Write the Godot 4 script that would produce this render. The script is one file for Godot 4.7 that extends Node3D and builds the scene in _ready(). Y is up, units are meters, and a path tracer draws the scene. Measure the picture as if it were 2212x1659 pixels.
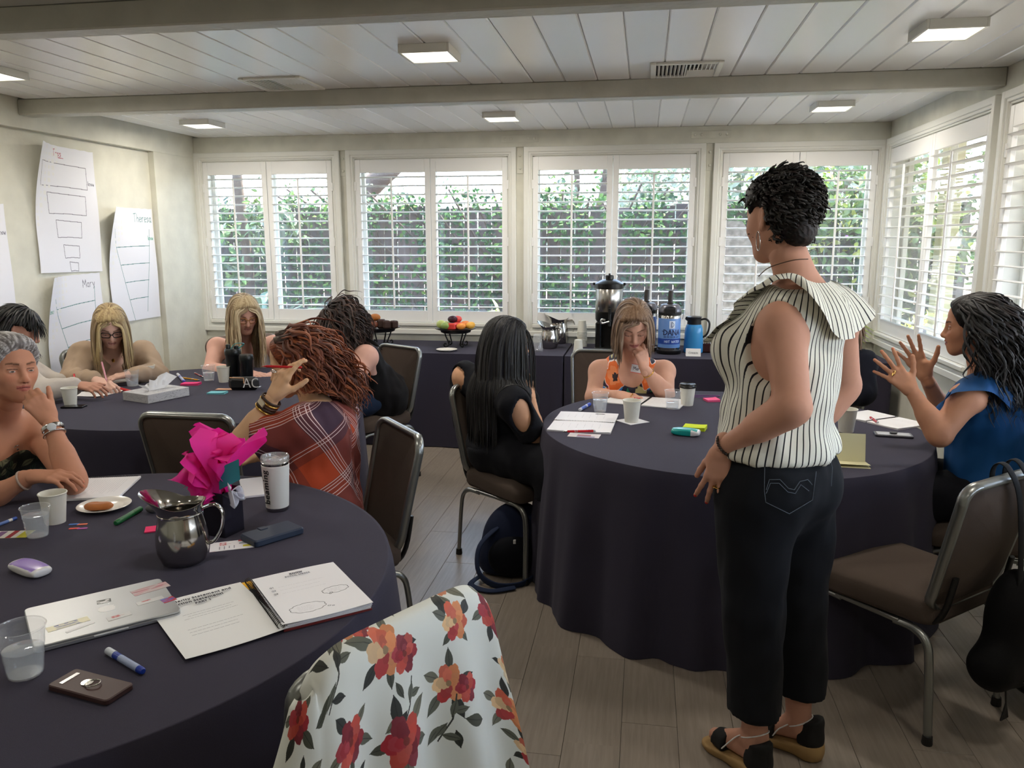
extends Node3D
# A meeting room with white louvred shutters: three round tables of women at work, a buffet under the windows, a woman standing in front.

func _ready() -> void:
	set_stage()
	make_materials()
	build_room()
	build_outside()
	build_furniture()
	build_people()
	build_tabletop()
	build_buffet()

func set_stage() -> void:
	var cam := Camera3D.new()
	cam.name = "camera"
	cam.fov = 51.2
	cam.position = EYE
	cam.basis = cam_basis
	cam.near = 0.05
	cam.far = 200.0
	add_child(cam)
	cam.current = true
	var env := Environment.new()
	env.background_mode = Environment.BG_SKY
	var sky := Sky.new()
	var sm := ProceduralSkyMaterial.new()
	sm.sky_top_color = Color(0.62, 0.72, 0.86)
	sm.sky_horizon_color = Color(0.93, 0.95, 0.97)
	sm.sky_curve = 0.12
	sm.ground_horizon_color = Color(0.7, 0.7, 0.66)
	sm.ground_bottom_color = Color(0.3, 0.3, 0.27)
	sm.sky_energy_multiplier = 1.0
	sky.sky_material = sm
	env.sky = sky
	env.background_energy_multiplier = SKY
	env.tonemap_mode = Environment.TONE_MAPPER_LINEAR
	env.tonemap_exposure = 1.08
	env.sdfgi_enabled = true
	env.ssao_enabled = true
	env.ssil_enabled = true
	var we := WorldEnvironment.new()
	we.name = "environment"
	we.environment = env
	add_child(we)
	var sun := DirectionalLight3D.new()
	sun.name = "sun"
	sun.light_color = Color(1.0, 0.95, 0.86)
	sun.light_energy = SUN
	sun.light_angular_distance = 0.6
	sun.shadow_enabled = true
	sun.rotation = Vector3(deg_to_rad(-62), deg_to_rad(150), 0)
	add_child(sun)

const SKY := 19.0
const SUN := 20.0
const LAMP := 1.25
# ---------------------------------------------------------------- mesh builder
class MB:
	var v := PackedVector3Array()
	var n := PackedVector3Array()
	var uv := PackedVector2Array()
	var c := PackedColorArray()
	var idx := PackedInt32Array()
	var col := Color.WHITE
	var colored := false

	func put(p: Vector3, nn: Vector3, u := Vector2.ZERO) -> int:
		v.append(p); n.append(nn); uv.append(u); c.append(col)
		return v.size() - 1

	func tri(a: Vector3, b: Vector3, d: Vector3) -> void:   # counter-clockwise seen from outside
		var nn := (b - a).cross(d - a).normalized()
		var i := put(a, nn); put(b, nn); put(d, nn)
		idx.append(i); idx.append(i + 2); idx.append(i + 1)

	func quad(a: Vector3, b: Vector3, d: Vector3, e: Vector3, u0 := Vector2.ZERO, u1 := Vector2.ONE) -> void:
		var nn := (d - a).cross(e - b).normalized()
		var i := put(a, nn, Vector2(u0.x, u1.y)); put(b, nn, u1); put(d, nn, Vector2(u1.x, u0.y)); put(e, nn, u0)
		for k in [0, 2, 1, 0, 3, 2]: idx.append(i + k)

	# chamfered box
	func box(ctr: Vector3, size: Vector3, bev := 0.002, b := Basis.IDENTITY) -> void:
		var h := size * 0.5
		bev = minf(bev, minf(h.x, minf(h.y, h.z)) * 0.9)
		var f := func(x: float, y: float, z: float) -> Vector3: return ctr + b * Vector3(x, y, z)
		var axes := [[0, 1, 2], [1, 2, 0], [2, 0, 1]]
		for ax in axes:
			for s in [-1.0, 1.0]:
				var q: Array[Vector3] = []
				for k in [[-1.0, -1.0], [1.0, -1.0], [1.0, 1.0], [-1.0, 1.0]]:
					var p := Vector3.ZERO
					p[ax[0]] = s * h[ax[0]]
					p[ax[1]] = k[0] * (h[ax[1]] - bev)
					p[ax[2]] = k[1] * (h[ax[2]] - bev)
					q.append(ctr + b * p)
				if s > 0: quad(q[0], q[1], q[2], q[3])
				else: quad(q[3], q[2], q[1], q[0])
		if bev <= 0.0: return
		for ax in axes:
			for s1 in [-1.0, 1.0]:
				for s2 in [-1.0, 1.0]:
					var q: Array[Vector3] = []
					for k in [[-1.0, 0], [1.0, 0], [1.0, 1], [-1.0, 1]]:
						var p := Vector3.ZERO
						p[ax[0]] = k[0] * (h[ax[0]] - bev)
						p[ax[1]] = s1 * (h[ax[1]] - (bev if k[1] == 1 else 0.0))
						p[ax[2]] = s2 * (h[ax[2]] - (bev if k[1] == 0 else 0.0))
						q.append(ctr + b * p)
					if s1 * s2 < 0: quad(q[0], q[1], q[2], q[3])
					else: quad(q[3], q[2], q[1], q[0])
		for sx in [-1.0, 1.0]:
			for sy in [-1.0, 1.0]:
				for sz in [-1.0, 1.0]:
					var p1 := ctr + b * Vector3(sx * h.x, sy * (h.y - bev), sz * (h.z - bev))
					var p2 := ctr + b * Vector3(sx * (h.x - bev), sy * h.y, sz * (h.z - bev))
					var p3 := ctr + b * Vector3(sx * (h.x - bev), sy * (h.y - bev), sz * h.z)
					if sx * sy * sz > 0: tri(p1, p2, p3)
					else: tri(p3, p2, p1)

	# smooth surface through rows of points; rows run so that (along row) x (row to row) points outward
	func grid(P: Array, wrap := false, two_sided := false, su := 1.0, sv := 1.0) -> void:
		var R := P.size()
		var C: int = P[0].size()
		var base := v.size()
		for r in R:
			for k in C:
				put(P[r][k], Vector3.ZERO, Vector2(su * k / float(C - 1), sv * (1.0 - r / float(R - 1))))
		for r in R - 1:
			for k in C - 1:
				var a := base + r * C + k
				var b := a + 1
				var d := a + C + 1
				var e := a + C
				var nn := (v[d] - v[a]).cross(v[e] - v[b])
				n[a] += nn; n[b] += nn; n[d] += nn; n[e] += nn
				idx.append(a); idx.append(d); idx.append(b); idx.append(a); idx.append(e); idx.append(d)
		if wrap:
			for r in R:
				var a := base + r * C
				var s := n[a] + n[a + C - 1]
				n[a] = s; n[a + C - 1] = s
		for i in range(base, v.size()): n[i] = n[i].normalized()

	func transformed(from: int, t: Transform3D) -> void:
		var nb := t.basis.inverse().transposed()
		for i in range(from, v.size()):
			v[i] = t * v[i]
			n[i] = (nb * n[i]).normalized()

	# tube through points; radius one value or one per point; flat = height / width of the section, up for its orientation
	func tube(P: PackedVector3Array, rad: Variant, sides := 8, flat := 1.0, up := Vector3.UP, closed := false, round_caps := true) -> void:
		var N := P.size()
		var rows: Array = []
		var prev := Vector3.ZERO
		for i in N:
			var t: Vector3
			if closed: t = P[(i + 1) % N] - P[(i - 1 + N) % N]
			else: t = P[mini(i + 1, N - 1)] - P[maxi(i - 1, 0)]
			t = t.normalized()
			var s := up if prev == Vector3.ZERO else prev
			s = s - t * s.dot(t)
			if s.length() < 0.02:
				s = Vector3.RIGHT if absf(t.x) < 0.9 else Vector3.BACK
				s = s - t * s.dot(t)
			s = s.normalized(); prev = s
			var w := s.cross(t)
			var r: float = rad[i] if rad is Array or rad is PackedFloat32Array else rad
			var row := PackedVector3Array()
			for k in sides + 1:
				var a := TAU * k / sides
				row.append(P[i] + (w * cos(a) + s * sin(a) * flat) * r)
			rows.append(row)
		if closed: rows.append(rows[0])
		elif round_caps:
			var a0: PackedVector3Array = []
			var a1: PackedVector3Array = []
			for k in sides + 1: a0.append(P[0]); a1.append(P[N - 1])
			rows.push_front(rows[0].duplicate()); rows.push_front(a0)
			rows.append(rows[rows.size() - 1].duplicate()); rows.append(a1)
			var m := rows.size()
			for k in sides + 1:
				rows[1][k] = rows[2][k].lerp(P[0], 0.12); rows[m - 2][k] = rows[m - 3][k].lerp(P[N - 1], 0.12)
		grid(rows, true)

	# lathe: profile of (radius, y) from bottom to top along the outside; sharp corners kept where the profile turns by more than 35 degrees
	func lathe(prof: PackedVector2Array, seg := 24, t := Transform3D.IDENTITY, arc := TAU) -> void:
		var base := v.size()
		var N := prof.size()
		for i in N - 1:
			var d := prof[i + 1] - prof[i]
			if d.length() < 1e-7: continue
			d = d.normalized()
			var n0 := Vector2(d.y, -d.x)
			var na := n0
			var nb := n0
			if i > 0:
				var e := prof[i] - prof[i - 1]
				if e.length() > 1e-7 and absf(e.angle_to(d)) < 0.65: na = (n0 + Vector2(e.y, -e.x).normalized()).normalized()
			if i < N - 2:
				var e := prof[i + 2] - prof[i + 1]
				if e.length() > 1e-7 and absf(d.angle_to(e)) < 0.65: nb = (n0 + Vector2(e.y, -e.x).normalized()).normalized()
			var st := v.size()
			for k in seg + 1:
				var a := arc * k / seg
				var dir := Vector3(sin(a), 0, cos(a))
				put(dir * prof[i].x + Vector3.UP * prof[i].y, dir * na.x + Vector3.UP * na.y, Vector2(k / float(seg), 1.0 - i / float(N - 1)))
				put(dir * prof[i + 1].x + Vector3.UP * prof[i + 1].y, dir * nb.x + Vector3.UP * nb.y, Vector2(k / float(seg), 1.0 - (i + 1) / float(N - 1)))
			for k in seg:
				var a := st + k * 2
				idx.append_array([a, a + 3, a + 2, a, a + 1, a + 3])
		transformed(base, t)

	# polygon (counter-clockwise in xy) pushed along z from z0 to z1
	func prism(poly: PackedVector2Array, z0: float, z1: float, t := Transform3D.IDENTITY, bev := 0.0) -> void:
		var base := v.size()
		var N := poly.size()
		var inner := poly
		if bev > 0.0:
			var o := Geometry2D.offset_polygon(poly, -bev)
			if o.size() == 1 and o[0].size() == N: inner = o[0]
			else: bev = 0.0
		# match start
		if bev > 0.0:
			var best := 0
			for k in N:
				if inner[k].distance_to(poly[0]) < inner[best].distance_to(poly[0]): best = k
			var q := PackedVector2Array()
			for k in N: q.append(inner[(best + k) % N])
			inner = q
		for k in N:
			var a := poly[k]
			var b := poly[(k + 1) % N]
			quad(Vector3(a.x, a.y, z0 + bev), Vector3(b.x, b.y, z0 + bev), Vector3(b.x, b.y, z1 - bev), Vector3(a.x, a.y, z1 - bev))
			if bev > 0.0:
				var ai := inner[k]
				var bi := inner[(k + 1) % N]
				quad(Vector3(a.x, a.y, z1 - bev), Vector3(b.x, b.y, z1 - bev), Vector3(bi.x, bi.y, z1), Vector3(ai.x, ai.y, z1))
				quad(Vector3(ai.x, ai.y, z0), Vector3(bi.x, bi.y, z0), Vector3(b.x, b.y, z0 + bev), Vector3(a.x, a.y, z0 + bev))
		var T := Geometry2D.triangulate_polygon(inner)
		var lo := Vector2(INF, INF)
		var hi := -lo
		for p in poly: lo = lo.min(p); hi = hi.max(p)
		for side in 2:
			var st := v.size()
			for p in inner: put(Vector3(p.x, p.y, z1 if side == 0 else z0), Vector3(0, 0, 1 if side == 0 else -1), Vector2((p.x - lo.x) / (hi.x - lo.x), 1.0 - (p.y - lo.y) / (hi.y - lo.y)))
			for k in range(0, T.size(), 3):
				var A := inner[T[k]]
				var ccw := (inner[T[k + 1]] - A).cross(inner[T[k + 2]] - A) > 0.0
				if ccw == (side == 0): idx.append_array([st + T[k], st + T[k + 2], st + T[k + 1]])
				else: idx.append_array([st + T[k], st + T[k + 1], st + T[k + 2]])
		transformed(base, t)

	func ball(ctr: Vector3, rad: Vector3, seg := 14, rings := 9, b := Basis.IDENTITY) -> void:
		var rows: Array = []
		for r in rings + 1:
			var th := PI * r / rings
			var row := PackedVector3Array()
			for k in seg + 1:
				var a := TAU * k / seg
				row.append(ctr + b * (Vector3(sin(th) * sin(a), -cos(th), sin(th) * cos(a)) * rad))
			rows.append(row)
		grid(rows, true)

	func add(o: MB, t := Transform3D.IDENTITY) -> void:
		var base := v.size()
		v.append_array(o.v); n.append_array(o.n); uv.append_array(o.uv); c.append_array(o.c)
		for i in o.idx: idx.append(base + i)
		if t != Transform3D.IDENTITY: transformed(base, t)

	func mesh() -> ArrayMesh:
		var a := []
		a.resize(Mesh.ARRAY_MAX)
		a[Mesh.ARRAY_VERTEX] = v; a[Mesh.ARRAY_NORMAL] = n; a[Mesh.ARRAY_TEX_UV] = uv; a[Mesh.ARRAY_INDEX] = idx
		if colored: a[Mesh.ARRAY_COLOR] = c
		var m := ArrayMesh.new()
		m.add_surface_from_arrays(Mesh.PRIMITIVE_TRIANGLES, a)
		return m


func mb() -> MB: return MB.new()

# ---------------------------------------------------------------- things and parts
func tag(o: Node, label: String, category := "", group := "", kind := "") -> Node:
	if label: o.set_meta("label", label)
	if category: o.set_meta("category", category)
	if group: o.set_meta("group", group)
	if kind: o.set_meta("kind", kind)
	return o

var taken := {}
func numbered(called: String) -> String:
	var k: int = taken.get(called, -1) + 1
	taken[called] = k
	return called if k == 0 else "%s_%03d" % [called, k]

func thing(called: String, label: String, category: String, at := Vector3.ZERO, turn := 0.0, group := "") -> Node3D:
	var o := Node3D.new()
	o.name = numbered(called)
	add_child(o)
	o.position = at
	o.rotation.y = turn
	tag(o, label, category, group)
	return o

func part(parent: Node, called: String, m: MB, material: Material, label := "") -> MeshInstance3D:
	return part_mesh(parent, called, m.mesh(), material, label)

func part_mesh(parent: Node, called: String, m: Mesh, material: Material, label := "") -> MeshInstance3D:
	var o := MeshInstance3D.new()
	o.name = numbered(called) if parent == self else called
	o.mesh = m
	o.material_override = null
	if m.get_surface_count(): m.surface_set_material(0, material)
	if label: o.set_meta("label", label)
	parent.add_child(o, true)
	return o

# a mesh shared between pieces but each with its own material
func piece(parent: Node, called: String, m: Mesh, material: Material, at: Vector3, b := Basis.IDENTITY) -> MeshInstance3D:
	var o := MeshInstance3D.new()
	o.name = called
	o.mesh = m
	o.set_surface_override_material(0, material)
	o.transform = Transform3D(b, at)
	parent.add_child(o, true)
	return o

func one(called: String, m: MB, material: Material, label: String, category: String, group := "") -> MeshInstance3D:
	var o := part(self, called, m, material)
	tag(o, label, category, group)
	return o

func dup(src: Node3D, called: String, at: Vector3, turn: float, label: String, group := "") -> Node3D:
	var r: Node3D = src.duplicate()
	r.name = numbered(called)
	add_child(r)
	r.position = at
	r.rotation = Vector3(0, turn, 0)
	r.set_meta("label", label)
	if group: r.set_meta("group", group)
	return r

func structure(called: String, m: MB, material: Material, parent: Node = null) -> MeshInstance3D:
	var o := part(parent if parent else self, called, m, material)
	o.set_meta("kind", "structure")
	return o

# ---------------------------------------------------------------- materials
func mat(c: Color, rough := 0.6, metal := 0.0, spec := 0.5) -> StandardMaterial3D:
	var m := StandardMaterial3D.new()
	m.albedo_color = c
	m.roughness = rough
	m.metallic = metal
	m.metallic_specular = spec
	return m

func noise_tex(sd: int, freq: float, size := 256, a := Color(0.9, 0.9, 0.9), b := Color.WHITE, oct := 4, normal := false, bump := 4.0) -> NoiseTexture2D:
	var f := FastNoiseLite.new()
	f.seed = sd
	f.frequency = freq
	f.fractal_octaves = oct
	var t := NoiseTexture2D.new()
	t.width = size; t.height = size
	t.seamless = true
	t.noise = f
	if normal:
		t.as_normal_map = true; t.bump_strength = bump
	else:
		var g := Gradient.new()
		g.set_color(0, a); g.set_color(1, b)
		t.color_ramp = g
	return t

func tri_tex(m: StandardMaterial3D, scale: float, tex: Texture2D = null, nrm: Texture2D = null, ns := 0.5) -> StandardMaterial3D:
	m.uv1_triplanar = true
	m.uv1_scale = Vector3.ONE * scale
	if tex: m.albedo_texture = tex
	if nrm:
		m.normal_enabled = true; m.normal_texture = nrm; m.normal_scale = ns
	return m

func vmat(rough := 0.6, spec := 0.5) -> StandardMaterial3D:   # colour from the vertices
	var m := mat(Color.WHITE, rough, 0.0, spec)
	m.vertex_color_use_as_albedo = true
	return m

func glassy(c: Color, alpha: float, rough := 0.03) -> StandardMaterial3D:
	var m := mat(Color(c.r, c.g, c.b, alpha), rough)
	m.transparency = BaseMaterial3D.TRANSPARENCY_ALPHA
	return m

func lin(r: float, g: float, b: float) -> Color: return Color(r, g, b).srgb_to_linear()

# a point on the plane y (or z) that the camera of the photograph sees at a pixel of its 2212 x 1659 frame: used to survey positions
var cam_basis := Basis.from_euler(Vector3(-0.180463, 0.163610, -0.001668), EULER_ORDER_YXZ)
const EYE := Vector3(0, 1.6, 0)
func ray(x: float, y: float) -> Vector3: return cam_basis * Vector3((x - 1106.0) / 1731.0, -(y - 829.5) / 1731.0, -1.0)
func on_y(x: float, y: float, h: float) -> Vector3:
	var d := ray(x, y)
	return EYE + d * ((h - EYE.y) / d.y)
func on_z(x: float, y: float, z: float) -> Vector3:
	var d := ray(x, y)
	return EYE + d * (z / d.z)
func on_x(x: float, y: float, h: float) -> Vector3:
	var d := ray(x, y)
	return EYE + d * (h / d.x)

func v2(a: Array) -> PackedVector2Array:
	var r := PackedVector2Array()
	for i in range(0, a.size(), 2): r.append(Vector2(a[i], a[i + 1]))
	return r
func v3(a: Array) -> PackedVector3Array:
	var r := PackedVector3Array()
	for i in range(0, a.size(), 3): r.append(Vector3(a[i], a[i + 1], a[i + 2]))
	return r

func spline(P: PackedVector3Array, per := 6, closed := false) -> PackedVector3Array:
	var r := PackedVector3Array()
	var N := P.size()
	var last := N if closed else N - 1
	for i in last:
		var a := P[(i - 1 + N) % N] if closed else P[maxi(i - 1, 0)]
		var b := P[i]
		var c := P[(i + 1) % N]
		var d := P[(i + 2) % N] if closed else P[mini(i + 2, N - 1)]
		for k in per: r.append(b.cubic_interpolate(c, a, d, k / float(per)))
	if not closed: r.append(P[N - 1])
	return r

func round_rect(w: float, h: float, r: float, seg := 5) -> PackedVector2Array:
	var p := PackedVector2Array()
	for q in 4:
		var cx := (w * 0.5 - r) * (1.0 if q == 0 or q == 3 else -1.0)
		var cy := (h * 0.5 - r) * (1.0 if q < 2 else -1.0)
		for k in seg + 1:
			var a := PI * 0.5 * (q + k / float(seg))
			p.append(Vector2(cx + cos(a) * r, cy + sin(a) * r))
	return p

func rng(s: int) -> RandomNumberGenerator:
	var r := RandomNumberGenerator.new()
	r.seed = s
	return r
# ---------------------------------------------------------------- smooth bodies: a distance field of tapered bones and ellipsoids, meshed by surface nets
class Field:
	var kind := PackedInt32Array()      # 0 bone, 1 ellipsoid, 2 half-space cut
	var op := PackedInt32Array()        # 0 join, 1 carve, 2 keep the inside of
	var A := PackedVector3Array()
	var B := PackedVector3Array()
	var ra := PackedFloat32Array()
	var rb := PackedFloat32Array()
	var kk := PackedFloat32Array()
	var bas: Array[Basis] = []
	var lo := Vector3(INF, INF, INF)
	var hi := Vector3(-INF, -INF, -INF)

	func _p(t: int, o: int, a: Vector3, b: Vector3, r0: float, r1: float, k: float, bs := Basis.IDENTITY) -> void:
		kind.append(t); op.append(o); A.append(a); B.append(b); ra.append(r0); rb.append(r1); kk.append(maxf(k, 0.0001)); bas.append(bs)

	func bone(a: Vector3, b: Vector3, r0: float, r1: float, k := 0.02, o := 0) -> void:
		_p(0, o, a, b, r0, r1, k)
		if o == 0:
			var m := Vector3.ONE * maxf(r0, r1)
			lo = lo.min(a - m).min(b - m); hi = hi.max(a + m).max(b + m)

	# flattened bone: an ellipsoid-sectioned limb; s squashes the axis named by the basis
	func ell(c: Vector3, r: Vector3, k := 0.02, b := Basis.IDENTITY, o := 0) -> void:
		_p(1, o, c, r, minf(r.x, minf(r.y, r.z)), 0.0, k, b.transposed())
		if o == 0:
			var e := (b.x * r.x).abs().max((b.y * r.y).abs()).max((b.z * r.z).abs())
			var m := Vector3.ONE * maxf(r.x, maxf(r.y, r.z))
			m = m.min((b.x * r.x).abs() + (b.y * r.y).abs() + (b.z * r.z).abs()) if e.length() > 0 else m
			lo = lo.min(c - m); hi = hi.max(c + m)

	func cut(point: Vector3, outward: Vector3, k := 0.002) -> void:   # removes what lies on the outward side
		_p(2, 2, outward.normalized(), Vector3.ZERO, outward.normalized().dot(point), 0.0, k)

	func d1(i: int, p: Vector3) -> float:
		match kind[i]:
			0:
				var a := A[i]
				var ab := B[i] - a
				var ap := p - a
				var t := clampf(ap.dot(ab) / maxf(ab.length_squared(), 1e-9), 0.0, 1.0)
				return (ap - ab * t).length() - lerpf(ra[i], rb[i], t)
			1:
				var q := bas[i] * (p - A[i])
				var r := B[i]
				var k0 := (q / r).length()
				var k1 := (q / (r * r)).length()
				return k0 * (k0 - 1.0) / k1 if k1 > 1e-6 else -ra[i]
			_:
				return A[i].dot(p) - ra[i]

	func eval(p: Vector3, list: PackedInt32Array) -> float:
		var d := 1e3
		for i in list:
			var e: float
			var t := kind[i]
			if t == 0:
				var a := A[i]
				var ab := B[i] - a
				var ap := p - a
				var s := clampf(ap.dot(ab) / maxf(ab.length_squared(), 1e-9), 0.0, 1.0)
				e = (ap - ab * s).length() - lerpf(ra[i], rb[i], s)
			elif t == 1:
				var q := bas[i] * (p - A[i])
				var r := B[i]
				var k0 := (q / r).length()
				var k1 := (q / (r * r)).length()
				e = k0 * (k0 - 1.0) / k1 if k1 > 1e-6 else -ra[i]
			else:
				e = A[i].dot(p) - ra[i]
			var k := kk[i]
			var o := op[i]
			if o == 0:
				var h := k - absf(d - e)
				d = minf(d, e)
				if h > 0.0: d -= h * h / (4.0 * k)
			else:
				if o == 1: e = -e
				var h := k - absf(d - e)
				d = maxf(d, e)
				if h > 0.0: d += h * h / (4.0 * k)
		return d

	# appends the surface to m
	func mesh_into(m: MB, cell: float) -> void:
		var pad := cell * 2.5
		var o := lo - Vector3.ONE * pad
		var size := hi + Vector3.ONE * pad - o
		const S := 6
		var bx := int(ceil(size.x / (cell * S)))
		var by := int(ceil(size.y / (cell * S)))
		var bz := int(ceil(size.z / (cell * S)))
		var nx := bx * S + 1
		var ny := by * S + 1
		var nz := bz * S + 1
		var sx := 1
		var sy := nx
		var sz := nx * ny
		var val := PackedFloat32Array()
		val.resize(nx * ny * nz)
		val.fill(1.0)
		var half := cell * S * 0.5
		var diag := half * 1.7321
		var N := kind.size()
		var active := PackedInt32Array()
		var all := PackedInt32Array(range(N))
		for z in bz:
			for y in by:
				for x in bx:
					var ctr := o + Vector3(x + 0.5, y + 0.5, z + 0.5) * (cell * S)
					var best := 1e3
					var ds := PackedFloat32Array()
					ds.resize(N)
					for i in N:
						var e := d1(i, ctr)
						ds[i] = e
						if op[i] == 0: best = minf(best, e)
					if best > diag * 1.6 + 0.03: continue
					var list := PackedInt32Array()
					for i in N:
						var e := ds[i]
						if op[i] == 0:
							if e < best + 2.6 * diag + kk[i]: list.append(i)
						elif op[i] == 1:
							if e < 1.4 * diag + kk[i]: list.append(i)
						elif e > -(2.2 * diag + kk[i]): list.append(i)
					var dc := eval(ctr, list)
					var x0 := x * S
					var y0 := y * S
					var z0 := z * S
					if dc > diag * 1.7: continue
					if dc < -diag * 1.7:
						for k in range(z0, z0 + S + 1):
							for j in range(y0, y0 + S + 1):
								var at := x0 + j * sy + k * sz
								for i in S + 1: val[at + i] = -1.0
						continue
					active.append(x | (y << 10) | (z << 20))
					for k in range(z0, z0 + S + 1):
						for j in range(y0, y0 + S + 1):
							var at := x0 + j * sy + k * sz
							var p := o + Vector3(x0, j, k) * cell
							for i in S + 1:
								val[at + i] = eval(p, list)
								p.x += cell
		# one vertex in each crossed cell
		var vid := {}
		var base := m.v.size()
		var offs := [0, sx, sy, sx + sy, sz, sz + sx, sz + sy, sz + sx + sy]
		var ed := [[0, 1], [2, 3], [4, 5], [6, 7], [0, 2], [1, 3], [4, 6], [5, 7], [0, 4], [1, 5], [2, 6], [3, 7]]
		var cr: Array[Vector3] = []
		for k in 8: cr.append(Vector3(k & 1, (k >> 1) & 1, k >> 2))
		var g := PackedFloat32Array()
		g.resize(8)
		var zero := Vector3.ZERO
		for code in active:
			var x0 := (code & 1023) * S
			var y0 := ((code >> 10) & 1023) * S
			var z0 := (code >> 20) * S
			for k in range(z0, z0 + S):
				for j in range(y0, y0 + S):
					for i in range(x0, x0 + S):
						var at := i + j * sy + k * sz
						var neg := 0
						for q in 8:
							g[q] = val[at + offs[q]]
							if g[q] < 0.0: neg += 1
						if neg == 0 or neg == 8: continue
						var s := zero
						var cnt := 0
						for e in ed:
							var g0 := g[e[0]]
							var g1 := g[e[1]]
							if (g0 < 0.0) != (g1 < 0.0):
								s += cr[e[0]].lerp(cr[e[1]], g0 / (g0 - g1))
								cnt += 1
						vid[at] = m.v.size()
						m.put(o + (Vector3(i, j, k) + s / cnt) * cell, zero)
		for at: int in vid:
			var a0 := val[at] < 0.0
			var v0: int = vid[at]
			for ax in 3:
				var st: int = [sx, sy, sz][ax]
				if (val[at + st] < 0.0) == a0: continue
				var u: int = [sy, sz, sx][ax]
				var w: int = [sz, sx, sy][ax]
				var v1: int = vid.get(at - u, -1)
				var v2_: int = vid.get(at - u - w, -1)
				var v3_: int = vid.get(at - w, -1)
				if v1 < 0 or v2_ < 0 or v3_ < 0: continue
				var nn := (m.v[v2_] - m.v[v0]).cross(m.v[v3_] - m.v[v1])
				if a0:   # inside at the low end: outward along +axis
					m.idx.append_array([v0, v2_, v1, v0, v3_, v2_] if nn.dot(cr[1 << ax]) > 0.0 else [v0, v1, v2_, v0, v2_, v3_])
					if nn.dot(cr[1 << ax]) < 0.0: nn = -nn
				else:
					m.idx.append_array([v0, v2_, v1, v0, v3_, v2_] if nn.dot(cr[1 << ax]) < 0.0 else [v0, v1, v2_, v0, v2_, v3_])
					if nn.dot(cr[1 << ax]) > 0.0: nn = -nn
				m.n[v0] += nn; m.n[v1] += nn; m.n[v2_] += nn; m.n[v3_] += nn
		for i in range(base, m.v.size()): m.n[i] = m.n[i].normalized()

	func mesh(cell: float) -> MB:
		var m := MB.new()
		mesh_into(m, cell)
		return m

# recompute smooth normals after vertices were moved
func renormal(m: MB) -> void:
	for i in m.n.size(): m.n[i] = Vector3.ZERO
	for t in range(0, m.idx.size(), 3):
		var a := m.idx[t]
		var b := m.idx[t + 1]
		var d := m.idx[t + 2]
		var nn := (m.v[d] - m.v[a]).cross(m.v[b] - m.v[a])
		m.n[a] += nn; m.n[b] += nn; m.n[d] += nn
	for i in m.n.size(): m.n[i] = m.n[i].normalized()
# ---------------------------------------------------------------- materials shared by the room
var P := {}
const XL := -3.88
const XR := 1.79
const ZB := -6.65
const CEIL := 2.45

func make_materials() -> void:
	var grain := noise_tex(3, 0.02, 256, Color(0.93, 0.93, 0.93), Color.WHITE)
	var fine := noise_tex(5, 0.12, 256, Color.BLACK, Color.WHITE, 3, true, 3.0)
	var weave := noise_tex(7, 0.35, 256, Color.BLACK, Color.WHITE, 2, true, 5.0)
	P.fine = fine; P.weave = weave; P.grain = grain
	P.wall = tri_tex(mat(Color(0.86, 0.855, 0.8), 0.7), 0.8, grain, fine, 0.04)
	P.trim = mat(Color(0.885, 0.885, 0.855), 0.45)
	P.shutter = mat(Color(0.93, 0.93, 0.92), 0.38)
	P.beam = tri_tex(mat(Color(0.74, 0.735, 0.69), 0.4), 0.8, grain, fine, 0.1)
	P.ceil = []
	for k in 4: P.ceil.append(mat(Color(0.96, 0.96, 0.955).darkened(0.02 * k), 0.24, 0.0, 0.65))
	P.china = mat(Color(0.9, 0.89, 0.86), 0.2)
	P.pastry = tri_tex(mat(Color(0.72, 0.42, 0.17), 0.5), 18.0, grain, fine, 0.8)
	P.skinwrap = vmat(0.25)
	P.slab = mat(Color(0.7, 0.7, 0.68), 0.6)
	P.glass = glassy(Color(1, 1, 1), 0.04, 0.0)
	# floor boards: long stretched grain, a few tones
	var wood := FastNoiseLite.new()
	wood.seed = 11
	wood.frequency = 0.03
	wood.fractal_octaves = 4
	var im := Image.create(256, 1024, false, Image.FORMAT_RGB8)
	for y in 1024:
		for x in 256:
			var a := wood.get_noise_2d(x * 2.6, y * 0.16) * 0.5 + 0.5
			var b := wood.get_noise_2d(x * 9.0 + 400.0, y * 0.5) * 0.5 + 0.5
			var g := 0.80 + 0.16 * a + 0.06 * b
			im.set_pixel(x, y, Color(g, g * 0.985, g * 0.97))
	var wt := ImageTexture.create_from_image(im)
	P.floor = []
	for k in 4:
		var m := mat(Color(0.60, 0.565, 0.525).darkened(0.02 * k), 0.34)
		m.albedo_texture = wt
		m.uv1_offset = Vector3(0.13 * k, 0.27 * k, 0)
		P.floor.append(m)

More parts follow.
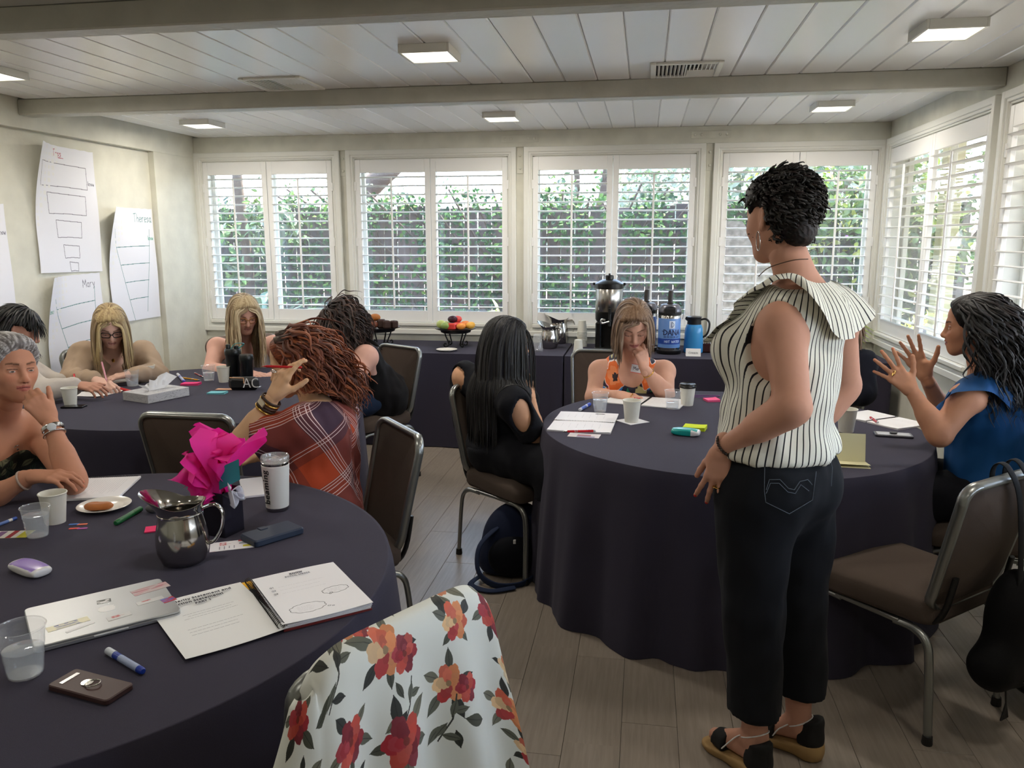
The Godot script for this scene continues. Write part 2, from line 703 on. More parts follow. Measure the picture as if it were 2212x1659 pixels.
# ---------------------------------------------------------------- the room
func build_room() -> void:
	# floor: slab and boards running towards the windows
	var m := mb()
	m.box(Vector3((XL + XR) * 0.5, -0.08, -2.3), Vector3(XR - XL + 0.3, 0.145, 9.0), 0.0)
	var fl := structure("floor", m, P.slab)
	var r := rng(4)
	var bw := 0.183
	var col := 0
	var x := XL
	while x < XR - 0.01:
		var w := minf(bw, XR - x)
		var z: float = 2.0 + [0.0, 0.41, 0.83, 0.2, 0.62][col % 5]
		while z > ZB + 0.05:
			var z1 := maxf(z - 1.22, ZB)
			var z0 := minf(z, 2.0)
			if z0 - z1 > 0.1:
				var q := mb()
				var t := Vector2(w - 0.0012, z0 - z1 - 0.0012)
				q.box(Vector3.ZERO, Vector3(t.x, 0.008, t.y), 0.0009)
				# plan coordinates for the grain
				for i in q.v.size(): q.uv[i] = Vector2(q.v[i].x / 0.4 + 0.5, q.v[i].z / 1.6 + 0.5)
				piece(fl, "plank", q.mesh(), P.floor[r.randi() % 4], Vector3(x + w * 0.5, -0.004, (z0 + z1) * 0.5))
			z = z1
		x += bw
		col += 1
	# ceiling: slab and tongue-and-groove boards between the beams
	m = mb()
	m.box(Vector3((XL + XR) * 0.5, CEIL + 0.075, -2.7), Vector3(XR - XL + 0.24, 0.12, 9.8), 0.0)
	m.box(Vector3((XL + XR) * 0.5, CEIL + 0.007, -0.42), Vector3(XR - XL, 0.014, 4.84), 0.0)
	var ce := structure("ceiling", m, P.slab)
	var pitch := 0.1768
	x = 0.0655 - pitch * 22
	while x < XR - 0.005:
		var x0 := maxf(x, XL)
		var x1 := minf(x + pitch, XR)
		for bay in [[-2.94, -4.64], [-4.76, ZB]]:
			if x1 - x0 < 0.02: continue
			var q := mb()
			q.box(Vector3.ZERO, Vector3(x1 - x0 - 0.001, 0.014, bay[0] - bay[1]), 0.006)
			piece(ce, "ceiling_board", q.mesh(), P.ceil[r.randi() % 4], Vector3((x0 + x1) * 0.5, CEIL + 0.007 - r.randf() * 0.0015, (bay[0] + bay[1]) * 0.5))
		x += pitch
	for z in [[-2.84, -2.945], [-4.64, -4.765]]:
		m = mb()
		m.box(Vector3((XL + XR) * 0.5, 2.405, (z[0] + z[1]) * 0.5), Vector3(XR - XL, 0.095, z[0] - z[1]), 0.006)
		structure("trim_1" if z[0] > -3 else "trim_2", m, P.beam)
	# back wall with four openings
	var H := CEIL + 0.02
	var wins := [[-3.815, -2.635], [-2.433, -1.129], [-0.924, 0.372], [0.574, 1.717]]
	m = mb()
	var yb := 0.86
	var yt := 2.25
	var zw := ZB - 0.075
	m.box(Vector3((XL + XR) * 0.5, yb * 0.5, zw), Vector3(XR - XL + 0.3, yb, 0.15), 0.0)
	m.box(Vector3((XL + XR) * 0.5, (yt + H) * 0.5, zw), Vector3(XR - XL + 0.3, H - yt, 0.15), 0.0)
	var edges := [XL - 0.15]
	for w in wins: edges.append_array(w)
	edges.append(XR + 0.15)
	for k in range(0, edges.size(), 2):
		m.box(Vector3((edges[k] + edges[k + 1]) * 0.5, (yb + yt) * 0.5, zw), Vector3(edges[k + 1] - edges[k], yt - yb, 0.15), 0.0)
	# the plate over the windows stands a little proud
	m.box(Vector3((XL + XR) * 0.5, 2.385, ZB + 0.012), Vector3(XR - XL, 0.13, 0.024), 0.003)
	structure("wall_back", m, P.wall)
	for k in 4: window("window_%d" % (k + 1), Transform3D(Basis.IDENTITY, Vector3(wins[k][0], yb, ZB)), wins[k][1] - wins[k][0], yt - yb, 16)
	# right wall with the same shutters
	var rw := [[-6.53, -4.75], [-4.53, -2.75], [-2.53, -0.75]]
	m = mb()
	var xw := XR + 0.075
	m.box(Vector3(xw, yb * 0.5, -2.32), Vector3(0.15, yb, 8.66), 0.0)
	m.box(Vector3(xw, (yt + H) * 0.5, -2.32), Vector3(0.15, H - yt, 8.66), 0.0)
	edges = [ZB]
	for w in rw: edges.append_array(w)
	edges.append(2.0)
	for k in range(0, edges.size(), 2):
		m.box(Vector3(xw, (yb + yt) * 0.5, (edges[k] + edges[k + 1]) * 0.5), Vector3(0.15, yt - yb, edges[k + 1] - edges[k]), 0.0)
	structure("wall_right", m, P.wall)
	for k in 3: window("window_%d" % (k + 5), Transform3D(Basis(Vector3.UP, -PI / 2), Vector3(XR, yb, rw[k][0])), rw[k][1] - rw[k][0], yt - yb, 16)
	# left wall: a recessed panel under a soffit, a pier in the corner
	m = mb()
	m.box(Vector3(XL - 0.1, H * 0.5, -2.35), Vector3(0.1, H, 8.9), 0.0)
	m.box(Vector3(XL - 0.025, (2.28 + H) * 0.5, -2.35), Vector3(0.05, H - 2.28, 8.9), 0.002)
	m.box(Vector3(XL - 0.025, 1.14, -6.345), Vector3(0.05, 2.28, 0.61), 0.002)
	m.box(Vector3(XL - 0.025, 1.14, 0.2), Vector3(0.05, 2.28, 3.6), 0.002)
	structure("wall_left", m, P.wall)
	m = mb()
	m.box(Vector3((XL + XR) * 0.5, H * 0.5, 2.075), Vector3(XR - XL + 0.3, H, 0.15), 0.0)
	structure("wall_front", m, P.wall)
	m = mb()
	m.box(Vector3(XR - 0.008, 0.06, -2.3), Vector3(0.016, 0.12, 8.6), 0.003)
	structure("baseboard_right", m, P.trim)
	m = mb()
	m.box(Vector3(XL + 0.008, 0.06, -6.34), Vector3(0.016, 0.12, 0.6), 0.003)
	structure("baseboard_left", m, P.trim)
	# painted steel straps with bolts on the posts between the windows
	for k in 3:
		var px: float = [-2.534, -1.027, 0.473][k]
		var st := mb()
		if k > 0: st.box(Vector3(0, 2.385, 0.0275), Vector3(0.30, 0.055, 0.006), 0.001)
		st.box(Vector3(0, 2.24, 0.004), Vector3(0.052, 0.25, 0.007), 0.001)
		var sp := structure("trim_%d" % (k + 3), st, P.wall)
		sp.position = Vector3(px, 0, ZB)
		var bolt := mb()
		bolt.ball(Vector3.ZERO, Vector3(0.011, 0.011, 0.007), 10, 6)
		var bm := bolt.mesh()
		for by in [2.255, 2.155]: piece(sp, "bolt", bm, P.wall, Vector3(0, by, 0.009))
		if k > 0:
			for bx in [-0.12, -0.07, 0.07, 0.12]: piece(sp, "bolt", bm, P.wall, Vector3(bx, 2.385, 0.031))
	# flush lamps
	var where := ["over the left end of the back-left table", "at the left edge of the first ceiling bay", "over the laptop table", "in front of the corner shutters by the air grille", "over the fruit stand", "nearest the back right corner"]
	var spots := [Vector2(-3.26, -5.72), Vector2(-3.32, -3.82), Vector2(-1.0, -3.77), Vector2(1.19, -3.72), Vector2(-1.02, -5.76), Vector2(1.16, -5.68)]
	for k in 6: lamp(spots[k], "square white surface-mounted ceiling lamp " + where[k])
	for k in 5: lamp([Vector2(-3.3, -1.8), Vector2(-1.0, -1.8), Vector2(1.1, -1.8), Vector2(-2.2, 0.2), Vector2(0.2, 0.2)][k], "ceiling lamp hidden by the nearest beam, " + ["above the silver-haired woman", "above the floral jacket", "in front of the standing woman", "behind the camera to the left", "behind the camera to the right"][k], 0.5)
	vent(Vector2(-2.02, -4.42), "white ceiling air grille left of the middle, slats in three directions")
	vent(Vector2(0.175, -4.41), "white ceiling air grille right of the middle, beside the second beam")
	posters()

func lamp(at: Vector2, label: String, power := 1.0) -> void:
	var t := thing("ceiling_lamp", label, "ceiling lamp", Vector3(at.x, CEIL, at.y), 0, "square ceiling lamps")
	var m := mb()
	var w := 0.235
	for s in [-1, 1]:
		m.box(Vector3(s * (w * 0.5 - 0.006), -0.019, 0), Vector3(0.012, 0.038, w), 0.002)
		m.box(Vector3(0, -0.019, s * (w * 0.5 - 0.006)), Vector3(w - 0.024, 0.038, 0.012), 0.002)
	m.box(Vector3(0, -0.006, 0), Vector3(w - 0.024, 0.01, w - 0.024), 0.0)
	part(t, "frame", m, P.trim)
	var e := mat(Color(1, 0.99, 0.96), 0.5)
	e.emission_enabled = true
	e.emission = Color(1.0, 0.97, 0.9)
	e.emission_energy_multiplier = 3.0
	m = mb()
	m.box(Vector3(0, -0.031, 0), Vector3(w - 0.026, 0.008, w - 0.026), 0.001)
	part(t, "diffuser", m, e)
	var l := AreaLight3D.new()
	l.name = "lamp_light"
	l.area_size = Vector2(w - 0.03, w - 0.03)
	l.light_color = Color(1.0, 0.965, 0.91)
	l.light_energy = LAMP * power
	l.light_size = 0.2
	l.shadow_enabled = true
	l.set("area_range", 12.0)
	l.position = Vector3(0, -0.042, 0)
	l.rotation.x = -PI / 2
	t.add_child(l)

func vent(at: Vector2, label: String) -> void:
	var t := thing("air_grille", label, "air vent", Vector3(at.x, CEIL, at.y), 0, "ceiling air grilles")
	var m := mb()
	var w := 0.355
	for s in [-1, 1]:
		m.box(Vector3(s * (w * 0.5 - 0.014), -0.006, 0), Vector3(0.028, 0.012, w), 0.003)
		m.box(Vector3(0, -0.006, s * (w * 0.5 - 0.014)), Vector3(w - 0.056, 0.012, 0.028), 0.003)
	m.box(Vector3(0, -0.005, 0), Vector3(0.008, 0.01, w - 0.05), 0.001)
	m.box(Vector3(0.075, -0.005, 0), Vector3(0.14, 0.01, 0.008), 0.001)
	part(t, "frame", m, P.trim)
	m = mb()
	m.box(Vector3(0, -0.0005, 0), Vector3(w - 0.05, 0.001, w - 0.05), 0.0)
	part(t, "duct", m, mat(Color(0.1, 0.1, 0.1), 0.8))
	var la := mb()
	la.box(Vector3.ZERO, Vector3(0.003, 0.014, 0.285), 0.0005, Basis(Vector3.BACK, 0.7))
	var lm := la.mesh()
	for k in 7: piece(t, "slat", lm, P.trim, Vector3(-0.135 + k * 0.02, -0.007, 0))
	la = mb()
	la.box(Vector3.ZERO, Vector3(0.003, 0.014, 0.138), 0.0005, Basis(Vector3.BACK, -0.7))
	lm = la.mesh()
	for k in 7: piece(t, "slat", lm, P.trim, Vector3(0.02 + k * 0.02, -0.007, 0.075))
	la = mb()
	la.box(Vector3.ZERO, Vector3(0.138, 0.014, 0.003), 0.0005, Basis(Vector3.RIGHT, 0.7))
	lm = la.mesh()
	for k in 7: piece(t, "slat", lm, P.trim, Vector3(0.076, -0.007, -0.02 - k * 0.019))

# one opening: casing, jambs, glass, two shutter leaves of louvres with a tilt rod; local x along the wall, z into the room
func window(called: String, at: Transform3D, w: float, h: float, n: int) -> void:
	var root := Node3D.new()
	root.name = called
	add_child(root)
	root.transform = at
	tag(root, "", "", "", "structure")
	# casing: a stepped moulding round the opening
	var m := mb()
	var cw := 0.072
	for st in [[0.0, 0.024, 0.014], [0.012, 0.05, 0.026], [0.03, cw, 0.034]]:
		var a: float = -0.004 - st[1] + 0.004
		var b: float = -st[0]
		for s in 2:
			var x0 := (a + b) * 0.5 if s == 0 else w - (a + b) * 0.5
			m.box(Vector3(x0, h * 0.5, st[2] * 0.5), Vector3(b - a, h - 2 * a, st[2]), 0.004)
			var y0 := (a + b) * 0.5 if s == 0 else h - (a + b) * 0.5
			m.box(Vector3(w * 0.5, y0, st[2] * 0.5 - 0.0003), Vector3(w - 2 * a - 0.002, b - a, st[2] - 0.0006), 0.004)
	part(root, "casing", m, P.trim)
	m = mb()
	m.box(Vector3(w * 0.5, 0.014, 0.006), Vector3(w - 0.002, 0.028, 0.07), 0.004)
	part(root, "sill", m, P.trim)
	m = mb()
	for s in [0.0075, w - 0.0075]: m.box(Vector3(s, h * 0.5, -0.075), Vector3(0.015, h, 0.15), 0.0)
	for s in [0.0075, h - 0.0075]: m.box(Vector3(w * 0.5, s, -0.075), Vector3(w, 0.015, 0.15), 0.0)
	m.box(Vector3(w * 0.5, h * 0.5, -0.12), Vector3(0.05, h, 0.03), 0.002)
	for s in [0.03, w - 0.03]: m.box(Vector3(s, h * 0.5, -0.12), Vector3(0.03, h, 0.03), 0.002)
	for s in [0.03, h - 0.03]: m.box(Vector3(w * 0.5, s, -0.12), Vector3(w, 0.03, 0.03), 0.002)
	part(root, "window_frame", m, P.trim)
	for s in [0.25, 0.75]:
		m = mb()
		m.box(Vector3(w * s, h * 0.5, -0.12), Vector3(w * 0.5 - 0.07, h - 0.08, 0.004), 0.0)
		part(root, "pane", m, P.glass)
	# two leaves
	var y0 := 0.03
	var lh := h - 0.036
	var lw := w * 0.5 - 0.004
	var top := 0.108
	var bot := 0.098
	var sw := 0.046
	var span := lh - top - bot
	var gap := span / n
	# louvre blade
	var bl := mb()
	var prof := PackedVector2Array()
	for k in 12:
		var a := TAU * k / 12
		prof.append(Vector2(cos(a) * 0.038, sin(a) * 0.0055))
	bl.prism(prof, -(lw - 2 * sw) * 0.5 - 0.002, (lw - 2 * sw) * 0.5 + 0.002, Transform3D(Basis(Vector3(0, 0, 1), Vector3.UP, Vector3.LEFT), Vector3.ZERO))
	var bm := bl.mesh()
	var tilt := Basis(Vector3.RIGHT, -0.05)
	for s in 2:
		var x0 := 0.002 if s == 0 else w * 0.5 + 0.002
		m = mb()
		m.box(Vector3(x0 + sw * 0.5, y0 + lh * 0.5, 0), Vector3(sw, lh, 0.028), 0.003)
		m.box(Vector3(x0 + lw - sw * 0.5, y0 + lh * 0.5, 0), Vector3(sw, lh, 0.028), 0.003)
		m.box(Vector3(x0 + lw * 0.5, y0 + lh - top * 0.5, 0), Vector3(lw - 2 * sw + 0.001, top, 0.026), 0.003)
		m.box(Vector3(x0 + lw * 0.5, y0 + bot * 0.5, 0), Vector3(lw - 2 * sw + 0.001, bot, 0.026), 0.003)
		var leaf := part(root, "shutter_leaf", m, P.shutter)
		for k in n: piece(leaf, "slat", bm, P.shutter, Vector3(x0 + lw * 0.5, y0 + bot + gap * (k + 0.5), 0), tilt)
		m = mb()
		m.box(Vector3(x0 + lw * 0.5, y0 + bot + span * 0.49, 0.045), Vector3(0.016, span * 0.95, 0.012), 0.004)
		part(leaf, "tilt_rod", m, P.shutter)
		m = mb()
		var hx := x0 if s == 0 else x0 + lw
		for hy in [0.16, 0.5, 0.84]: m.box(Vector3(hx, y0 + lh * hy, 0.016), Vector3(0.018, 0.07, 0.006), 0.001)
		part(leaf, "hinge", m, P.shutter)
# ---------------------------------------------------------------- flat print: strokes and lines computed into images
func stroke(im: Image, pts: Array, w: float, c: Color, at := Vector2.ZERO, s := 1.0) -> void:
	var W := im.get_width()
	var H := im.get_height()
	for i in range(0, pts.size() - 2, 2):
		var a := at + Vector2(pts[i], pts[i + 1]) * s
		var b := at + Vector2(pts[i + 2], pts[i + 3]) * s
		var n := int(a.distance_to(b) / maxf(0.5, w * 0.3)) + 1
		for k in n + 1:
			var p := a.lerp(b, k / float(n))
			if w <= 1.6:
				if p.x >= 0 and p.y >= 0 and p.x < W and p.y < H: im.set_pixel(int(p.x), int(p.y), c)
			else:
				var r := w * 0.5
				for y in range(int(p.y - r), int(p.y + r) + 1):
					for x in range(int(p.x - r), int(p.x + r) + 1):
						if x >= 0 and y >= 0 and x < W and y < H and Vector2(x + 0.5, y + 0.5).distance_to(p) <= r + 0.2: im.set_pixel(x, y, c)

func blob(im: Image, c: Vector2, r: Vector2, col: Color, rot := 0.0, wob := 0.0, sd := 0.0) -> void:
	var m := maxf(r.x, r.y) * (1.0 + wob)
	for y in range(maxi(0, int(c.y - m)), mini(im.get_height(), int(c.y + m) + 1)):
		for x in range(maxi(0, int(c.x - m)), mini(im.get_width(), int(c.x + m) + 1)):
			var d := (Vector2(x, y) - c).rotated(-rot) / r
			var l := d.length()
			if wob > 0.0:
				var a := d.angle()
				l /= 1.0 + wob * (0.6 * sin(a * 5.0 + sd) + 0.4 * sin(a * 9.0 + sd * 2.3))
			if l <= 1.0: im.set_pixel(x, y, col)

func poly_fill(im: Image, pts: PackedVector2Array, col: Color) -> void:
	var lo := Vector2(INF, INF)
	var hi := -lo
	for p in pts: lo = lo.min(p); hi = hi.max(p)
	for y in range(maxi(0, int(lo.y)), mini(im.get_height(), int(hi.y) + 1)):
		for x in range(maxi(0, int(lo.x)), mini(im.get_width(), int(hi.x) + 1)):
			if Geometry2D.is_point_in_polygon(Vector2(x + 0.5, y + 0.5), pts): im.set_pixel(x, y, col)

const LETTERS := {
	"T": [[0, 0, 8, -1], [4, 0, 4, 14]], "h": [[0, 0, 0, 14], [0, 8, 3, 6, 5, 8, 5, 14]], "e": [[0, 10, 5, 9, 4, 6, 1, 6, 0, 10, 1, 14, 5, 13]],
	"r": [[0, 6, 0, 14], [0, 9, 2, 6, 5, 6]], "s": [[5, 7, 2, 6, 0, 8, 4, 11, 4, 13, 0, 14]], "a": [[5, 7, 2, 6, 0, 9, 0, 12, 2, 14, 5, 12], [5, 6, 5, 14, 6, 14]],
	"M": [[0, 14, 1, 0, 5, 9, 9, 0, 10, 14]], "y": [[0, 6, 3, 12], [6, 6, 2, 18]], "k": [[0, 0, 0, 14], [5, 6, 0, 10, 5, 14]], "n": [[0, 6, 0, 14], [0, 8, 3, 6, 5, 8, 5, 14]],
	"o": [[3, 6, 0, 9, 1, 13, 4, 13, 5, 9, 3, 6]], "w": [[0, 6, 1, 14, 3, 9, 5, 14, 6, 6]], "c": [[5, 7, 2, 6, 0, 10, 2, 14, 5, 13]],
	"A": [[0, 14, 4, 0, 8, 14], [1.5, 9, 6.5, 9]], "B": [[0, 0, 0, 14], [0, 0, 5, 1, 6, 4, 4, 7, 0, 7], [4, 7, 7, 10, 5, 14, 0, 14]], "C": [[8, 2, 5, 0, 2, 1, 0, 5, 0, 9, 2, 13, 5, 14, 8, 12]], "D": [[0, 0, 0, 14, 4, 13, 8, 9, 8, 5, 4, 1, 0, 0]], "E": [[7, 0, 0, 0, 0, 14, 7, 14], [0, 7, 5, 7]],
	"H": [[0, 0, 0, 14], [8, 0, 8, 14], [0, 7, 8, 7]], "I": [[1, 0, 1, 14]], "N": [[0, 14, 0, 0, 8, 14, 8, 0]], "O": [[4, 0, 1, 3, 0, 7, 1, 11, 4, 14, 7, 11, 8, 7, 7, 3, 4, 0]], "R": [[0, 14, 0, 0, 5, 0, 7, 3, 5, 7, 0, 7], [4, 7, 8, 14]], "S": [[7, 1, 3, 0, 0, 3, 4, 7, 7, 10, 4, 14, 0, 13]], "Y": [[0, 0, 4, 7, 8, 0], [4, 7, 4, 14]], "m": [[0, 6, 0, 14], [0, 8, 3, 6, 4, 14], [4, 8, 7, 6, 8, 14]], "t": [[2, 1, 2, 13, 4, 14], [0, 5, 4, 5]], "b": [[0, 0, 0, 14, 5, 13, 5, 7, 0, 7]], "i": [[1, 6, 1, 14], [1, 2, 1, 3]], "g": [[5, 7, 1, 7, 0, 12, 5, 13], [5, 6, 5, 17, 1, 18]],
	"W": [[0, 0, 2, 14, 5, 5, 8, 14, 10, 0]], " ": [],
}
func hand(im: Image, text: String, at: Vector2, s: float, w: float, c: Color) -> void:
	for ch in text:
		var widest := 5.0
		for st in LETTERS.get(ch, []):
			stroke(im, st, w, c, at, s)
			for i in range(0, st.size(), 2): widest = maxf(widest, st[i])
		at.x += (widest + 2.5) * s

# lines of small print that cannot be read
func small_print(im: Image, r: RandomNumberGenerator, at: Vector2, width: float, rows: int, lead: float, c: Color, th := 2.0, centred := false) -> void:
	for k in rows:
		var w := width * r.randf_range(0.7, 1.0)
		var x := at.x + ((width - w) * 0.5 if centred else 0.0)
		var end := x + w
		while x < end:
			var l := r.randf_range(5, 22)
			stroke(im, [x, at.y + k * lead, minf(x + l, end), at.y + k * lead], th, c)
			x += l + 5

func paper_mat(im: Image, rough := 0.7) -> StandardMaterial3D:
	var m := mat(Color.WHITE, rough)
	m.albedo_texture = ImageTexture.create_from_image(im)
	return m

# lettering as thin solid text, centred at the origin of the given frame (x right, y up, z off the surface)
func words(parent: Node, text: String, height: float, material: Material, t: Transform3D, font := "Droid Sans", bold := 400, called := "lettering") -> MeshInstance3D:
	var tm := TextMesh.new()
	tm.text = text
	tm.width = 4000
	var f := SystemFont.new()
	f.font_names = PackedStringArray([font])
	f.font_weight = bold
	tm.font = f
	tm.font_size = 64
	tm.pixel_size = height / 46.0
	tm.depth = 0.0006
	tm.curve_step = 1.0
	tm.material = material
	var o := MeshInstance3D.new()
	o.name = called
	o.mesh = tm
	o.transform = t
	parent.add_child(o, true)
	return o

# ---------------------------------------------------------------- the flip-chart sheets on the left wall
func sheet(label: String, z: float, y: float, w: float, h: float, roll: float, im: Image, curl: float) -> void:
	var t := thing("flip_chart_sheet", label, "paper sheet", Vector3(XL - 0.046, y, z), 0, "")
	var rows: Array = []
	var back: Array = []
	for r in 21:
		var row := PackedVector3Array()
		for k in 15:
			var u := k / 14.0 - 0.5
			var s := r / 20.0 - 0.5
			var lift := 0.003 + curl * pow(maxf(0.0, -u * 1.1 + s * 0.75 - 0.42), 1.6) * 2.6 + 0.012 * pow(absf(u) * 2.0, 3.0) * (0.5 - s * 0.4) + 0.004 * sin(s * 7.0 + u * 4.0)
			var p := Vector2(u * w, s * h + 0.002 * sin(u * 40.0) * (1.0 if r == 20 else 0.0)).rotated(roll)
			row.append(Vector3(maxf(lift, 0.002), p.y, -p.x))
		rows.append(row)
	var m := mb()
	m.grid(rows)
	for r in rows:
		var q := PackedVector3Array()
		for k in 15: q.append(r[14 - k] - Vector3(0.0006, 0, 0))
		back.append(q)
	part(t, "sheet", m, paper_mat(im, 0.75))
	m = mb()
	m.grid(back)
	part(t, "back_side", m, P.paper)

func posters() -> void:
	P.paper = mat(Color(0.9, 0.9, 0.9), 0.75)
	var white := Color(0.90, 0.905, 0.93)
	var pencil := Color(0.45, 0.45, 0.5)
	var red := Color(0.72, 0.35, 0.4)
	var green := Color(0.25, 0.6, 0.5)
	var teal := Color(0.3, 0.5, 0.5)
	var im := Image.create(330, 450, false, Image.FORMAT_RGB8)
	im.fill(white)
	hand(im, "Tess", Vector2(110, 14), 1.5, 2, red)
	stroke(im, [130, 40, 165, 41], 2, red)
	for b in [[28, 60, 255, 84], [70, 166, 195, 74], [104, 262, 130, 62], [132, 350, 82, 48], [156, 412, 46, 34]]:
		stroke(im, [b[0], b[1], b[0] + b[2] * 0.4, b[1] + 2, b[0] + b[2], b[1] + 4, b[0] + b[2] - 2, b[1] + b[3], b[0] + b[2] * 0.5, b[1] + b[3] - 2, b[0] + 3, b[1] + b[3], b[0], b[1]], 1.7, pencil)
	hand(im, "know", Vector2(288, 112), 1.1, 1.7, pencil)
	sheet("white flip-chart sheet with five stacked pencil boxes, highest on the left wall", -5.05, 1.79, 0.62, 0.84, -0.02, im, 0.12)
	im = Image.create(330, 450, false, Image.FORMAT_RGB8)
	im.fill(white)
	hand(im, "Theresa", Vector2(196, 22), 2.3, 2, teal)
	stroke(im, [44, 84, 150, 450], 1.7, teal)
	stroke(im, [300, 84, 244, 420], 1.7, teal)
	for k in 4:
		var y := 155 + k * 70
		stroke(im, [64 + k * 21, y, 180, y - 3, 290 - k * 11, y - 4], 2, teal)
	hand(im, "know", Vector2(286, 110), 1.2, 1.7, green)
	sheet("white flip-chart sheet with a tapering ladder of lines beside the corner pier", -5.72, 1.40, 0.60, 0.86, 0.0, im, 0.12)
	im = Image.create(330, 450, false, Image.FORMAT_RGB8)
	im.fill(white)
	hand(im, "Mary", Vector2(226, 22), 2.0, 2, pencil)
	stroke(im, [52, 80, 150, 400], 1.7, teal)
	stroke(im, [292, 50, 252, 400], 1.7, teal)
	for k in 4:
		var y := 118 + k * 72
		stroke(im, [66 + k * 22, y, 180, y - 10, 285 - k * 9, y - 14], 2, teal)
	hand(im, "know", Vector2(6, 112), 1.2, 1.7, green)
	sheet("white flip-chart sheet below the boxes sheet, behind the woman in the beige jacket", -5.03, 0.93, 0.60, 0.84, 0.02, im, 0.12)
	im = Image.create(330, 450, false, Image.FORMAT_RGB8)
	im.fill(white)
	hand(im, "know", Vector2(290, 80), 1.2, 1.7, pencil)
	sheet("white flip-chart sheet cut off at the left edge, next to the boxes sheet", -4.19, 1.38, 0.60, 0.86, 0.0, im, 0.0)
# ---------------------------------------------------------------- the garden beyond the shutters
func leaf_mesh(l: float, w: float, bend := 0.25) -> ArrayMesh:
	var m := mb()
	var prev: Array = []
	for k in 5:
		var t := k / 4.0
		var ww := w * 0.5 * sin(PI * pow(t, 0.75)) * (1.0 if k < 4 else 0.0)
		var y := t * l
		var z := -bend * l * t * t
		prev.append([Vector3(-ww, y, z + ww * 0.3), Vector3(0, y, z), Vector3(ww, y, z + ww * 0.3)])
	for k in 4:
		var a: Array = prev[k]
		var b: Array = prev[k + 1]
		if k == 0:
			m.tri(a[1], b[1], b[0]); m.tri(a[1], b[2], b[1])
		elif k == 3:
			m.tri(a[0], a[1], b[1]); m.tri(a[1], a[2], b[1])
		else:
			m.quad(a[0], a[1], b[1], b[0]); m.quad(a[1], a[2], b[2], b[1])
	return m.mesh()

func leaves(parent: Node, called: String, m: Mesh, material: Material, T: Array, C: PackedColorArray) -> MultiMeshInstance3D:
	var mm := MultiMesh.new()
	mm.transform_format = MultiMesh.TRANSFORM_3D
	mm.use_colors = true
	mm.mesh = m
	mm.instance_count = T.size()
	for i in T.size():
		mm.set_instance_transform(i, T[i])
		mm.set_instance_color(i, C[i])
	var o := MultiMeshInstance3D.new()
	o.name = called
	o.multimesh = mm
	o.material_override = material
	parent.add_child(o, true)
	o.set_meta("kind", "stuff")
	return o

func leaf_mat(back: Color) -> StandardMaterial3D:
	var m := vmat(0.7, 0.2)
	m.backlight_enabled = true
	m.backlight = back
	m.cull_mode = BaseMaterial3D.CULL_DISABLED
	return m

func rand_basis(r: RandomNumberGenerator, face: Vector3, spread: float, s: float) -> Basis:
	var n := (face + Vector3(r.randf_range(-1, 1), r.randf_range(-1, 1), r.randf_range(-1, 1)) * spread).normalized()
	var up := Vector3(r.randf_range(-1, 1), r.randf_range(-1.0, 0.9), r.randf_range(-1, 1))
	var x := up.cross(n).normalized()
	return Basis(x, n.cross(x), n) * Basis.from_scale(Vector3.ONE * s)

# a shrub or a tree crown: leaves near the skin of a few ellipsoids, on branches
func shrub(called: String, label: String, cat: String, base: Vector3, blobs: Array, count: int, lm: Mesh, material: Material, tones: Array, sd: int, flowers := 0, fcol := Color.WHITE, trunk: Array = [], bark: Material = null) -> Node3D:
	var t := thing(called, label, cat, base)
	var r := rng(sd)
	var T: Array = []
	var C := PackedColorArray()
	var FT: Array = []
	var FC := PackedColorArray()
	for i in count + flowers:
		var b: Array = blobs[r.randi() % blobs.size()]
		var d := Vector3(r.randf_range(-1, 1), r.randf_range(-1, 1), r.randf_range(-1, 1)).normalized()
		var p: Vector3 = b[0] + d * b[1] * pow(r.randf(), 0.35)
		var bs := rand_basis(r, (d + Vector3(0, 0.6, 0.3)).normalized(), 0.8, r.randf_range(0.7, 1.25))
		if i < count:
			T.append(Transform3D(bs, p))
			var c: Color = tones[r.randi() % tones.size()]
			C.append(c.lightened(r.randf() * 0.12).darkened(r.randf() * 0.25))
		else:
			FT.append(Transform3D(bs, b[0] + d * b[1] * 1.03))
			FC.append(fcol.darkened(r.randf() * 0.2))
	leaves(t, "foliage", lm, material, T, C)
	if flowers > 0: leaves(t, "flowers", leaf_mesh(0.035, 0.045, 0.1), material, FT, FC)
	var st := mb()
	if trunk.is_empty():
		for b in blobs:
			var p: Vector3 = b[0]
			st.tube(spline(PackedVector3Array([Vector3(p.x * 0.2, 0, p.z * 0.2), Vector3(p.x * 0.5, p.y * 0.5, p.z * 0.6), p]), 4), 0.012, 6)
	else:
		for q in trunk: st.tube(spline(v3(q[0]), 5), q[1], 9)
	part(t, "stems" if trunk.is_empty() else "trunk", st, bark if bark else P.bark)
	return t

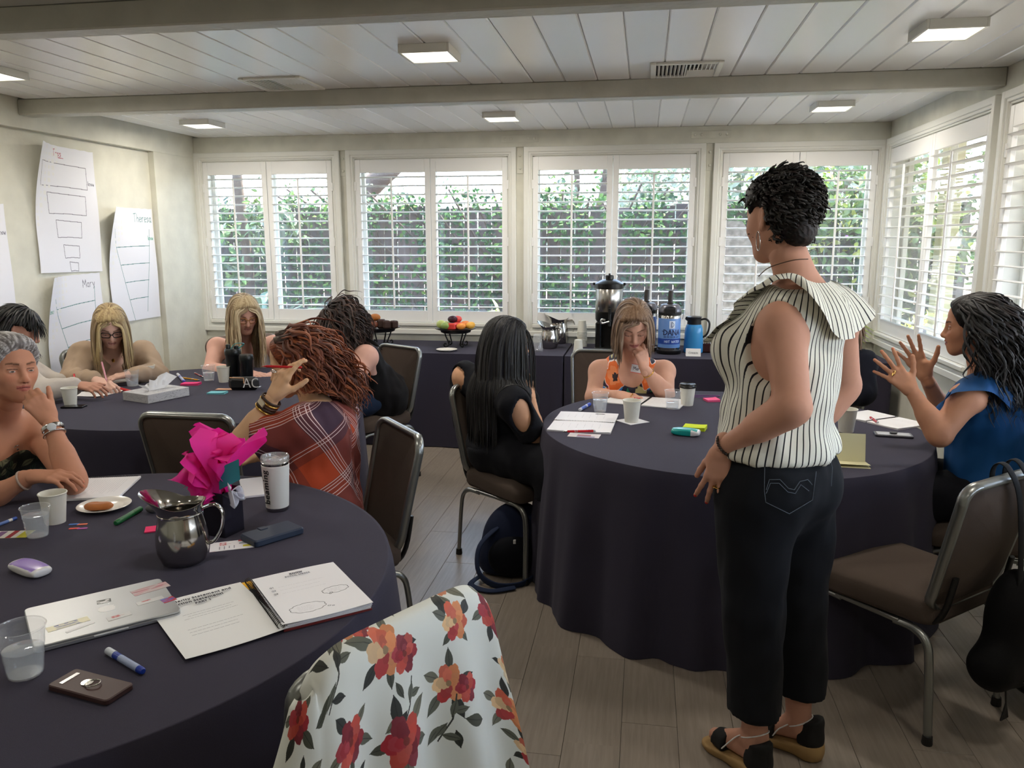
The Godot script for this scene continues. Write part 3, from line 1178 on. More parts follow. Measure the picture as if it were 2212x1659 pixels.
func build_outside() -> void:
	var barkn := noise_tex(21, 0.05, 256, Color(0.55, 0.55, 0.55), Color.WHITE)
	P.bark = tri_tex(mat(Color(0.3, 0.24, 0.2), 0.9), 3.0, barkn, P.fine, 0.8)
	P.palebark = tri_tex(mat(Color(0.46, 0.4, 0.36), 0.9), 3.0, barkn, P.fine, 0.8)
	var lf := leaf_mat(Color(0.36, 0.45, 0.14))
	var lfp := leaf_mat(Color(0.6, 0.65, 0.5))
	var g1 := lin(0.15, 0.27, 0.15)
	var g2 := lin(0.21, 0.35, 0.18)
	var g3 := lin(0.33, 0.45, 0.22)
	var g4 := lin(0.12, 0.22, 0.16)
	var yl := lin(0.6, 0.64, 0.25)
	# ground
	var m := mb()
	m.box(Vector3(-2, -0.05, -17.0), Vector3(60, 0.1, 20.3), 0.0)
	m.box(Vector3(17.5, -0.05, -2.0), Vector3(31, 0.1, 10), 0.0)
	structure("terrain", m, tri_tex(mat(Color(0.42, 0.36, 0.3), 0.95), 0.8, barkn))
	# roof overhang along both outer walls
	m = mb()
	m.box(Vector3(-1.0, 2.62, ZB - 0.15 - 0.35), Vector3(7.0, 0.1, 0.7), 0.004)
	m.box(Vector3(XR + 0.15 + 1.5, 2.56, -2.6), Vector3(3.0, 0.1, 9.5), 0.004)
	for k in 16: m.box(Vector3(XR + 0.15 + 1.5, 2.46, -7.1 + k * 0.6), Vector3(3.0, 0.1, 0.06), 0.003)
	structure("roof", m, mat(Color(0.4, 0.37, 0.31), 0.8))
	# board fence with gaps behind the back windows
	var fz := -8.75
	var fe := thing("board_fence", "weathered dark board fence behind the back windows, under creeper", "fence", Vector3(-2.0, 0, fz))
	var r := rng(31)
	var bm: Array = []
	for k in 3:
		bm.append(tri_tex(mat(Color(0.36, 0.31, 0.315).darkened(0.1 * k), 0.9), 1.5, barkn))
	var x := -4.6
	while x < 5.2:
		var w := 0.142
		var hgt := 1.93 + r.randf_range(-0.02, 0.02)
		var q := mb()
		q.box(Vector3.ZERO, Vector3(w, hgt, 0.02), 0.003)
		piece(fe, "board", q.mesh(), bm[r.randi() % 3], Vector3(x, hgt * 0.5, 0))
		x += w + r.randf_range(0.003, 0.014)
	m = mb()
	for y in [0.4, 1.6]: m.box(Vector3(0.3, y, -0.035), Vector3(10, 0.09, 0.04), 0.003)
	part(fe, "rail", m, bm[1])
	# creeper over the fence
	var T: Array = []
	var C := PackedColorArray()
	var n1 := FastNoiseLite.new()
	n1.seed = 5
	n1.frequency = 0.9
	for i in 15000:
		var px := r.randf_range(-6.4, 2.9)
		var py := r.randf_range(0.45, 2.12)
		var den := n1.get_noise_2d(px * 1.3, py * 1.6) * 0.9 + 0.42 - 0.9 * smoothstep(0.95, 0.5, py) - 0.5 * smoothstep(1.95, 2.15, py)
		if px > -0.6 and px < 1.2: den -= 0.12
		if den < r.randf() * 0.5: continue
		var p := Vector3(px + 2.0, py, 0.03 + r.randf() * 0.17)
		T.append(Transform3D(rand_basis(r, Vector3(0, 0.5, 1), 0.7, r.randf_range(0.7, 1.3)), p))
		var c: Color = [g1, g2, g1, g4, g3][r.randi() % 5]
		C.append(c.darkened(r.randf() * 0.3))
	var iv := thing("creeper", "green leafy creeper spread over the board fence", "creeper", Vector3(-2.0, 0, fz))
	leaves(iv, "foliage", leaf_mesh(0.058, 0.034), lf, T, C)
	m = mb()
	for k in 26:
		var sx := r.randf_range(-4.2, 4.6)
		var pts := PackedVector3Array()
		for j in 7: pts.append(Vector3(sx + r.randf_range(-0.15, 0.15), j * 0.33, 0.025 + r.randf() * 0.02))
		m.tube(spline(pts, 3), 0.006, 5)
	part(iv, "stems", m, P.bark)
	# sprays of creeper above the fence against the sky
	var bl: Array = []
	for k in 26: bl.append([Vector3(-3.6 + k * 0.27 + r.randf_range(-0.1, 0.1), 2.0 + r.randf_range(0.0, 0.18), r.randf_range(-0.1, 0.15)), Vector3(0.16, 0.12, 0.1)])
	shrub("creeper", "loose creeper sprays rising above the fence top", "creeper", Vector3(-1.0, 0, fz), bl, 260, leaf_mesh(0.065, 0.036), lf, [g1, g2, g4], 37)
	# low plants in front of the fence
	var spots := [[-2.95, 0.72, 50], [-1.35, 0.9, 51], [-0.35, 0.82, 52], [0.55, 0.6, 56], [1.35, 0.95, 53], [-4.3, 0.62, 54]]
	var wh := ["under the second window, left", "under the second window, right", "left of the coffee urn", "behind the tall dispenser", "in the corner by the last back window", "under the first window"]
	for k in 6:
		var s: Array = spots[k]
		shrub("low_shrub", "low bright green shrub seen through the slats " + wh[k], "shrub", Vector3(s[0], 0, -7.9 if k != 4 else -7.4), [[Vector3(0, s[1] * 0.75, 0), Vector3(0.42, 0.26, 0.3)], [Vector3(0.3, s[1] * 0.62, 0.05), Vector3(0.3, 0.22, 0.25)], [Vector3(-0.35, s[1] * 0.6, 0), Vector3(0.3, 0.2, 0.25)]], 420, leaf_mesh(0.14, 0.045, 0.35), lf, [g2, g3, g3, yl] if k != 3 else [g3, yl], s[2])
	# leaning trunk across the second window and the tree in the first
	shrub("leaning_tree", "dark leaning tree trunk across the top of the second window", "tree", Vector3(-4.55, 0, -9.6), [[Vector3(1.6, 3.1, -0.3), Vector3(1.3, 0.5, 0.6)], [Vector3(0.2, 3.3, 0), Vector3(0.9, 0.5, 0.6)]], 500, leaf_mesh(0.08, 0.035), lf, [g1, g4, g2], 61, 0, Color.WHITE,
		[[[0.2, 0, 0, 0.42, 1.2, 0, 0.95, 1.95, 0, 1.75, 2.75, -0.2, 2.2, 3.4, -0.3], 0.13], [[0.95, 1.95, 0, 0.8, 2.6, 0.1, 0.2, 3.3, 0.1], 0.06]])
	shrub("fence_tree", "leafy tree standing at the fence in the first window", "tree", Vector3(-5.05, 0, -8.25), [[Vector3(0.1, 1.75, 0), Vector3(0.55, 0.5, 0.3)], [Vector3(0.55, 1.5, 0), Vector3(0.5, 0.6, 0.3)], [Vector3(1.1, 1.75, 0.0), Vector3(0.35, 0.35, 0.25)], [Vector3(0.0, 1.2, 0.1), Vector3(0.5, 0.3, 0.3)]], 900, leaf_mesh(0.1, 0.05), lf, [g1, g2, g3, g4], 62, 0, Color.WHITE,
		[[[0.75, 0, 0, 0.78, 1.2, 0, 0.72, 2.0, 0, 0.7, 2.6, 0], 0.055]])
	# broad strap leaves low in the first window
	m = mb()
	for k in 16:
		var a := k * 2.4
		var l := r.randf_range(0.7, 1.15)
		var d := Vector3(cos(a), 0, sin(a) * 0.6)
		var P2 := PackedVector3Array([Vector3.ZERO, d * 0.12 * l + Vector3.UP * 0.5 * l, d * 0.4 * l + Vector3.UP * 0.85 * l, d * 0.75 * l + Vector3.UP * 0.9 * l])
		m.tube(spline(P2, 4), PackedFloat32Array([0.012, 0.014, 0.016, 0.018, 0.03, 0.042, 0.05, 0.052, 0.05, 0.042, 0.03, 0.016, 0.004]), 6, 0.12, Vector3.UP)
	var sl := thing("strap_leaf_plant", "plant with long arching blue-green strap leaves low in the first window", "plant", Vector3(-3.95, 0, -7.75))
	part(sl, "leaves", m, mat(Color(0.22, 0.33, 0.28), 0.5))
	# dark lean-to roof on the left of the first window
	var la := thing("lean_to", "dark shed roof sloping down at the left of the first window", "shed", Vector3(-5.75, 0, -9.75))
	m = mb()
	m.box(Vector3(-0.05, 2.15, 0), Vector3(0.1, 1.9, 1.2), 0.01, Basis(Vector3.BACK, 0.62))
	part(la, "roof_slope", m, mat(Color(0.11, 0.11, 0.13), 0.7))
	m = mb()
	for k in 3: m.box(Vector3(0.06 - k * 0.11, 2.12 - k * 0.1, 0.63), Vector3(0.025, 1.9, 0.02), 0.003, Basis(Vector3.BACK, 0.62))
	part(la, "batten", m, mat(Color(0.3, 0.31, 0.34), 0.6))
	m = mb()
	m.box(Vector3(-0.2, 0.8, -0.3), Vector3(0.9, 1.6, 0.5), 0.01)
	part(la, "shed_wall", m, mat(Color(0.42, 0.4, 0.44), 0.85))
	# hazy trees beyond the fence
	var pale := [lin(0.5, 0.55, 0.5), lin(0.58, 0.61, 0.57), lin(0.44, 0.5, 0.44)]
	var far := [[-7.0, 3.0, -19.0, "behind the first window"], [-4.6, 2.45, -20.0, "left of the gap of sky in the second window"], [-1.4, 2.7, -18.0, "right of the gap of sky in the second window"], [0.9, 4.2, -17.0, "filling the third window"], [3.4, 5.0, -16.0, "behind the last back window"]]
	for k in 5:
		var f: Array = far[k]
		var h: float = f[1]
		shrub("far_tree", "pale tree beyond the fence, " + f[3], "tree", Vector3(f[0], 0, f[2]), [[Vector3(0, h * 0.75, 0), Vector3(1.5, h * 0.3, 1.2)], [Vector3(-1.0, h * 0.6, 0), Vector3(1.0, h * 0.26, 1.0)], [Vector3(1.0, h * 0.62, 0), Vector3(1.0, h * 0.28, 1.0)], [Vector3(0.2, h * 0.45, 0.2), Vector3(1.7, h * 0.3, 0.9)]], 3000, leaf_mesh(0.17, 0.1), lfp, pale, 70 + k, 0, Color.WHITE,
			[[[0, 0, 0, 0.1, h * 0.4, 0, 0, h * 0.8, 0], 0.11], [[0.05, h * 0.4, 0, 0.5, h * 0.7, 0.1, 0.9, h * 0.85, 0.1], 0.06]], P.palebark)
	# slim branching tree in the third window
	shrub("slim_tree", "slim bare-stemmed tree in the upper third window", "tree", Vector3(-0.62, 0, -9.7), [[Vector3(-0.2, 2.35, 0), Vector3(0.5, 0.3, 0.3)], [Vector3(0.4, 2.5, 0), Vector3(0.5, 0.3, 0.3)], [Vector3(-0.4, 2.05, 0.2), Vector3(0.35, 0.2, 0.3)]], 260, leaf_mesh(0.08, 0.04), lf, [g1, g3, g2], 81, 0, Color.WHITE,
		[[[0.1, 0, 0, 0.0, 1.5, 0, 0.12, 2.2, 0, 0.2, 3.0, 0], 0.045], [[0.1, 0, 0, -0.25, 1.5, 0, -0.2, 2.3, 0, -0.4, 3.0, 0], 0.035]])
	# flowering hedge behind the last back window and its neighbours
	shrub("flowering_hedge", "dense sunlit hedge with small lilac flowers behind the last back window", "hedge", Vector3(2.05, 0, -8.5), [[Vector3(-0.5, 2.0, 0), Vector3(0.6, 0.55, 0.3)], [Vector3(0.3, 2.1, 0), Vector3(0.7, 0.6, 0.3)], [Vector3(0.4, 1.45, 0), Vector3(0.7, 0.5, 0.3)], [Vector3(-0.55, 1.5, -0.1), Vector3(0.4, 0.4, 0.25)], [Vector3(1.2, 1.8, 0), Vector3(0.6, 0.7, 0.4)]], 2600, leaf_mesh(0.095, 0.045), lf, [g1, g2, g3, g3, yl], 83, 40, lin(0.7, 0.5, 0.8))
	# pale masonry steps seen past the standing woman
	m = mb()
	m.prism(v2([0.0, 0.0, 0.95, 0.0, 0.95, 0.7, 0.7, 0.95, 0.15, 1.75, 0.0, 1.75]), -0.2, 0.2, Transform3D.IDENTITY, 0.02)
	var gs := thing("masonry_wall", "pale sloping masonry wall behind the last back window", "wall", Vector3(0.72, 0, -8.0))
	part(gs, "wall_body", m, tri_tex(mat(Color(0.66, 0.64, 0.66), 0.9), 1.0, barkn))
	# palm fronds
	for k in 2:
		var pt := thing("palm", ["young palm with arching yellow-green fronds at the right of the last back window", "palm fronds outside the side window behind the woman in blue"][k], "palm", [Vector3(2.0, 0.1, -7.35), Vector3(3.4, 0.1, -6.6)][k])
		for j in 7:
			var q := mb()
			var a := -2.8 + j * 0.8
			var d := Vector3(cos(a), 0, sin(a))
			var L := 0.85 + 0.1 * k
			var sp := spline(PackedVector3Array([Vector3(0, 0.2, 0), d * 0.25 * L + Vector3.UP * 0.75 * L, d * 0.7 * L + Vector3.UP * 1.0 * L, d * 1.15 * L + Vector3.UP * 0.85 * L]), 9)
			q.tube(sp, 0.007, 5)
			for i in range(8, sp.size()):
				var tt := (sp[i] - sp[i - 1]).normalized()
				for s in [-1, 1]:
					var side: Vector3 = (tt.cross(Vector3.UP) * s * 0.8 + tt * 0.6 + Vector3.DOWN * 0.12).normalized()
					var ll: float = 0.26 * sin(PI * clampf((i - 5) / float(sp.size() - 4), 0.05, 0.95))
					var w := tt * 0.011
					q.tri(sp[i] - w, sp[i] + w, sp[i] + side * ll)
			var fm := mat(Color(0.62, 0.72, 0.3), 0.5)
			fm.backlight_enabled = true
			fm.backlight = Color(0.6, 0.7, 0.2)
			fm.cull_mode = BaseMaterial3D.CULL_DISABLED
			part(pt, "frond", q, fm)
	# side garden: wing wall of boards, porch post and brace, trees
	var wing := thing("wing_wall", "grey vertical-board wing wall outside the side window", "wall", Vector3(3.05, 0, -7.6))
	for k in 9:
		var q := mb()
		q.box(Vector3.ZERO, Vector3(0.03, 2.6, 0.15), 0.004)
		piece(wing, "board", q.mesh(), P.wing if P.has("wing") else _wing(), Vector3(0.0, 1.3, 0.155 * k - 0.5))
	var post := thing("porch_post", "pale yellow porch post with a sloping brace outside the side windows", "post", Vector3(2.35, 0, -5.05))
	m = mb()
	m.box(Vector3(0, 1.3, 0), Vector3(0.12, 2.6, 0.12), 0.006)
	part(post, "post", m, P.cream)
	m = mb()
	m.box(Vector3(0.9, 2.12, 0.1), Vector3(2.1, 0.16, 0.09), 0.006, Basis(Vector3.BACK, -0.45))
	part(post, "brace", m, P.cream)
	for k in 2:
		var pp := thing("porch_post", ["pale yellow porch post beside the wing wall at the corner window", "pale yellow porch post outside the nearest side window"][k], "post", [Vector3(2.15, 0, -6.35), Vector3(2.3, 0, -3.75)][k])
		m = mb()
		m.box(Vector3(0, 1.3, 0), Vector3(0.12, 2.6, 0.12), 0.006)
		part(pp, "post", m, P.cream)
	var names := ["beyond the porch post outside the side windows", "at the far side of the side garden", "low beside the wing wall"]
	for k in 3:
		var b: Vector3 = [Vector3(5.2, 0, -6.3), Vector3(6.4, 0, -9.2), Vector3(3.6, 0, -5.6)][k]
		var h: float = [1.7, 2.6, 0.75][k]
		shrub("side_shrub", "sunlit green shrub " + names[k], "shrub", b, [[Vector3(0, h * 0.7, 0), Vector3(0.9, h * 0.3, 0.8)], [Vector3(0.4, h * 0.45, 0.5), Vector3(0.9, h * 0.3, 0.7)], [Vector3(-0.4, h * 0.45, -0.4), Vector3(0.8, h * 0.3, 0.8)]], 1400, leaf_mesh(0.1, 0.05), lf, [g1, g2, g3, yl], 90 + k, 12, lin(0.7, 0.5, 0.8))
	m = mb()
	m.tube(spline(PackedVector3Array([Vector3.ZERO, Vector3(0.03, 1, 0), Vector3(-0.05, 2.2, 0), Vector3(0, 3.2, 0)]), 5), 0.17, 12)
	var tk := thing("side_tree_trunk", "grey-brown tree trunk outside the side window", "tree", Vector3(4.0, 0, -6.4))
	part(tk, "trunk", m, P.palebark)

func _wing() -> Material:
	P.wing = tri_tex(mat(Color(0.43, 0.46, 0.5), 0.85), 1.2, P.grain)
	P.cream = mat(Color(0.78, 0.77, 0.6), 0.7)
	return P.wing
# ---------------------------------------------------------------- banquet chairs, tablecloths
var chair0: Node3D
var chairs_made := 0

func make_chair(label: String) -> Node3D:
	var t := thing("banquet_chair", label, "chair", Vector3.ZERO, 0, "")
	var steel := mat(Color(0.56, 0.57, 0.56), 0.32, 0.85)
	P.steel = steel
	var cloth := tri_tex(mat(Color(0.36, 0.315, 0.285), 0.9, 0.0, 0.25), 9.0, noise_tex(9, 0.3, 256, Color(0.82, 0.82, 0.82), Color.WHITE, 2), P.weave, 0.35)
	cloth.rim_enabled = true
	cloth.rim = 0.12
	P.chair_cloth = cloth
	var black := mat(Color(0.06, 0.06, 0.065), 0.5)
	P.black = black
	# seat: a cushion wider at the front, with a crowned top and a rolled front edge
	var F := Field.new()
	var rows: Array = []
	var outline := PackedVector2Array()
	var q := [[-0.20, -0.225], [0.20, -0.225], [0.235, 0.215], [-0.235, 0.215]]
	var rr := 0.06
	for k in 4:
		var c := Vector2(q[k][0], q[k][1])
		var a := Vector2(q[(k + 3) % 4][0], q[(k + 3) % 4][1])
		var b := Vector2(q[(k + 1) % 4][0], q[(k + 1) % 4][1])
		var da := (a - c).normalized()
		var db := (b - c).normalized()
		for i in 6:
			var u := i / 5.0
			outline.append((c + da * rr).lerp(c, u).lerp(c.lerp(c + db * rr, u), u))
	for st in [[0.0, 0.375], [0.86, 0.375], [0.965, 0.382], [1.0, 0.40], [1.0, 0.435], [0.985, 0.452], [0.94, 0.464], [0.8, 0.474], [0.5, 0.481], [0.0, 0.484]]:
		var row := PackedVector3Array()
		for i in range(outline.size(), -1, -1):
			var p: Vector2 = outline[i % outline.size()] * st[0]
			var y: float = st[1] - (0.02 * smoothstep(0.1, 0.23, p.y) if st[1] > 0.39 else 0.0)
			row.append(Vector3(p.x, y, p.y))
		rows.append(row)
	var m := mb()
	m.grid(rows, true)
	part(t, "seat", m, cloth)
	# back: padded shield in a steel hoop, leaning back
	var lean := Transform3D(Basis(Vector3.RIGHT, -0.22), Vector3(0, 0.44, -0.215))
	var hoop2 := round_rect(0.405, 0.44, 0.055, 6)
	var path := PackedVector3Array()
	for p in hoop2: path.append(Vector3(p.x * (1.0 + 0.05 * p.y / 0.22), p.y + 0.215, -0.03 * (1.0 - pow(p.x / 0.2, 2.0)) + 0.02 * pow(p.y / 0.22, 2.0)))
	m = mb()
	m.tube(path, 0.0125, 8, 1.5, Vector3.BACK, true)
	m.transformed(0, lean)
	part(t, "back_frame", m, steel)
	m = mb()
	for side in [1.0, -1.0]:
		rows = []
		for sc in [0.0, 0.4, 0.7, 0.86, 0.94, 0.965]:
			var row := PackedVector3Array()
			for i in range(hoop2.size(), -1, -1):
				var j := i if side > 0 else hoop2.size() - i
				var p: Vector2 = hoop2[j % hoop2.size()] * sc
				var z0 := -0.03 * (1.0 - pow(p.x / 0.2, 2.0)) + 0.02 * pow(p.y / 0.22, 2.0)
				var puff: float = (0.026 if side > 0 else 0.014) * (1.0 - pow(sc / 0.97, 4.0))
				row.append(Vector3(p.x * (1.0 + 0.05 * p.y / 0.22), p.y + 0.215, z0 + side * (0.004 + puff)))
			rows.append(row)
		m.grid(rows, true)
	m.transformed(0, lean)
	part(t, "backrest", m, cloth)
	for s in [-1, 1]:
		m = mb()
		m.tube(spline(PackedVector3Array([Vector3(s * 0.15, 0.375, -0.1), Vector3(s * 0.16, 0.385, -0.2), Vector3(s * 0.165, 0.44, -0.243), Vector3(s * 0.165, 0.56, -0.268)]), 4), 0.014, 6, 0.6, Vector3.UP)
		part(t, "bracket", m, black)
	# legs: each a flat oval tube bending down from under the seat
	for s in [-1, 1]:
		for f in [-1, 1]:
			m = mb()
			var fx := 0.207 if f < 0 else 0.225
			var top := Vector3(s * 0.195, 0.362, f * 0.10)
			var P3 := spline(PackedVector3Array([top, Vector3(s * 0.198, 0.362, f * 0.165), Vector3(s * 0.2, 0.335, f * 0.213), Vector3(s * 0.203, 0.26, f * 0.232), Vector3(s * fx, 0.02, f * 0.252)]), 5)
			m.tube(P3, 0.0135, 8, 0.75, Vector3.FORWARD)
			var lg := part(t, "leg", m, steel)
			m = mb()
			m.lathe(v2([0.0, 0.0, 0.016, 0.0, 0.017, 0.004, 0.016, 0.014, 0.015, 0.03, 0.0, 0.03]), 12, Transform3D(Basis(), Vector3(s * fx, 0, f * 0.252)))
			part(lg, "glide", m, black)
	m = mb()
	for s in [-1, 1]: m.box(Vector3(s * 0.195, 0.366, 0), Vector3(0.022, 0.016, 0.24), 0.003)
	m.box(Vector3(0, 0.366, 0.08), Vector3(0.38, 0.014, 0.02), 0.002)
	m.box(Vector3(0, 0.366, -0.08), Vector3(0.38, 0.014, 0.02), 0.002)
	part(t, "seat_frame", m, steel)
	return t

func chair(x: float, z: float, deg: float, label: String) -> Node3D:
	if chairs_made == 0:
		chair0 = make_chair(label)
		chair0.position = Vector3(x, 0, z)
		chair0.rotation.y = deg_to_rad(deg)
		chairs_made = 1
		chair0.set_meta("group", "brown banquet chairs")
		return chair0
	return dup(chair0, "banquet_chair", Vector3(x, 0, z), deg_to_rad(deg), label, "brown banquet chairs")

const T := 0.735      # table top
func round_cloth(label: String, at: Vector3, R: float, sd: int, folds: int, flare: float) -> void:
	var t := thing("round_tablecloth", label, "tablecloth", at, 0, "dark floor-length round tablecloths")
	var rows: Array = []
	var N := folds * 14
	var r := rng(sd)
	var ph := PackedFloat32Array()
	for k in 6: ph.append(r.randf() * TAU)
	for st in [0.0, 0.3, 0.6, 0.85, 0.96, 0.985]:
		var row := PackedVector3Array()
		for k in N + 1:
			var a := TAU * k / N
			row.append(Vector3(sin(a) * R * st, T, cos(a) * R * st))
		rows.push_front(row)
	var K := 22
	for j in K + 1:
		var d := j / float(K)
		var y := T - 0.006 * minf(1.0, j) - d * (T - 0.008)
		var row := PackedVector3Array()
		for k in N + 1:
			var a := TAU * k / N
			var w := a + 0.10 * sin(a * 3.0 + ph[0]) + 0.06 * sin(a * 7.0 + ph[1])
			var f := 0.5 + 0.5 * sin(w * folds + ph[2])
			f = pow(f, 0.8) * (0.65 + 0.35 * sin(a * 5.0 + ph[3]))
			var f2 := 0.5 + 0.5 * sin(w * folds * 2.0 + ph[4])
			var grow := pow(d, 0.8)
			var rad := R * 0.994 + 0.004 * minf(j, 1.0) + grow * (flare * (0.5 + 0.9 * f) + 0.012 * f2)
			if j == 0: rad = R * 0.994
			row.append(Vector3(sin(a) * rad, y, cos(a) * rad))
		rows.push_front(row)
	var m := mb()
	m.grid(rows, true)
	part(t, "cloth", m, P.tablecloth)

func build_furniture() -> void:
	var tc := tri_tex(mat(Color(0.235, 0.225, 0.285), 0.85, 0.0, 0.3), 8.0, noise_tex(13, 0.3, 256, Color(0.85, 0.85, 0.85), Color.WHITE, 2), P.weave, 0.25)
	tc.rim_enabled = true
	tc.rim = 0.25
	P.tablecloth = tc
	round_cloth("dark plum floor-length cloth on the round table behind the standing woman", Vector3(0.40, 0, -3.76), 0.868, 1, 17, 0.075)
	round_cloth("dark plum cloth on the nearest round table, under the laptop and steel pitcher", Vector3(-1.555, 0, -1.743), 0.926, 2, 17, 0.06)
	round_cloth("dark plum cloth on the back left round table, under the tissue box", Vector3(-2.50, 0, -4.12), 0.915, 3, 17, 0.06)
	chair(0.922, -2.833, -138.7, "empty brown banquet chair right of the standing woman, a black bag hung on its back")
	chair(-0.58, -3.82, 53, "brown banquet chair of the woman with long black hair, blue backpack beneath")
	chair(-1.80, -5.0, -32, "brown banquet chair behind the curly-haired woman in the black sleeveless dress")
	chair(-1.165, -2.77, -51, "brown banquet chair of the red-haired woman in plaid, turned edge-on")
	chair(-1.90, -3.33, 180, "empty brown banquet chair seen square from behind, beyond the pink tissue paper")
	chair(-0.25, -4.95, 0, "brown banquet chair of the woman in the flowered top")
	chair(-3.42, -4.75, 70, "brown banquet chair behind the blonde woman in the beige jacket")
	chair(-2.86, -5.42, 25, "brown banquet chair of the long-haired blonde woman, a taupe cardigan over it")
	chair(1.42, -3.42, -110, "brown banquet chair under the woman in the blue blouse, at the right edge")
	chair(0.98, -4.82, -35, "brown banquet chair half hidden behind the standing woman, by the buffet corner")
	chair(-0.70, -1.49, -122, "brown banquet chair wearing the white floral jacket")
	# buffet cloths under the windows
	for k in 2:
		var x0: float = [-2.72, -0.575][k]
		var x1: float = [-0.585, 1.72][k]
		var t := thing("buffet_tablecloth", ["dark plum cloth boxed over the left buffet table with the pastry and fruit stands", "dark plum cloth boxed over the right buffet table with the coffee urn"][k], "tablecloth", Vector3((x0 + x1) * 0.5, 0, -6.245), 0, "dark cloths on the buffet")
		var hw := (x1 - x0) * 0.5
		var hd := 0.375
		var per := PackedVector3Array()   # outline with outward normals in turn
		var m := mb()
		var rows: Array = []
		var pts: Array = []
		var nn: Array = []
		for sgm in [[Vector2(-hw, -hd), Vector2(-hw, hd), Vector2(-1, 0)], [Vector2(-hw, hd), Vector2(hw, hd), Vector2(0, 1)], [Vector2(hw, hd), Vector2(hw, -hd), Vector2(1, 0)], [Vector2(hw, -hd), Vector2(-hw, -hd), Vector2(0, -1)]]:
			var L: float = sgm[0].distance_to(sgm[1])
			var n := int(L / 0.02)
			for i in n:
				pts.append(sgm[0].lerp(sgm[1], i / float(n))); nn.append(sgm[2])
		pts.append(pts[0]); nn.append(nn[0])
		for j in 15:
			var d := j / 14.0
			var row := PackedVector3Array()
			for i in pts.size():
				var p: Vector2 = pts[i]
				var w := 0.5 + 0.5 * sin(p.x * 13.0 + p.y * 9.0 + k * 2.0) * sin(p.x * 4.3 + 1.0 + k)
				if k == 0: w += 0.9 * smoothstep(hw - 0.28, hw - 0.02, p.x) * (0.5 + 0.5 * sin(p.x * 95.0))
				var o: float = d * (0.008 + 0.02 * w) if nn[i].y > -0.5 and (k == 1 or nn[i].x < 0.5) and (k == 0 or absf(nn[i].x) < 0.5) else 0.0
				if nn[i].x != 0.0: o *= 0.4
				row.append(Vector3(p.x + nn[i].x * o, T - d * (T - 0.006), p.y + nn[i].y * o))
			rows.push_front(row)
		m.grid(rows, true)
		m.box(Vector3(0, T - 0.004, 0), Vector3(hw * 2, 0.008, hd * 2), 0.003)
		part(t, "cloth", m, tc)
# ---------------------------------------------------------------- people: bodies, heads, hands, hair, clothes
var head_far: MB
var head0: MB      # one head in its own frame: x to its left, y up, z forward, origin between the eyes' height and the ears

# meshing is pure work: it is queued, done on all cores, then hung on its parents
var queue: Array = []
func later(work: Callable, done: Callable) -> void: queue.append([work, done, null])
func run_queue() -> void:
	var id := WorkerThreadPool.add_group_task(func(i: int) -> void: queue[i][2] = queue[i][0].call(), queue.size())
	WorkerThreadPool.wait_for_group_task_completion(id)
	for q in queue: q[1].call(q[2])
	queue.clear()

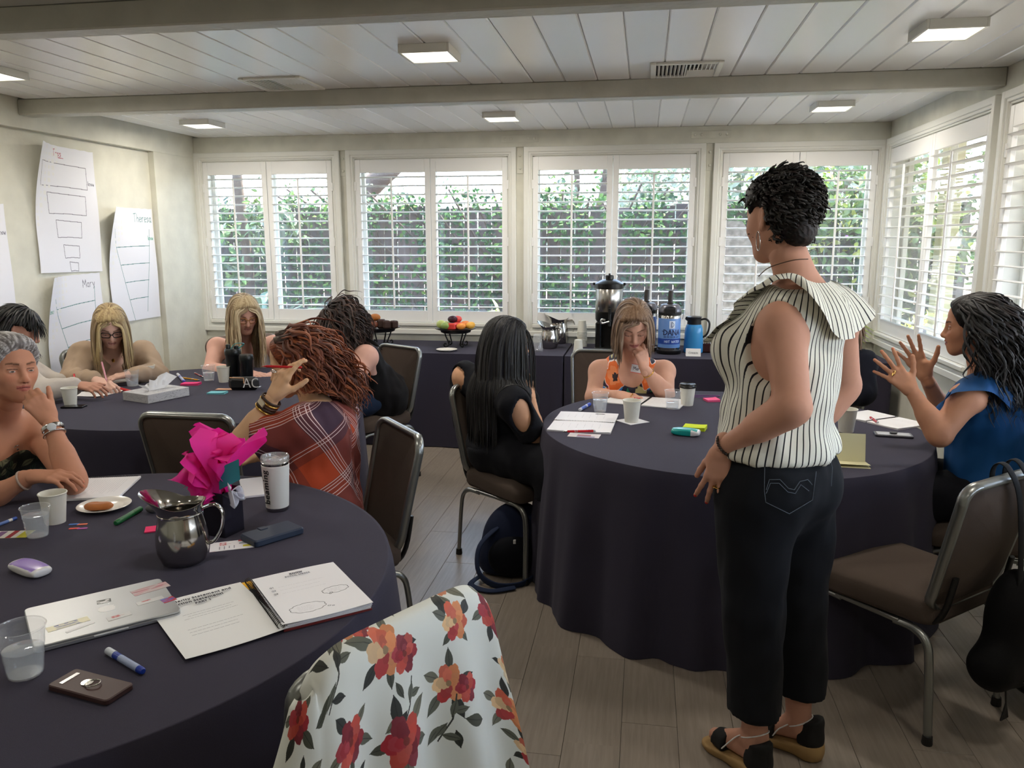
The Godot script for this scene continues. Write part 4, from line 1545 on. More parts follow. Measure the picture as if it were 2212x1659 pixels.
func make_head() -> void:
	var F := Field.new()
	F.ell(Vector3(0, 0.034, -0.018), Vector3(0.074, 0.084, 0.093), 0.02)
	F.ell(Vector3(0, 0.05, 0.03), Vector3(0.062, 0.056, 0.058), 0.03)
	F.ell(Vector3(0, -0.022, 0.025), Vector3(0.060, 0.072, 0.064), 0.03)
	for s in [-1.0, 1.0]:
		F.bone(Vector3(s * 0.051, -0.048, -0.002), Vector3(s * 0.016, -0.092, 0.062), 0.02, 0.016, 0.035)
		F.bone(Vector3(s * 0.034, -0.024, 0.062), Vector3(s * 0.052, -0.012, 0.035), 0.02, 0.02, 0.035)
		F.bone(Vector3(s * 0.012, 0.023, 0.082), Vector3(s * 0.044, 0.024, 0.062), 0.010, 0.009, 0.02)
	F.ell(Vector3(0, -0.092, 0.068), Vector3(0.020, 0.016, 0.016), 0.025)
	F.bone(Vector3(0, -0.06, 0.066), Vector3(0, -0.05, 0.07), 0.026, 0.024, 0.03)
	for s in [-1.0, 1.0]:
		F.ell(Vector3(s * 0.031, 0.003, 0.100), Vector3(0.021, 0.013, 0.021), 0.018, Basis.IDENTITY, 1)
		F.ell(Vector3(s * 0.031, 0.002, 0.073), Vector3(0.0165, 0.0125, 0.0135), 0.004)
		F.bone(Vector3(s * 0.018, 0.008, 0.084), Vector3(s * 0.043, 0.008, 0.077), 0.0035, 0.003, 0.004)   # upper lid fold
	F.bone(Vector3(0, 0.014, 0.086), Vector3(0, -0.026, 0.105), 0.008, 0.0095, 0.014)
	F.ell(Vector3(0, -0.031, 0.105), Vector3(0.010, 0.009, 0.011), 0.010)
	for s in [-1.0, 1.0]:
		F.ell(Vector3(s * 0.0115, -0.035, 0.094), Vector3(0.0075, 0.0065, 0.010), 0.008)
		F.bone(Vector3(0, -0.0535, 0.0955), Vector3(s * 0.021, -0.0575, 0.082), 0.0052, 0.0022, 0.006)
		F.bone(Vector3(0, -0.0645, 0.0935), Vector3(s * 0.018, -0.061, 0.0825), 0.0058, 0.0025, 0.006)
		F.ell(Vector3(s * 0.006, -0.0405, 0.1005), Vector3(0.0028, 0.0022, 0.004), 0.003, Basis.IDENTITY, 1)
	F.bone(Vector3(-0.020, -0.0592, 0.086), Vector3(0, -0.0588, 0.1), 0.0012, 0.0016, 0.003, 1)
	F.bone(Vector3(0.020, -0.0592, 0.086), Vector3(0, -0.0588, 0.1), 0.0012, 0.0016, 0.003, 1)
	for s in [-1.0, 1.0]:
		var b := Basis(Vector3.UP, s * -0.45) * Basis(Vector3.RIGHT, -0.15)
		F.ell(Vector3(s * 0.077, 0.0, -0.014), Vector3(0.0065, 0.031, 0.019), 0.006, b)
		F.ell(Vector3(s * 0.083, 0.004, -0.010), Vector3(0.005, 0.019, 0.010), 0.004, b, 1)
		F.ell(Vector3(s * 0.074, -0.026, -0.008), Vector3(0.006, 0.010, 0.008), 0.006)
	F.bone(Vector3(0, -0.05, -0.018), Vector3(0, -0.112, -0.024), 0.05, 0.046, 0.03)
	head0 = F.mesh(0.0032)
	head_far = F.mesh(0.0046)

# colours of a face, in the head's frame
func face_color(p: Vector3, o: Dictionary) -> Color:
	var skin: Color = o.skin
	var c := skin
	var ax := absf(p.x)
	if p.z > 0.02:
		var blush := clampf(1.0 - Vector2((ax - 0.04) / 0.028, (p.y + 0.022) / 0.024).length(), 0, 1)
		c = c.lerp(Color(skin.r, skin.g * 0.72, skin.b * 0.68), blush * 0.55)
		var nb := clampf(1.0 - Vector2(p.x / 0.014, (p.y + 0.03) / 0.016).length(), 0, 1)
		c = c.lerp(Color(skin.r, skin.g * 0.74, skin.b * 0.72), nb * 0.5)
		var so := clampf(1.0 - Vector2((ax - 0.031) / 0.022, (p.y - 0.002) / 0.016).length(), 0, 1)
		c = c.lerp(Color(skin.r * 0.72, skin.g * 0.6, skin.b * 0.58), so * 0.6)
		# brows
		var by := 0.0265 - 6.0 * pow(ax - 0.032, 2.0) + (0.002 if ax > 0.03 else 0.0)
		if ax > 0.012 and ax < 0.05 and p.z > 0.05:
			var w := 0.0038 if ax < 0.035 else 0.0028
			c = c.lerp(o.get("brow", Color(0.08, 0.05, 0.03)), clampf(1.35 - absf(p.y - by) / w, 0, 0.8))
		# lips
		if p.z > 0.078 and ax < 0.024:
			var up := -0.0495 - 6.0 * ax * ax
			var dn := -0.0705 + 14.0 * ax * ax
			if p.y < up and p.y > dn:
				c = c.lerp(o.get("lip", Color(0.42, 0.16, 0.15)), 0.75)
			if absf(p.y + 0.0588) < 0.0017: c = c.lerp(Color(0.12, 0.04, 0.04), 0.75)
		# lashes or the slit of lowered lids
		if p.z > 0.065 and ax > 0.015 and ax < 0.047:
			var ly: float = (-0.0045 if o.get("down", false) else 0.0085) - 5.0 * pow(ax - 0.031, 2.0) * (1.0 if not o.get("down", false) else -1.0)
			c = c.lerp(Color(0.03, 0.02, 0.02), clampf(1.25 - absf(p.y - ly) / 0.0022, 0, 0.85))
		if absf(ax - 0.006) < 0.003 and absf(p.y + 0.0405) < 0.003: c = c.lerp(Color(0.08, 0.03, 0.03), 0.7)
	return c

func finger(F: Field, o: Vector3, X: Vector3, Y: Vector3, Z: Vector3, base: Vector2, lens: Array, r0: float, spread: float, curl: float, s: float, nails: Array) -> void:
	var p := o + (X * base.x + Y * base.y) * s
	var side := X * sin(spread) + Y * cos(spread)
	var a := 0.0
	var k := [0.55, 1.0, 0.65]
	var r := r0 * s
	for i in 3:
		a += curl * k[i]
		var d := side * cos(a) - Z * sin(a)
		var q: Vector3 = p + d * lens[i] * s
		F.bone(p, q, r, r * 0.92, 0.004 if i > 0 else 0.012)
		r *= 0.9
		p = q
		if i == 2: nails.append(q + (side * sin(a) + Z * cos(a)) * r * 0.9)

# a hand from the wrist: fingers along Y, back of the hand towards Z, thumb towards X (which is chosen by left or right)
func hand_into(m: MB, wrist: Vector3, fdir: Vector3, back: Vector3, left: bool, o: Dictionary, nails: Array, cell := 0.0027) -> void:
	var Y := fdir.normalized()
	var Z := (back - Y * back.dot(Y)).normalized()
	var X := Y.cross(Z) * (1.0 if left else -1.0)
	var s: float = o.get("scale", 0.95)
	var c: Array = o.get("curl", [0.3, 0.35, 0.4, 0.45])
	var sp: float = o.get("spread", 0.08)
	var F := Field.new()
	var fb := [Vector2(0.028, 0.088), Vector2(0.009, 0.093), Vector2(-0.010, 0.089), Vector2(-0.028, 0.080)]
	for i in 4:
		F.bone(wrist + (X * fb[i].x * 0.5 + Y * 0.012) * s, wrist + (X * fb[i].x + Y * fb[i].y) * s, 0.0155 * s, 0.0105 * s, 0.012)
	F.bone(wrist + (X * 0.02 + Y * 0.02 - Z * 0.008) * s, wrist + (X * 0.026 + Y * 0.055 - Z * 0.012) * s, 0.015 * s, 0.014 * s, 0.014)
	F.bone(wrist - Y * 0.025 * s, wrist + Y * 0.012 * s, 0.024 * s, 0.022 * s, 0.015)
	var L := [[0.042, 0.026, 0.020], [0.046, 0.030, 0.021], [0.043, 0.028, 0.021], [0.034, 0.020, 0.018]]
	for i in 4: finger(F, wrist, X, Y, Z, fb[i], L[i], [0.0088, 0.009, 0.0086, 0.0076][i], sp * (1.6 - i) + 0.02, c[i], s, nails)
	var th: Vector3 = o.get("thumb", Vector3(0.75, 0.62, -0.25))
	var td := (X * th.x + Y * th.y + Z * th.z).normalized()
	var t2: Vector3 = o.get("thumb2", Vector3(0.35, 0.9, -0.3))
	var td2 := (X * t2.x + Y * t2.y + Z * t2.z).normalized()
	var b0 := wrist + (X * 0.022 + Y * 0.028 - Z * 0.006) * s
	var b1 := b0 + td * 0.044 * s
	var b2 := b1 + td.lerp(td2, 0.6).normalized() * 0.033 * s
	var b3 := b2 + td2 * 0.026 * s
	F.bone(b0, b1, 0.0145 * s, 0.0112 * s, 0.014)
	F.bone(b1, b2, 0.0105 * s, 0.0098 * s, 0.005)
	F.bone(b2, b3, 0.0098 * s, 0.008 * s, 0.004)
	F.mesh_into(m, cell)

func frame(y: Vector3, x: Vector3) -> Basis:
	y = y.normalized()
	x = (x - y * x.dot(y)).normalized()
	return Basis(x, y, x.cross(y))

func face_basis(f: Vector3, roll := 0.0) -> Basis:      # a head's axes from where its face points
	var z := f.normalized()
	var x := Vector3.UP.cross(z).normalized()
	return Basis(x, z.cross(x), z).rotated(z, roll)

# torso, as bones shared by the body and by what it wears; g is the girth, e how much a garment stands off
func torso(F: Field, J: Dictionary, g: float, e: float, bust := 1.0) -> void:
	var B: Basis = J.tb
	var pel: Vector3 = J.pel
	var nk: Vector3 = J.neck
	var L: float = (nk - pel).length()
	var at := func(h: float, fwd: float) -> Vector3:
		return pel.lerp(nk, h) + B.z * (fwd + J.get("bend", 0.0) * sin(PI * h))
	F.ell(at.call(-0.02, -0.012), Vector3(0.168 * g + e, 0.135 + e, 0.128 * g + e), 0.05, J.pb)
	var v := L / 0.46
	F.ell(at.call(0.30, 0.0), Vector3(0.138 * g + e, 0.15 * v + e, 0.105 * g + e), 0.06, B)
	F.ell(at.call(0.66, 0.0), Vector3(0.150 * g + e, 0.16 * v + e, 0.108 * g + e), 0.05, B)
	F.ell(at.call(0.86, -0.015), Vector3(0.128 * g + e, 0.075 * v + e, 0.078 * g + e), 0.04, B)
	if bust > 0.0:
		for s in [-1.0, 1.0]:
			F.ell(at.call(0.62, 0.085 * g) + B.x * s * 0.072 * g, Vector3(0.062, 0.066, 0.055) * bust + Vector3.ONE * e, 0.03, B)

func limb(F: Field, a: Vector3, b: Vector3, c: Vector3, r: Array, e: float, k := 0.02) -> void:
	F.bone(a, b, r[0] + e, r[1] + e, k)
	F.bone(b, c, r[1] + e, r[2] + e, k * 0.7)

func person(label: String, J: Dictionary, o: Dictionary) -> Dictionary:
	var pel: Vector3 = J.pel
	var base := Vector3(pel.x, 0, pel.z)
	var t := thing("person", label, "person", base)
	var g: float = o.get("g", 1.0)
	J.tb = frame(J.neck - pel, J.shL - J.shR)
	if not J.has("pb"): J.pb = frame(Vector3.UP.lerp(J.tb.y, 0.5), J.hipL - J.hipR)
	var hb: Basis = J.hb
	var hs: float = o.get("hs", 1.0)
	var hx := Transform3D(hb * Basis.from_scale(Vector3.ONE * hs), J.head)
	J.hx = hx
	var F := Field.new()
	torso(F, J, g, 0.0, o.get("bust", 1.0))
	var nb: Vector3 = hx * Vector3(0, -0.10, -0.024)
	F.bone(J.neck - J.tb.y * 0.03, nb, 0.058 * sqrt(g), 0.051, 0.04)
	var ga: float = o.get("ga", g)
	for s in ["L", "R"]:
		var sh: Vector3 = J["sh" + s]
		F.bone(J.neck - J.tb.y * 0.075, sh, 0.06 * g, 0.056 * ga, 0.04)
		limb(F, sh, J["el" + s], J["wr" + s], [0.053 * ga, 0.041 * ga, 0.0265], 0.0, 0.03)
		var dir: Vector3 = (J["wr" + s] - J["el" + s])
		F.bone(J["el" + s] + dir * 0.12, J["el" + s] + dir * 0.45, 0.041 * ga, 0.037 * ga, 0.02)
		if J.has("kn" + s):
			limb(F, J["hip" + s], J["kn" + s], J["an" + s], [0.088 * g, 0.058 * g, 0.036], 0.0, 0.03)
			var cd: Vector3 = J["an" + s] - J["kn" + s]
			F.bone(J["kn" + s] + cd * 0.12 - J.pb.z * 0.012, J["kn" + s] + cd * 0.5 - J.pb.z * 0.01, 0.05 * g, 0.045 * g, 0.03)
			if J.has("toe" + s):
				F.bone(J["an" + s], J["heel" + s], 0.034, 0.026, 0.02)
				F.bone(J["an" + s] - Vector3(0, 0.01, 0), J["toe" + s], 0.032, 0.016, 0.025)
				F.bone(J["heel" + s], J["toe" + s], 0.022, 0.018, 0.02)
	for q in o.get("extra", []): F.bone(q[0], q[1], q[2], q[3], 0.02)
	var skin: Color = o.skin
	later(func() -> MB:
		var m := F.mesh(o.get("cell", 0.011))
		var nails: Array = []
		var body_n := m.v.size()
		for s in ["L", "R"]:
			if J.has("hand" + s):
				var h: Dictionary = J["hand" + s]
				hand_into(m, J["wr" + s], h.f, h.b, s == "L", h, nails, 0.0036 if o.get("far", false) else 0.0027)
		var hand_n := m.v.size()
		var hm := head_far if o.get("far", false) else head0
		m.add(hm, hx)
		var nz := FastNoiseLite.new()
		nz.seed = hash(label) % 1000
		nz.frequency = 9.0
		m.colored = true
		var nail: Color = o.get("nail", Color(skin.r * 1.1, skin.g * 0.85, skin.b * 0.8))
		for i in m.v.size():
			var c: Color
			if i < hand_n:
				c = skin * (1.0 + 0.08 * nz.get_noise_3dv(m.v[i]))
				if i >= body_n:
					for q in nails:
						if m.v[i].distance_squared_to(q) < 0.000030: c = nail
			else:
				c = face_color(hm.v[i - hand_n], o)
			c.a = 1.0
			m.c[i] = c
		m.transformed(0, Transform3D(Basis.IDENTITY, -base))
		return m,
		func(m: MB) -> void: part(t, "body", m, P.skin))
	# eyes
	if not o.get("no_eyes", false):
		for s in [-1.0, 1.0]:
			var e := mb()
			e.colored = true
			e.ball(Vector3.ZERO, Vector3.ONE, 24, 18)
			var look: Vector3 = o.get("look", Vector3(0, 0, 1)).normalized()
			for i in e.v.size():
				var a := e.v[i].normalized().dot(look)
				e.c[i] = Color(0.01, 0.01, 0.01) if a > 0.96 else (o.get("iris", Color(0.1, 0.06, 0.03)) if a > 0.86 else Color(0.62, 0.58, 0.55))
			for i in e.v.size(): e.v[i] *= Vector3(0.0128, 0.0056, 0.0118)
			var ctr := Vector3(s * 0.031, 0.0, 0.0764)
			if o.get("down", false): ctr = Vector3(s * 0.031, -0.0045, 0.074)
			e.transformed(0, Transform3D(Basis.IDENTITY, -base) * hx * Transform3D(Basis.IDENTITY, ctr))
			part(t, "eye", e, P.eye)
	return {"node": t, "J": J, "base": base, "o": o, "g": g, "F": F, "hx": hx}

# a garment: its field is meshed, crumpled a little, given plan coordinates round the torso and hung on the person
func garment(who: Dictionary, called: String, F: Field, cell: float, material: Material, crumple := 0.004, sd := 1, uvf = null, label := "") -> void:
	var base: Vector3 = who.base
	var node: Node3D = who.node
	later(func() -> MB:
		var m := F.mesh(cell)
		var nz := FastNoiseLite.new()
		nz.seed = sd
		nz.frequency = 7.0
		nz.fractal_octaves = 2
		if crumple > 0.0:
			for i in m.v.size():
				var p := m.v[i]
				m.v[i] = p + m.n[i] * crumple * nz.get_noise_3d(p.x, p.y * 0.6, p.z) * 1.6
			renormal(m)
		if uvf != null:
			for i in m.v.size(): m.uv[i] = (uvf as Callable).call(m.v[i], m.n[i])
		m.transformed(0, Transform3D(Basis.IDENTITY, -base))
		return m,
		func(m: MB) -> void: part(node, called, m, material, label))

func around(who: Dictionary, pu: float, pv: float, behind := true) -> Callable:
	var B: Basis = who.J.tb
	var o: Vector3 = who.J.pel
	return func(p: Vector3, _n: Vector3) -> Vector2:
		var q := B.inverse() * (p - o)
		return Vector2(atan2(q.x, -q.z if behind else q.z) * 0.15 / pu, -q.y / pv)

func flat_front(who: Dictionary, s: float) -> Callable:
	var B: Basis = who.J.tb
	var o: Vector3 = who.J.pel
	return func(p: Vector3, _n: Vector3) -> Vector2:
		var q := B.inverse() * (p - o)
		return Vector2(-q.x / s + 0.5, 1.0 - q.y / s)

# ---------------------------------------------------------------- hair: a cap over the skull and tapered locks that fall, slide off the head and shoulders, and wave
func cloth_mat(c: Color, rough := 0.85, scale := 14.0) -> StandardMaterial3D:
	var m := tri_tex(mat(c, rough, 0.0, 0.3), scale, null, P.weave, 0.3)
	m.rim_enabled = true
	m.rim = 0.15
	return m

func hair(who: Dictionary, h: Dictionary) -> void:
	later(hair_mesh.bind(who, h), func(m: MB) -> void: part(who.node, "hair", m, P.hair))

func hair_mesh(who: Dictionary, h: Dictionary) -> MB:
	var hx: Transform3D = who.hx
	var inv := hx.affine_inverse()
	var r := rng(h.get("seed", 1))
	var tones: Array = h.tones
	# cap
	var F := Field.new()
	var th: float = h.get("thick", 0.008)
	F.ell(Vector3(0, 0.036, -0.018), Vector3(0.075 + th, 0.085 + th, 0.094 + th), 0.02)
	F.ell(Vector3(0, 0.052, 0.026), Vector3(0.063 + th, 0.055 + th, 0.058 + th), 0.03)
	for q in h.get("vol", []): F.ell(q[0], q[1], 0.03)
	for q in h.get("cuts", [[Vector3(0, 0.074, 0.08), Vector3(0, -0.45, 0.9)], [Vector3(0, -0.045, 0), Vector3(0, -1, 0.25)]]): F.cut(q[0], q[1], 0.012)
	if h.has("ears"):
		for s in [-1.0, 1.0]: F.ell(Vector3(s * 0.085, -0.005, 0.012), Vector3(0.03, 0.04, 0.034), 0.008, Basis.IDENTITY, 1)
	var m := F.mesh(0.005)
	m.colored = true
	var nz := FastNoiseLite.new()
	nz.frequency = 30.0
	nz.seed = h.get("seed", 1)
	var back: bool = h.get("comb", "") == "back"
	for i in m.v.size():
		var p := m.v[i]
		var k := (atan2(p.x, p.y) if back else atan2(p.x, p.z + 0.03)) * 0.09
		var a := nz.get_noise_2d(k * 7.0, (p.z if back else p.y) * 0.35)
		var c: Color = tones[0].lerp(tones[1] if a > 0.0 else tones[tones.size() - 1], clampf(absf(a) * 2.2, 0, 1))
		m.c[i] = c
		m.v[i] = p + m.n[i] * 0.0035 * a
	renormal(m)
	m.transformed(0, hx)
	# locks
	var N: int = h.get("n", 160)
	var L: Vector2 = h.get("len", Vector2(0.25, 0.32))
	var wave: float = h.get("wave", 0.003)
	var freq: float = h.get("freq", 30.0)
	var grav: float = h.get("grav", 9.0)
	var width: float = h.get("width", 0.011)
	var lift: float = h.get("lift", 0.25)
	var part_at: Vector3 = h.get("part", Vector3(0.02, 0.11, 0.02))
	var sweep: Vector3 = h.get("sweep", Vector3.ZERO)
	var keep: float = h.get("face", 0.058)
	var low: float = h.get("low", -0.03)
	var col: Array = h.get("colliders", [])
	var down := (inv.basis * Vector3.DOWN).normalized()
	var sk_c := Vector3(0, 0.034, -0.018)
	var sk_r := Vector3(0.079 + th, 0.089 + th, 0.099 + th)
	var SIDES := 5
	for i in N:
		var u := Vector3.ZERO
		for tries in 40:
			u = Vector3(r.randf_range(-1, 1), r.randf_range(-0.75, 1), r.randf_range(-1, 1))
			if u.length() > 1.0 or u.length() < 0.2: continue
			u = u.normalized()
			var p0 := sk_c + u * sk_r
			if p0.y < low: continue
			if p0.z > float(h.get("front", 0.055)) and p0.y < 0.07: continue
			if p0.z > float(h.get("front", 0.055)) + 0.045: continue
			if h.has("ears") and absf(p0.x) > 0.045 and p0.z > -0.03 and p0.y < 0.05: continue
			break
		var p := sk_c + u * sk_r * 0.97
		var nrm := (u / sk_r).normalized()
		var away := (p - part_at)
		away = (away - nrm * away.dot(nrm))
		var d := (away.normalized() + nrm * lift + sweep).normalized()
		var len_: float = r.randf_range(L.x, L.y) * (h.get("top_len", 1.0) if u.y > 0.6 else 1.0)
		var steps := int(h.get("steps", 14))
		var ds: float = len_ / steps
		var path := PackedVector3Array([p])
		for k in steps:
			d = (d + down * grav * ds + Vector3(r.randf_range(-1, 1), r.randf_range(-1, 1), r.randf_range(-1, 1)) * h.get("wild", 0.05)).normalized()
			p += d * ds
			# the head pushes out
			var q := (p - sk_c) / sk_r
			var ql := q.length()
			if ql < 1.0:
				p = sk_c + q / maxf(ql, 0.01) * sk_r
				var nn := (q / sk_r).normalized()
				d = (d - nn * minf(0.0, d.dot(nn))).normalized()
			var fq := Vector3(p.x / 0.066, (p.y + 0.025) / 0.085, (p.z - 0.02) / 0.075)
			if fq.length() < 1.0: p.x += (0.012 if p.x > 0 else -0.012)
			if keep > 0.0 and p.z > 0.03 and p.y < 0.068 and absf(p.x) < keep:
				p.x = lerpf(p.x, keep * (1.0 if p.x > h.get("parted", 0.0) else -1.0), 0.7)
			if h.has("behind") and p.z > h.behind and p.y < 0.07: p.z = lerpf(p.z, h.behind, 0.6)
			if k > 1 and h.has("ears") and p.y < 0.03 and p.z > -0.035 and p.z < 0.06 and absf(p.x) > 0.045: break
			var nq := Vector2(p.x, p.z + 0.02)
			if p.y < -0.03 and nq.length() < 0.06:
				var nd := nq.normalized() * 0.06
				p.x = nd.x; p.z = nd.y - 0.02
			if col.size():
				var w := hx * p
				for cc in col:
					var lq: Vector3 = cc[2] * (w - cc[0]) / cc[1]
					if lq.length() < 1.0:
						w = cc[0] + cc[2].transposed() * (lq.normalized() * cc[1])
				p = inv * w
			path.append(p)
		var ph := r.randf() * TAU
		var fr := freq * r.randf_range(0.8, 1.25)
		var rad := PackedFloat32Array()
		var w0 := width * r.randf_range(0.6, 1.15)
		for k in path.size():
			var f := k / float(path.size() - 1)
			var a: float = ph + f * len_ * fr
			var off := Vector3(sin(a), 0.35 * cos(a * 1.3), cos(a)) * wave * minf(1.0, f * 2.5)
			path[k] += off
			rad.append(w0 * (0.55 + 0.6 * sin(PI * minf(1.0, f * 0.8 + 0.12))) * (1.0 if f < 0.7 else lerpf(1.0, h.get("tip", 0.25), (f - 0.7) / 0.3)))
		var c: Color = tones[r.randi() % tones.size()]
		m.col = c.darkened(r.randf() * 0.25).lightened(r.randf() * 0.04)
		var st := m.v.size()
		m.tube(path, rad, SIDES, h.get("flat", 0.45), nrm)
		m.transformed(st, hx)
	m.transformed(0, Transform3D(Basis.IDENTITY, -who.base))
	return m

func tube_part(who: Dictionary, called: String, pts: PackedVector3Array, r: float, material: Material, closed := false, label := "", flat := 1.0, up := Vector3.UP) -> MeshInstance3D:
	var m := mb()
	m.tube(pts, r, 7, flat, up, closed)
	m.transformed(0, Transform3D(Basis.IDENTITY, -who.base))
	return part(who.node, called, m, material, label)

func ring_pts(c: Vector3, axis: Vector3, rx: float, ry: float, n := 20, xd := Vector3.RIGHT) -> PackedVector3Array:
	var b := frame(axis, xd)
	var p := PackedVector3Array()
	for k in n: p.append(c + (b.x * cos(TAU * k / n) * rx + b.z * sin(TAU * k / n) * ry))
	return p

func spectacles(who: Dictionary, material: Material, thick: float) -> void:
	var hx: Transform3D = who.hx
	var m := mb()
	for s in [-1.0, 1.0]:
		var p := PackedVector3Array()
		for q in round_rect(0.05, 0.034, 0.013, 4): p.append(Vector3(s * 0.032 + q.x, 0.001 + q.y, 0.102 - absf(s * 0.032 + q.x) * 0.18))
		m.tube(p, thick, 6, 1.0, Vector3.BACK, true)
		m.tube(PackedVector3Array([Vector3(s * 0.057, 0.012, 0.092), Vector3(s * 0.074, 0.011, 0.06), Vector3(s * 0.08, 0.008, -0.005), Vector3(s * 0.08, -0.012, -0.03)]), thick, 6)
	m.tube(PackedVector3Array([Vector3(-0.008, 0.006, 0.102), Vector3(0, 0.009, 0.108), Vector3(0.008, 0.006, 0.102)]), thick, 6)
	m.transformed(0, Transform3D(Basis.IDENTITY, -who.base) * hx)
	part(who.node, "glasses", m, material)

# where the sight line through a pixel meets (or passes closest to) a body, lifted off by e
func meet(F: Field, x: float, y: float, e: float, near := 1.7) -> Vector3:
	var d := ray(x, y).normalized()
	var t := near
	var all := PackedInt32Array(range(F.kind.size()))
	var best := 1e3
	var bt := t
	for k in 60:
		var q := F.eval(EYE + d * t, all)
		if q < best:
			best = q
			bt = t
		if q < 0.0008 or t > 7.0: break
		t += maxf(q * 0.85, 0.002)
	var p := EYE + d * bt
	var h := 0.004
	var n := Vector3(F.eval(p + Vector3(h, 0, 0), all) - F.eval(p - Vector3(h, 0, 0), all), F.eval(p + Vector3(0, h, 0), all) - F.eval(p - Vector3(0, h, 0), all), F.eval(p + Vector3(0, 0, h), all) - F.eval(p - Vector3(0, 0, h), all)).normalized()
	return p + n * (e - maxf(best, 0.0))

# a flounce between two edges that lie on the body, its lower edge standing off and waving
func flounce(who: Dictionary, called: String, F: Field, up: PackedVector2Array, lo: PackedVector2Array, waves: float, amp: float, material: Material, uvs := 1.0, off := 0.03, near := 1.7) -> void:
	var A := PackedVector3Array()
	var B := PackedVector3Array()
	for p in up: A.append(meet(F, p.x, p.y, 0.012, near))
	for p in lo: B.append(meet(F, p.x, p.y, off, near))
	A = spline(A, 8)
	B = spline(B, 8)
	var rows: Array = []
	var back: Array = []
	var N := A.size()
	for j in 8:
		var d := j / 7.0
		var row := PackedVector3Array()
		var q := PackedVector3Array()
		for i in N:
			var p := A[i].lerp(B[i], d)
			var n: Vector3 = (p - who.J.pel.lerp(who.J.neck, 0.85))
			n = n.normalized()
			p += n * (0.016 * sin(PI * d) + amp * d * sin(TAU * waves * i / (N - 1)) + amp * 0.5 * d * sin(TAU * waves * 2.3 * i / (N - 1) + 1.0))
			row.append(p)
			q.append(p - n * 0.0014)
		rows.push_front(row)
		q.reverse()
		back.push_front(q)
	var m := mb()
	m.grid(rows, false, false, uvs, 1.0)
	m.grid(back, false, false, uvs, 1.0)
	m.transformed(0, Transform3D(Basis.IDENTITY, -who.base))
	part(who.node, called, m, material)

func px(a: Array, x0 := 0.0, y0 := 0.0, s := 1.0) -> PackedVector2Array:
	var r := PackedVector2Array()
	for i in range(0, a.size(), 2): r.append(Vector2(x0 + a[i] / s, y0 + a[i + 1] / s))
	return r
func seat_legs(J: Dictionary, f: Vector3, splay := 0.1, drop := 0.0) -> void:
	f = Vector3(f.x, 0, f.z).normalized()
	var l := Vector3(f.z, 0, -f.x)
	for s in ["L", "R"]:
		var k := 1.0 if s == "L" else -1.0
		J["hip" + s] = J.pel + l * 0.085 * k + Vector3(0, -0.03, 0) + f * 0.03
		J["kn" + s] = J["hip" + s] + f * 0.40 + l * splay * k * 0.5 + Vector3(0, -0.03 - drop, 0)
		J["an" + s] = Vector3(J["kn" + s].x, 0.09, J["kn" + s].z) - f * 0.03
		J["heel" + s] = J["an" + s] + Vector3(0, -0.055, 0) - f * 0.03
		J["toe" + s] = J["an" + s] + Vector3(0, -0.065, 0) + f * 0.14

func shoes(who: Dictionary, material: Material) -> void:
	for s in ["L", "R"]:
		var J: Dictionary = who.J
		var F := Field.new()
		F.bone(J["heel" + s], J["toe" + s], 0.038, 0.034, 0.02)
		F.bone(J["heel" + s] + Vector3(0, 0.02, 0), J["an" + s].lerp(J["toe" + s], 0.4), 0.036, 0.038, 0.02)
		F.cut(J["an" + s] + Vector3(0, 0.01, 0), Vector3(0, 1, -0.2))
		F.cut(Vector3(0, 0.003, 0), Vector3.DOWN)
		garment(who, "shoe", F, 0.012, material, 0.0)

func trousers(who: Dictionary, material: Material, waist: float, hem: float, e := 0.012, called := "trousers", uvf = null) -> void:
	var J: Dictionary = who.J
	var g: float = who.g
	var F := Field.new()
	torso(F, J, g, e, 0.0)
	F.cut(J.pel.lerp(J.neck, waist), J.tb.y, 0.004)
	for s in ["L", "R"]:
		limb(F, J["hip" + s], J["kn" + s], J["an" + s], [0.092 * g, 0.068 * g, 0.06], e, 0.03)
	if hem > 0.0: F.cut(Vector3(0, hem, 0), Vector3.DOWN, 0.003)
	garment(who, called, F, 0.014, material, 0.006, 5, uvf)

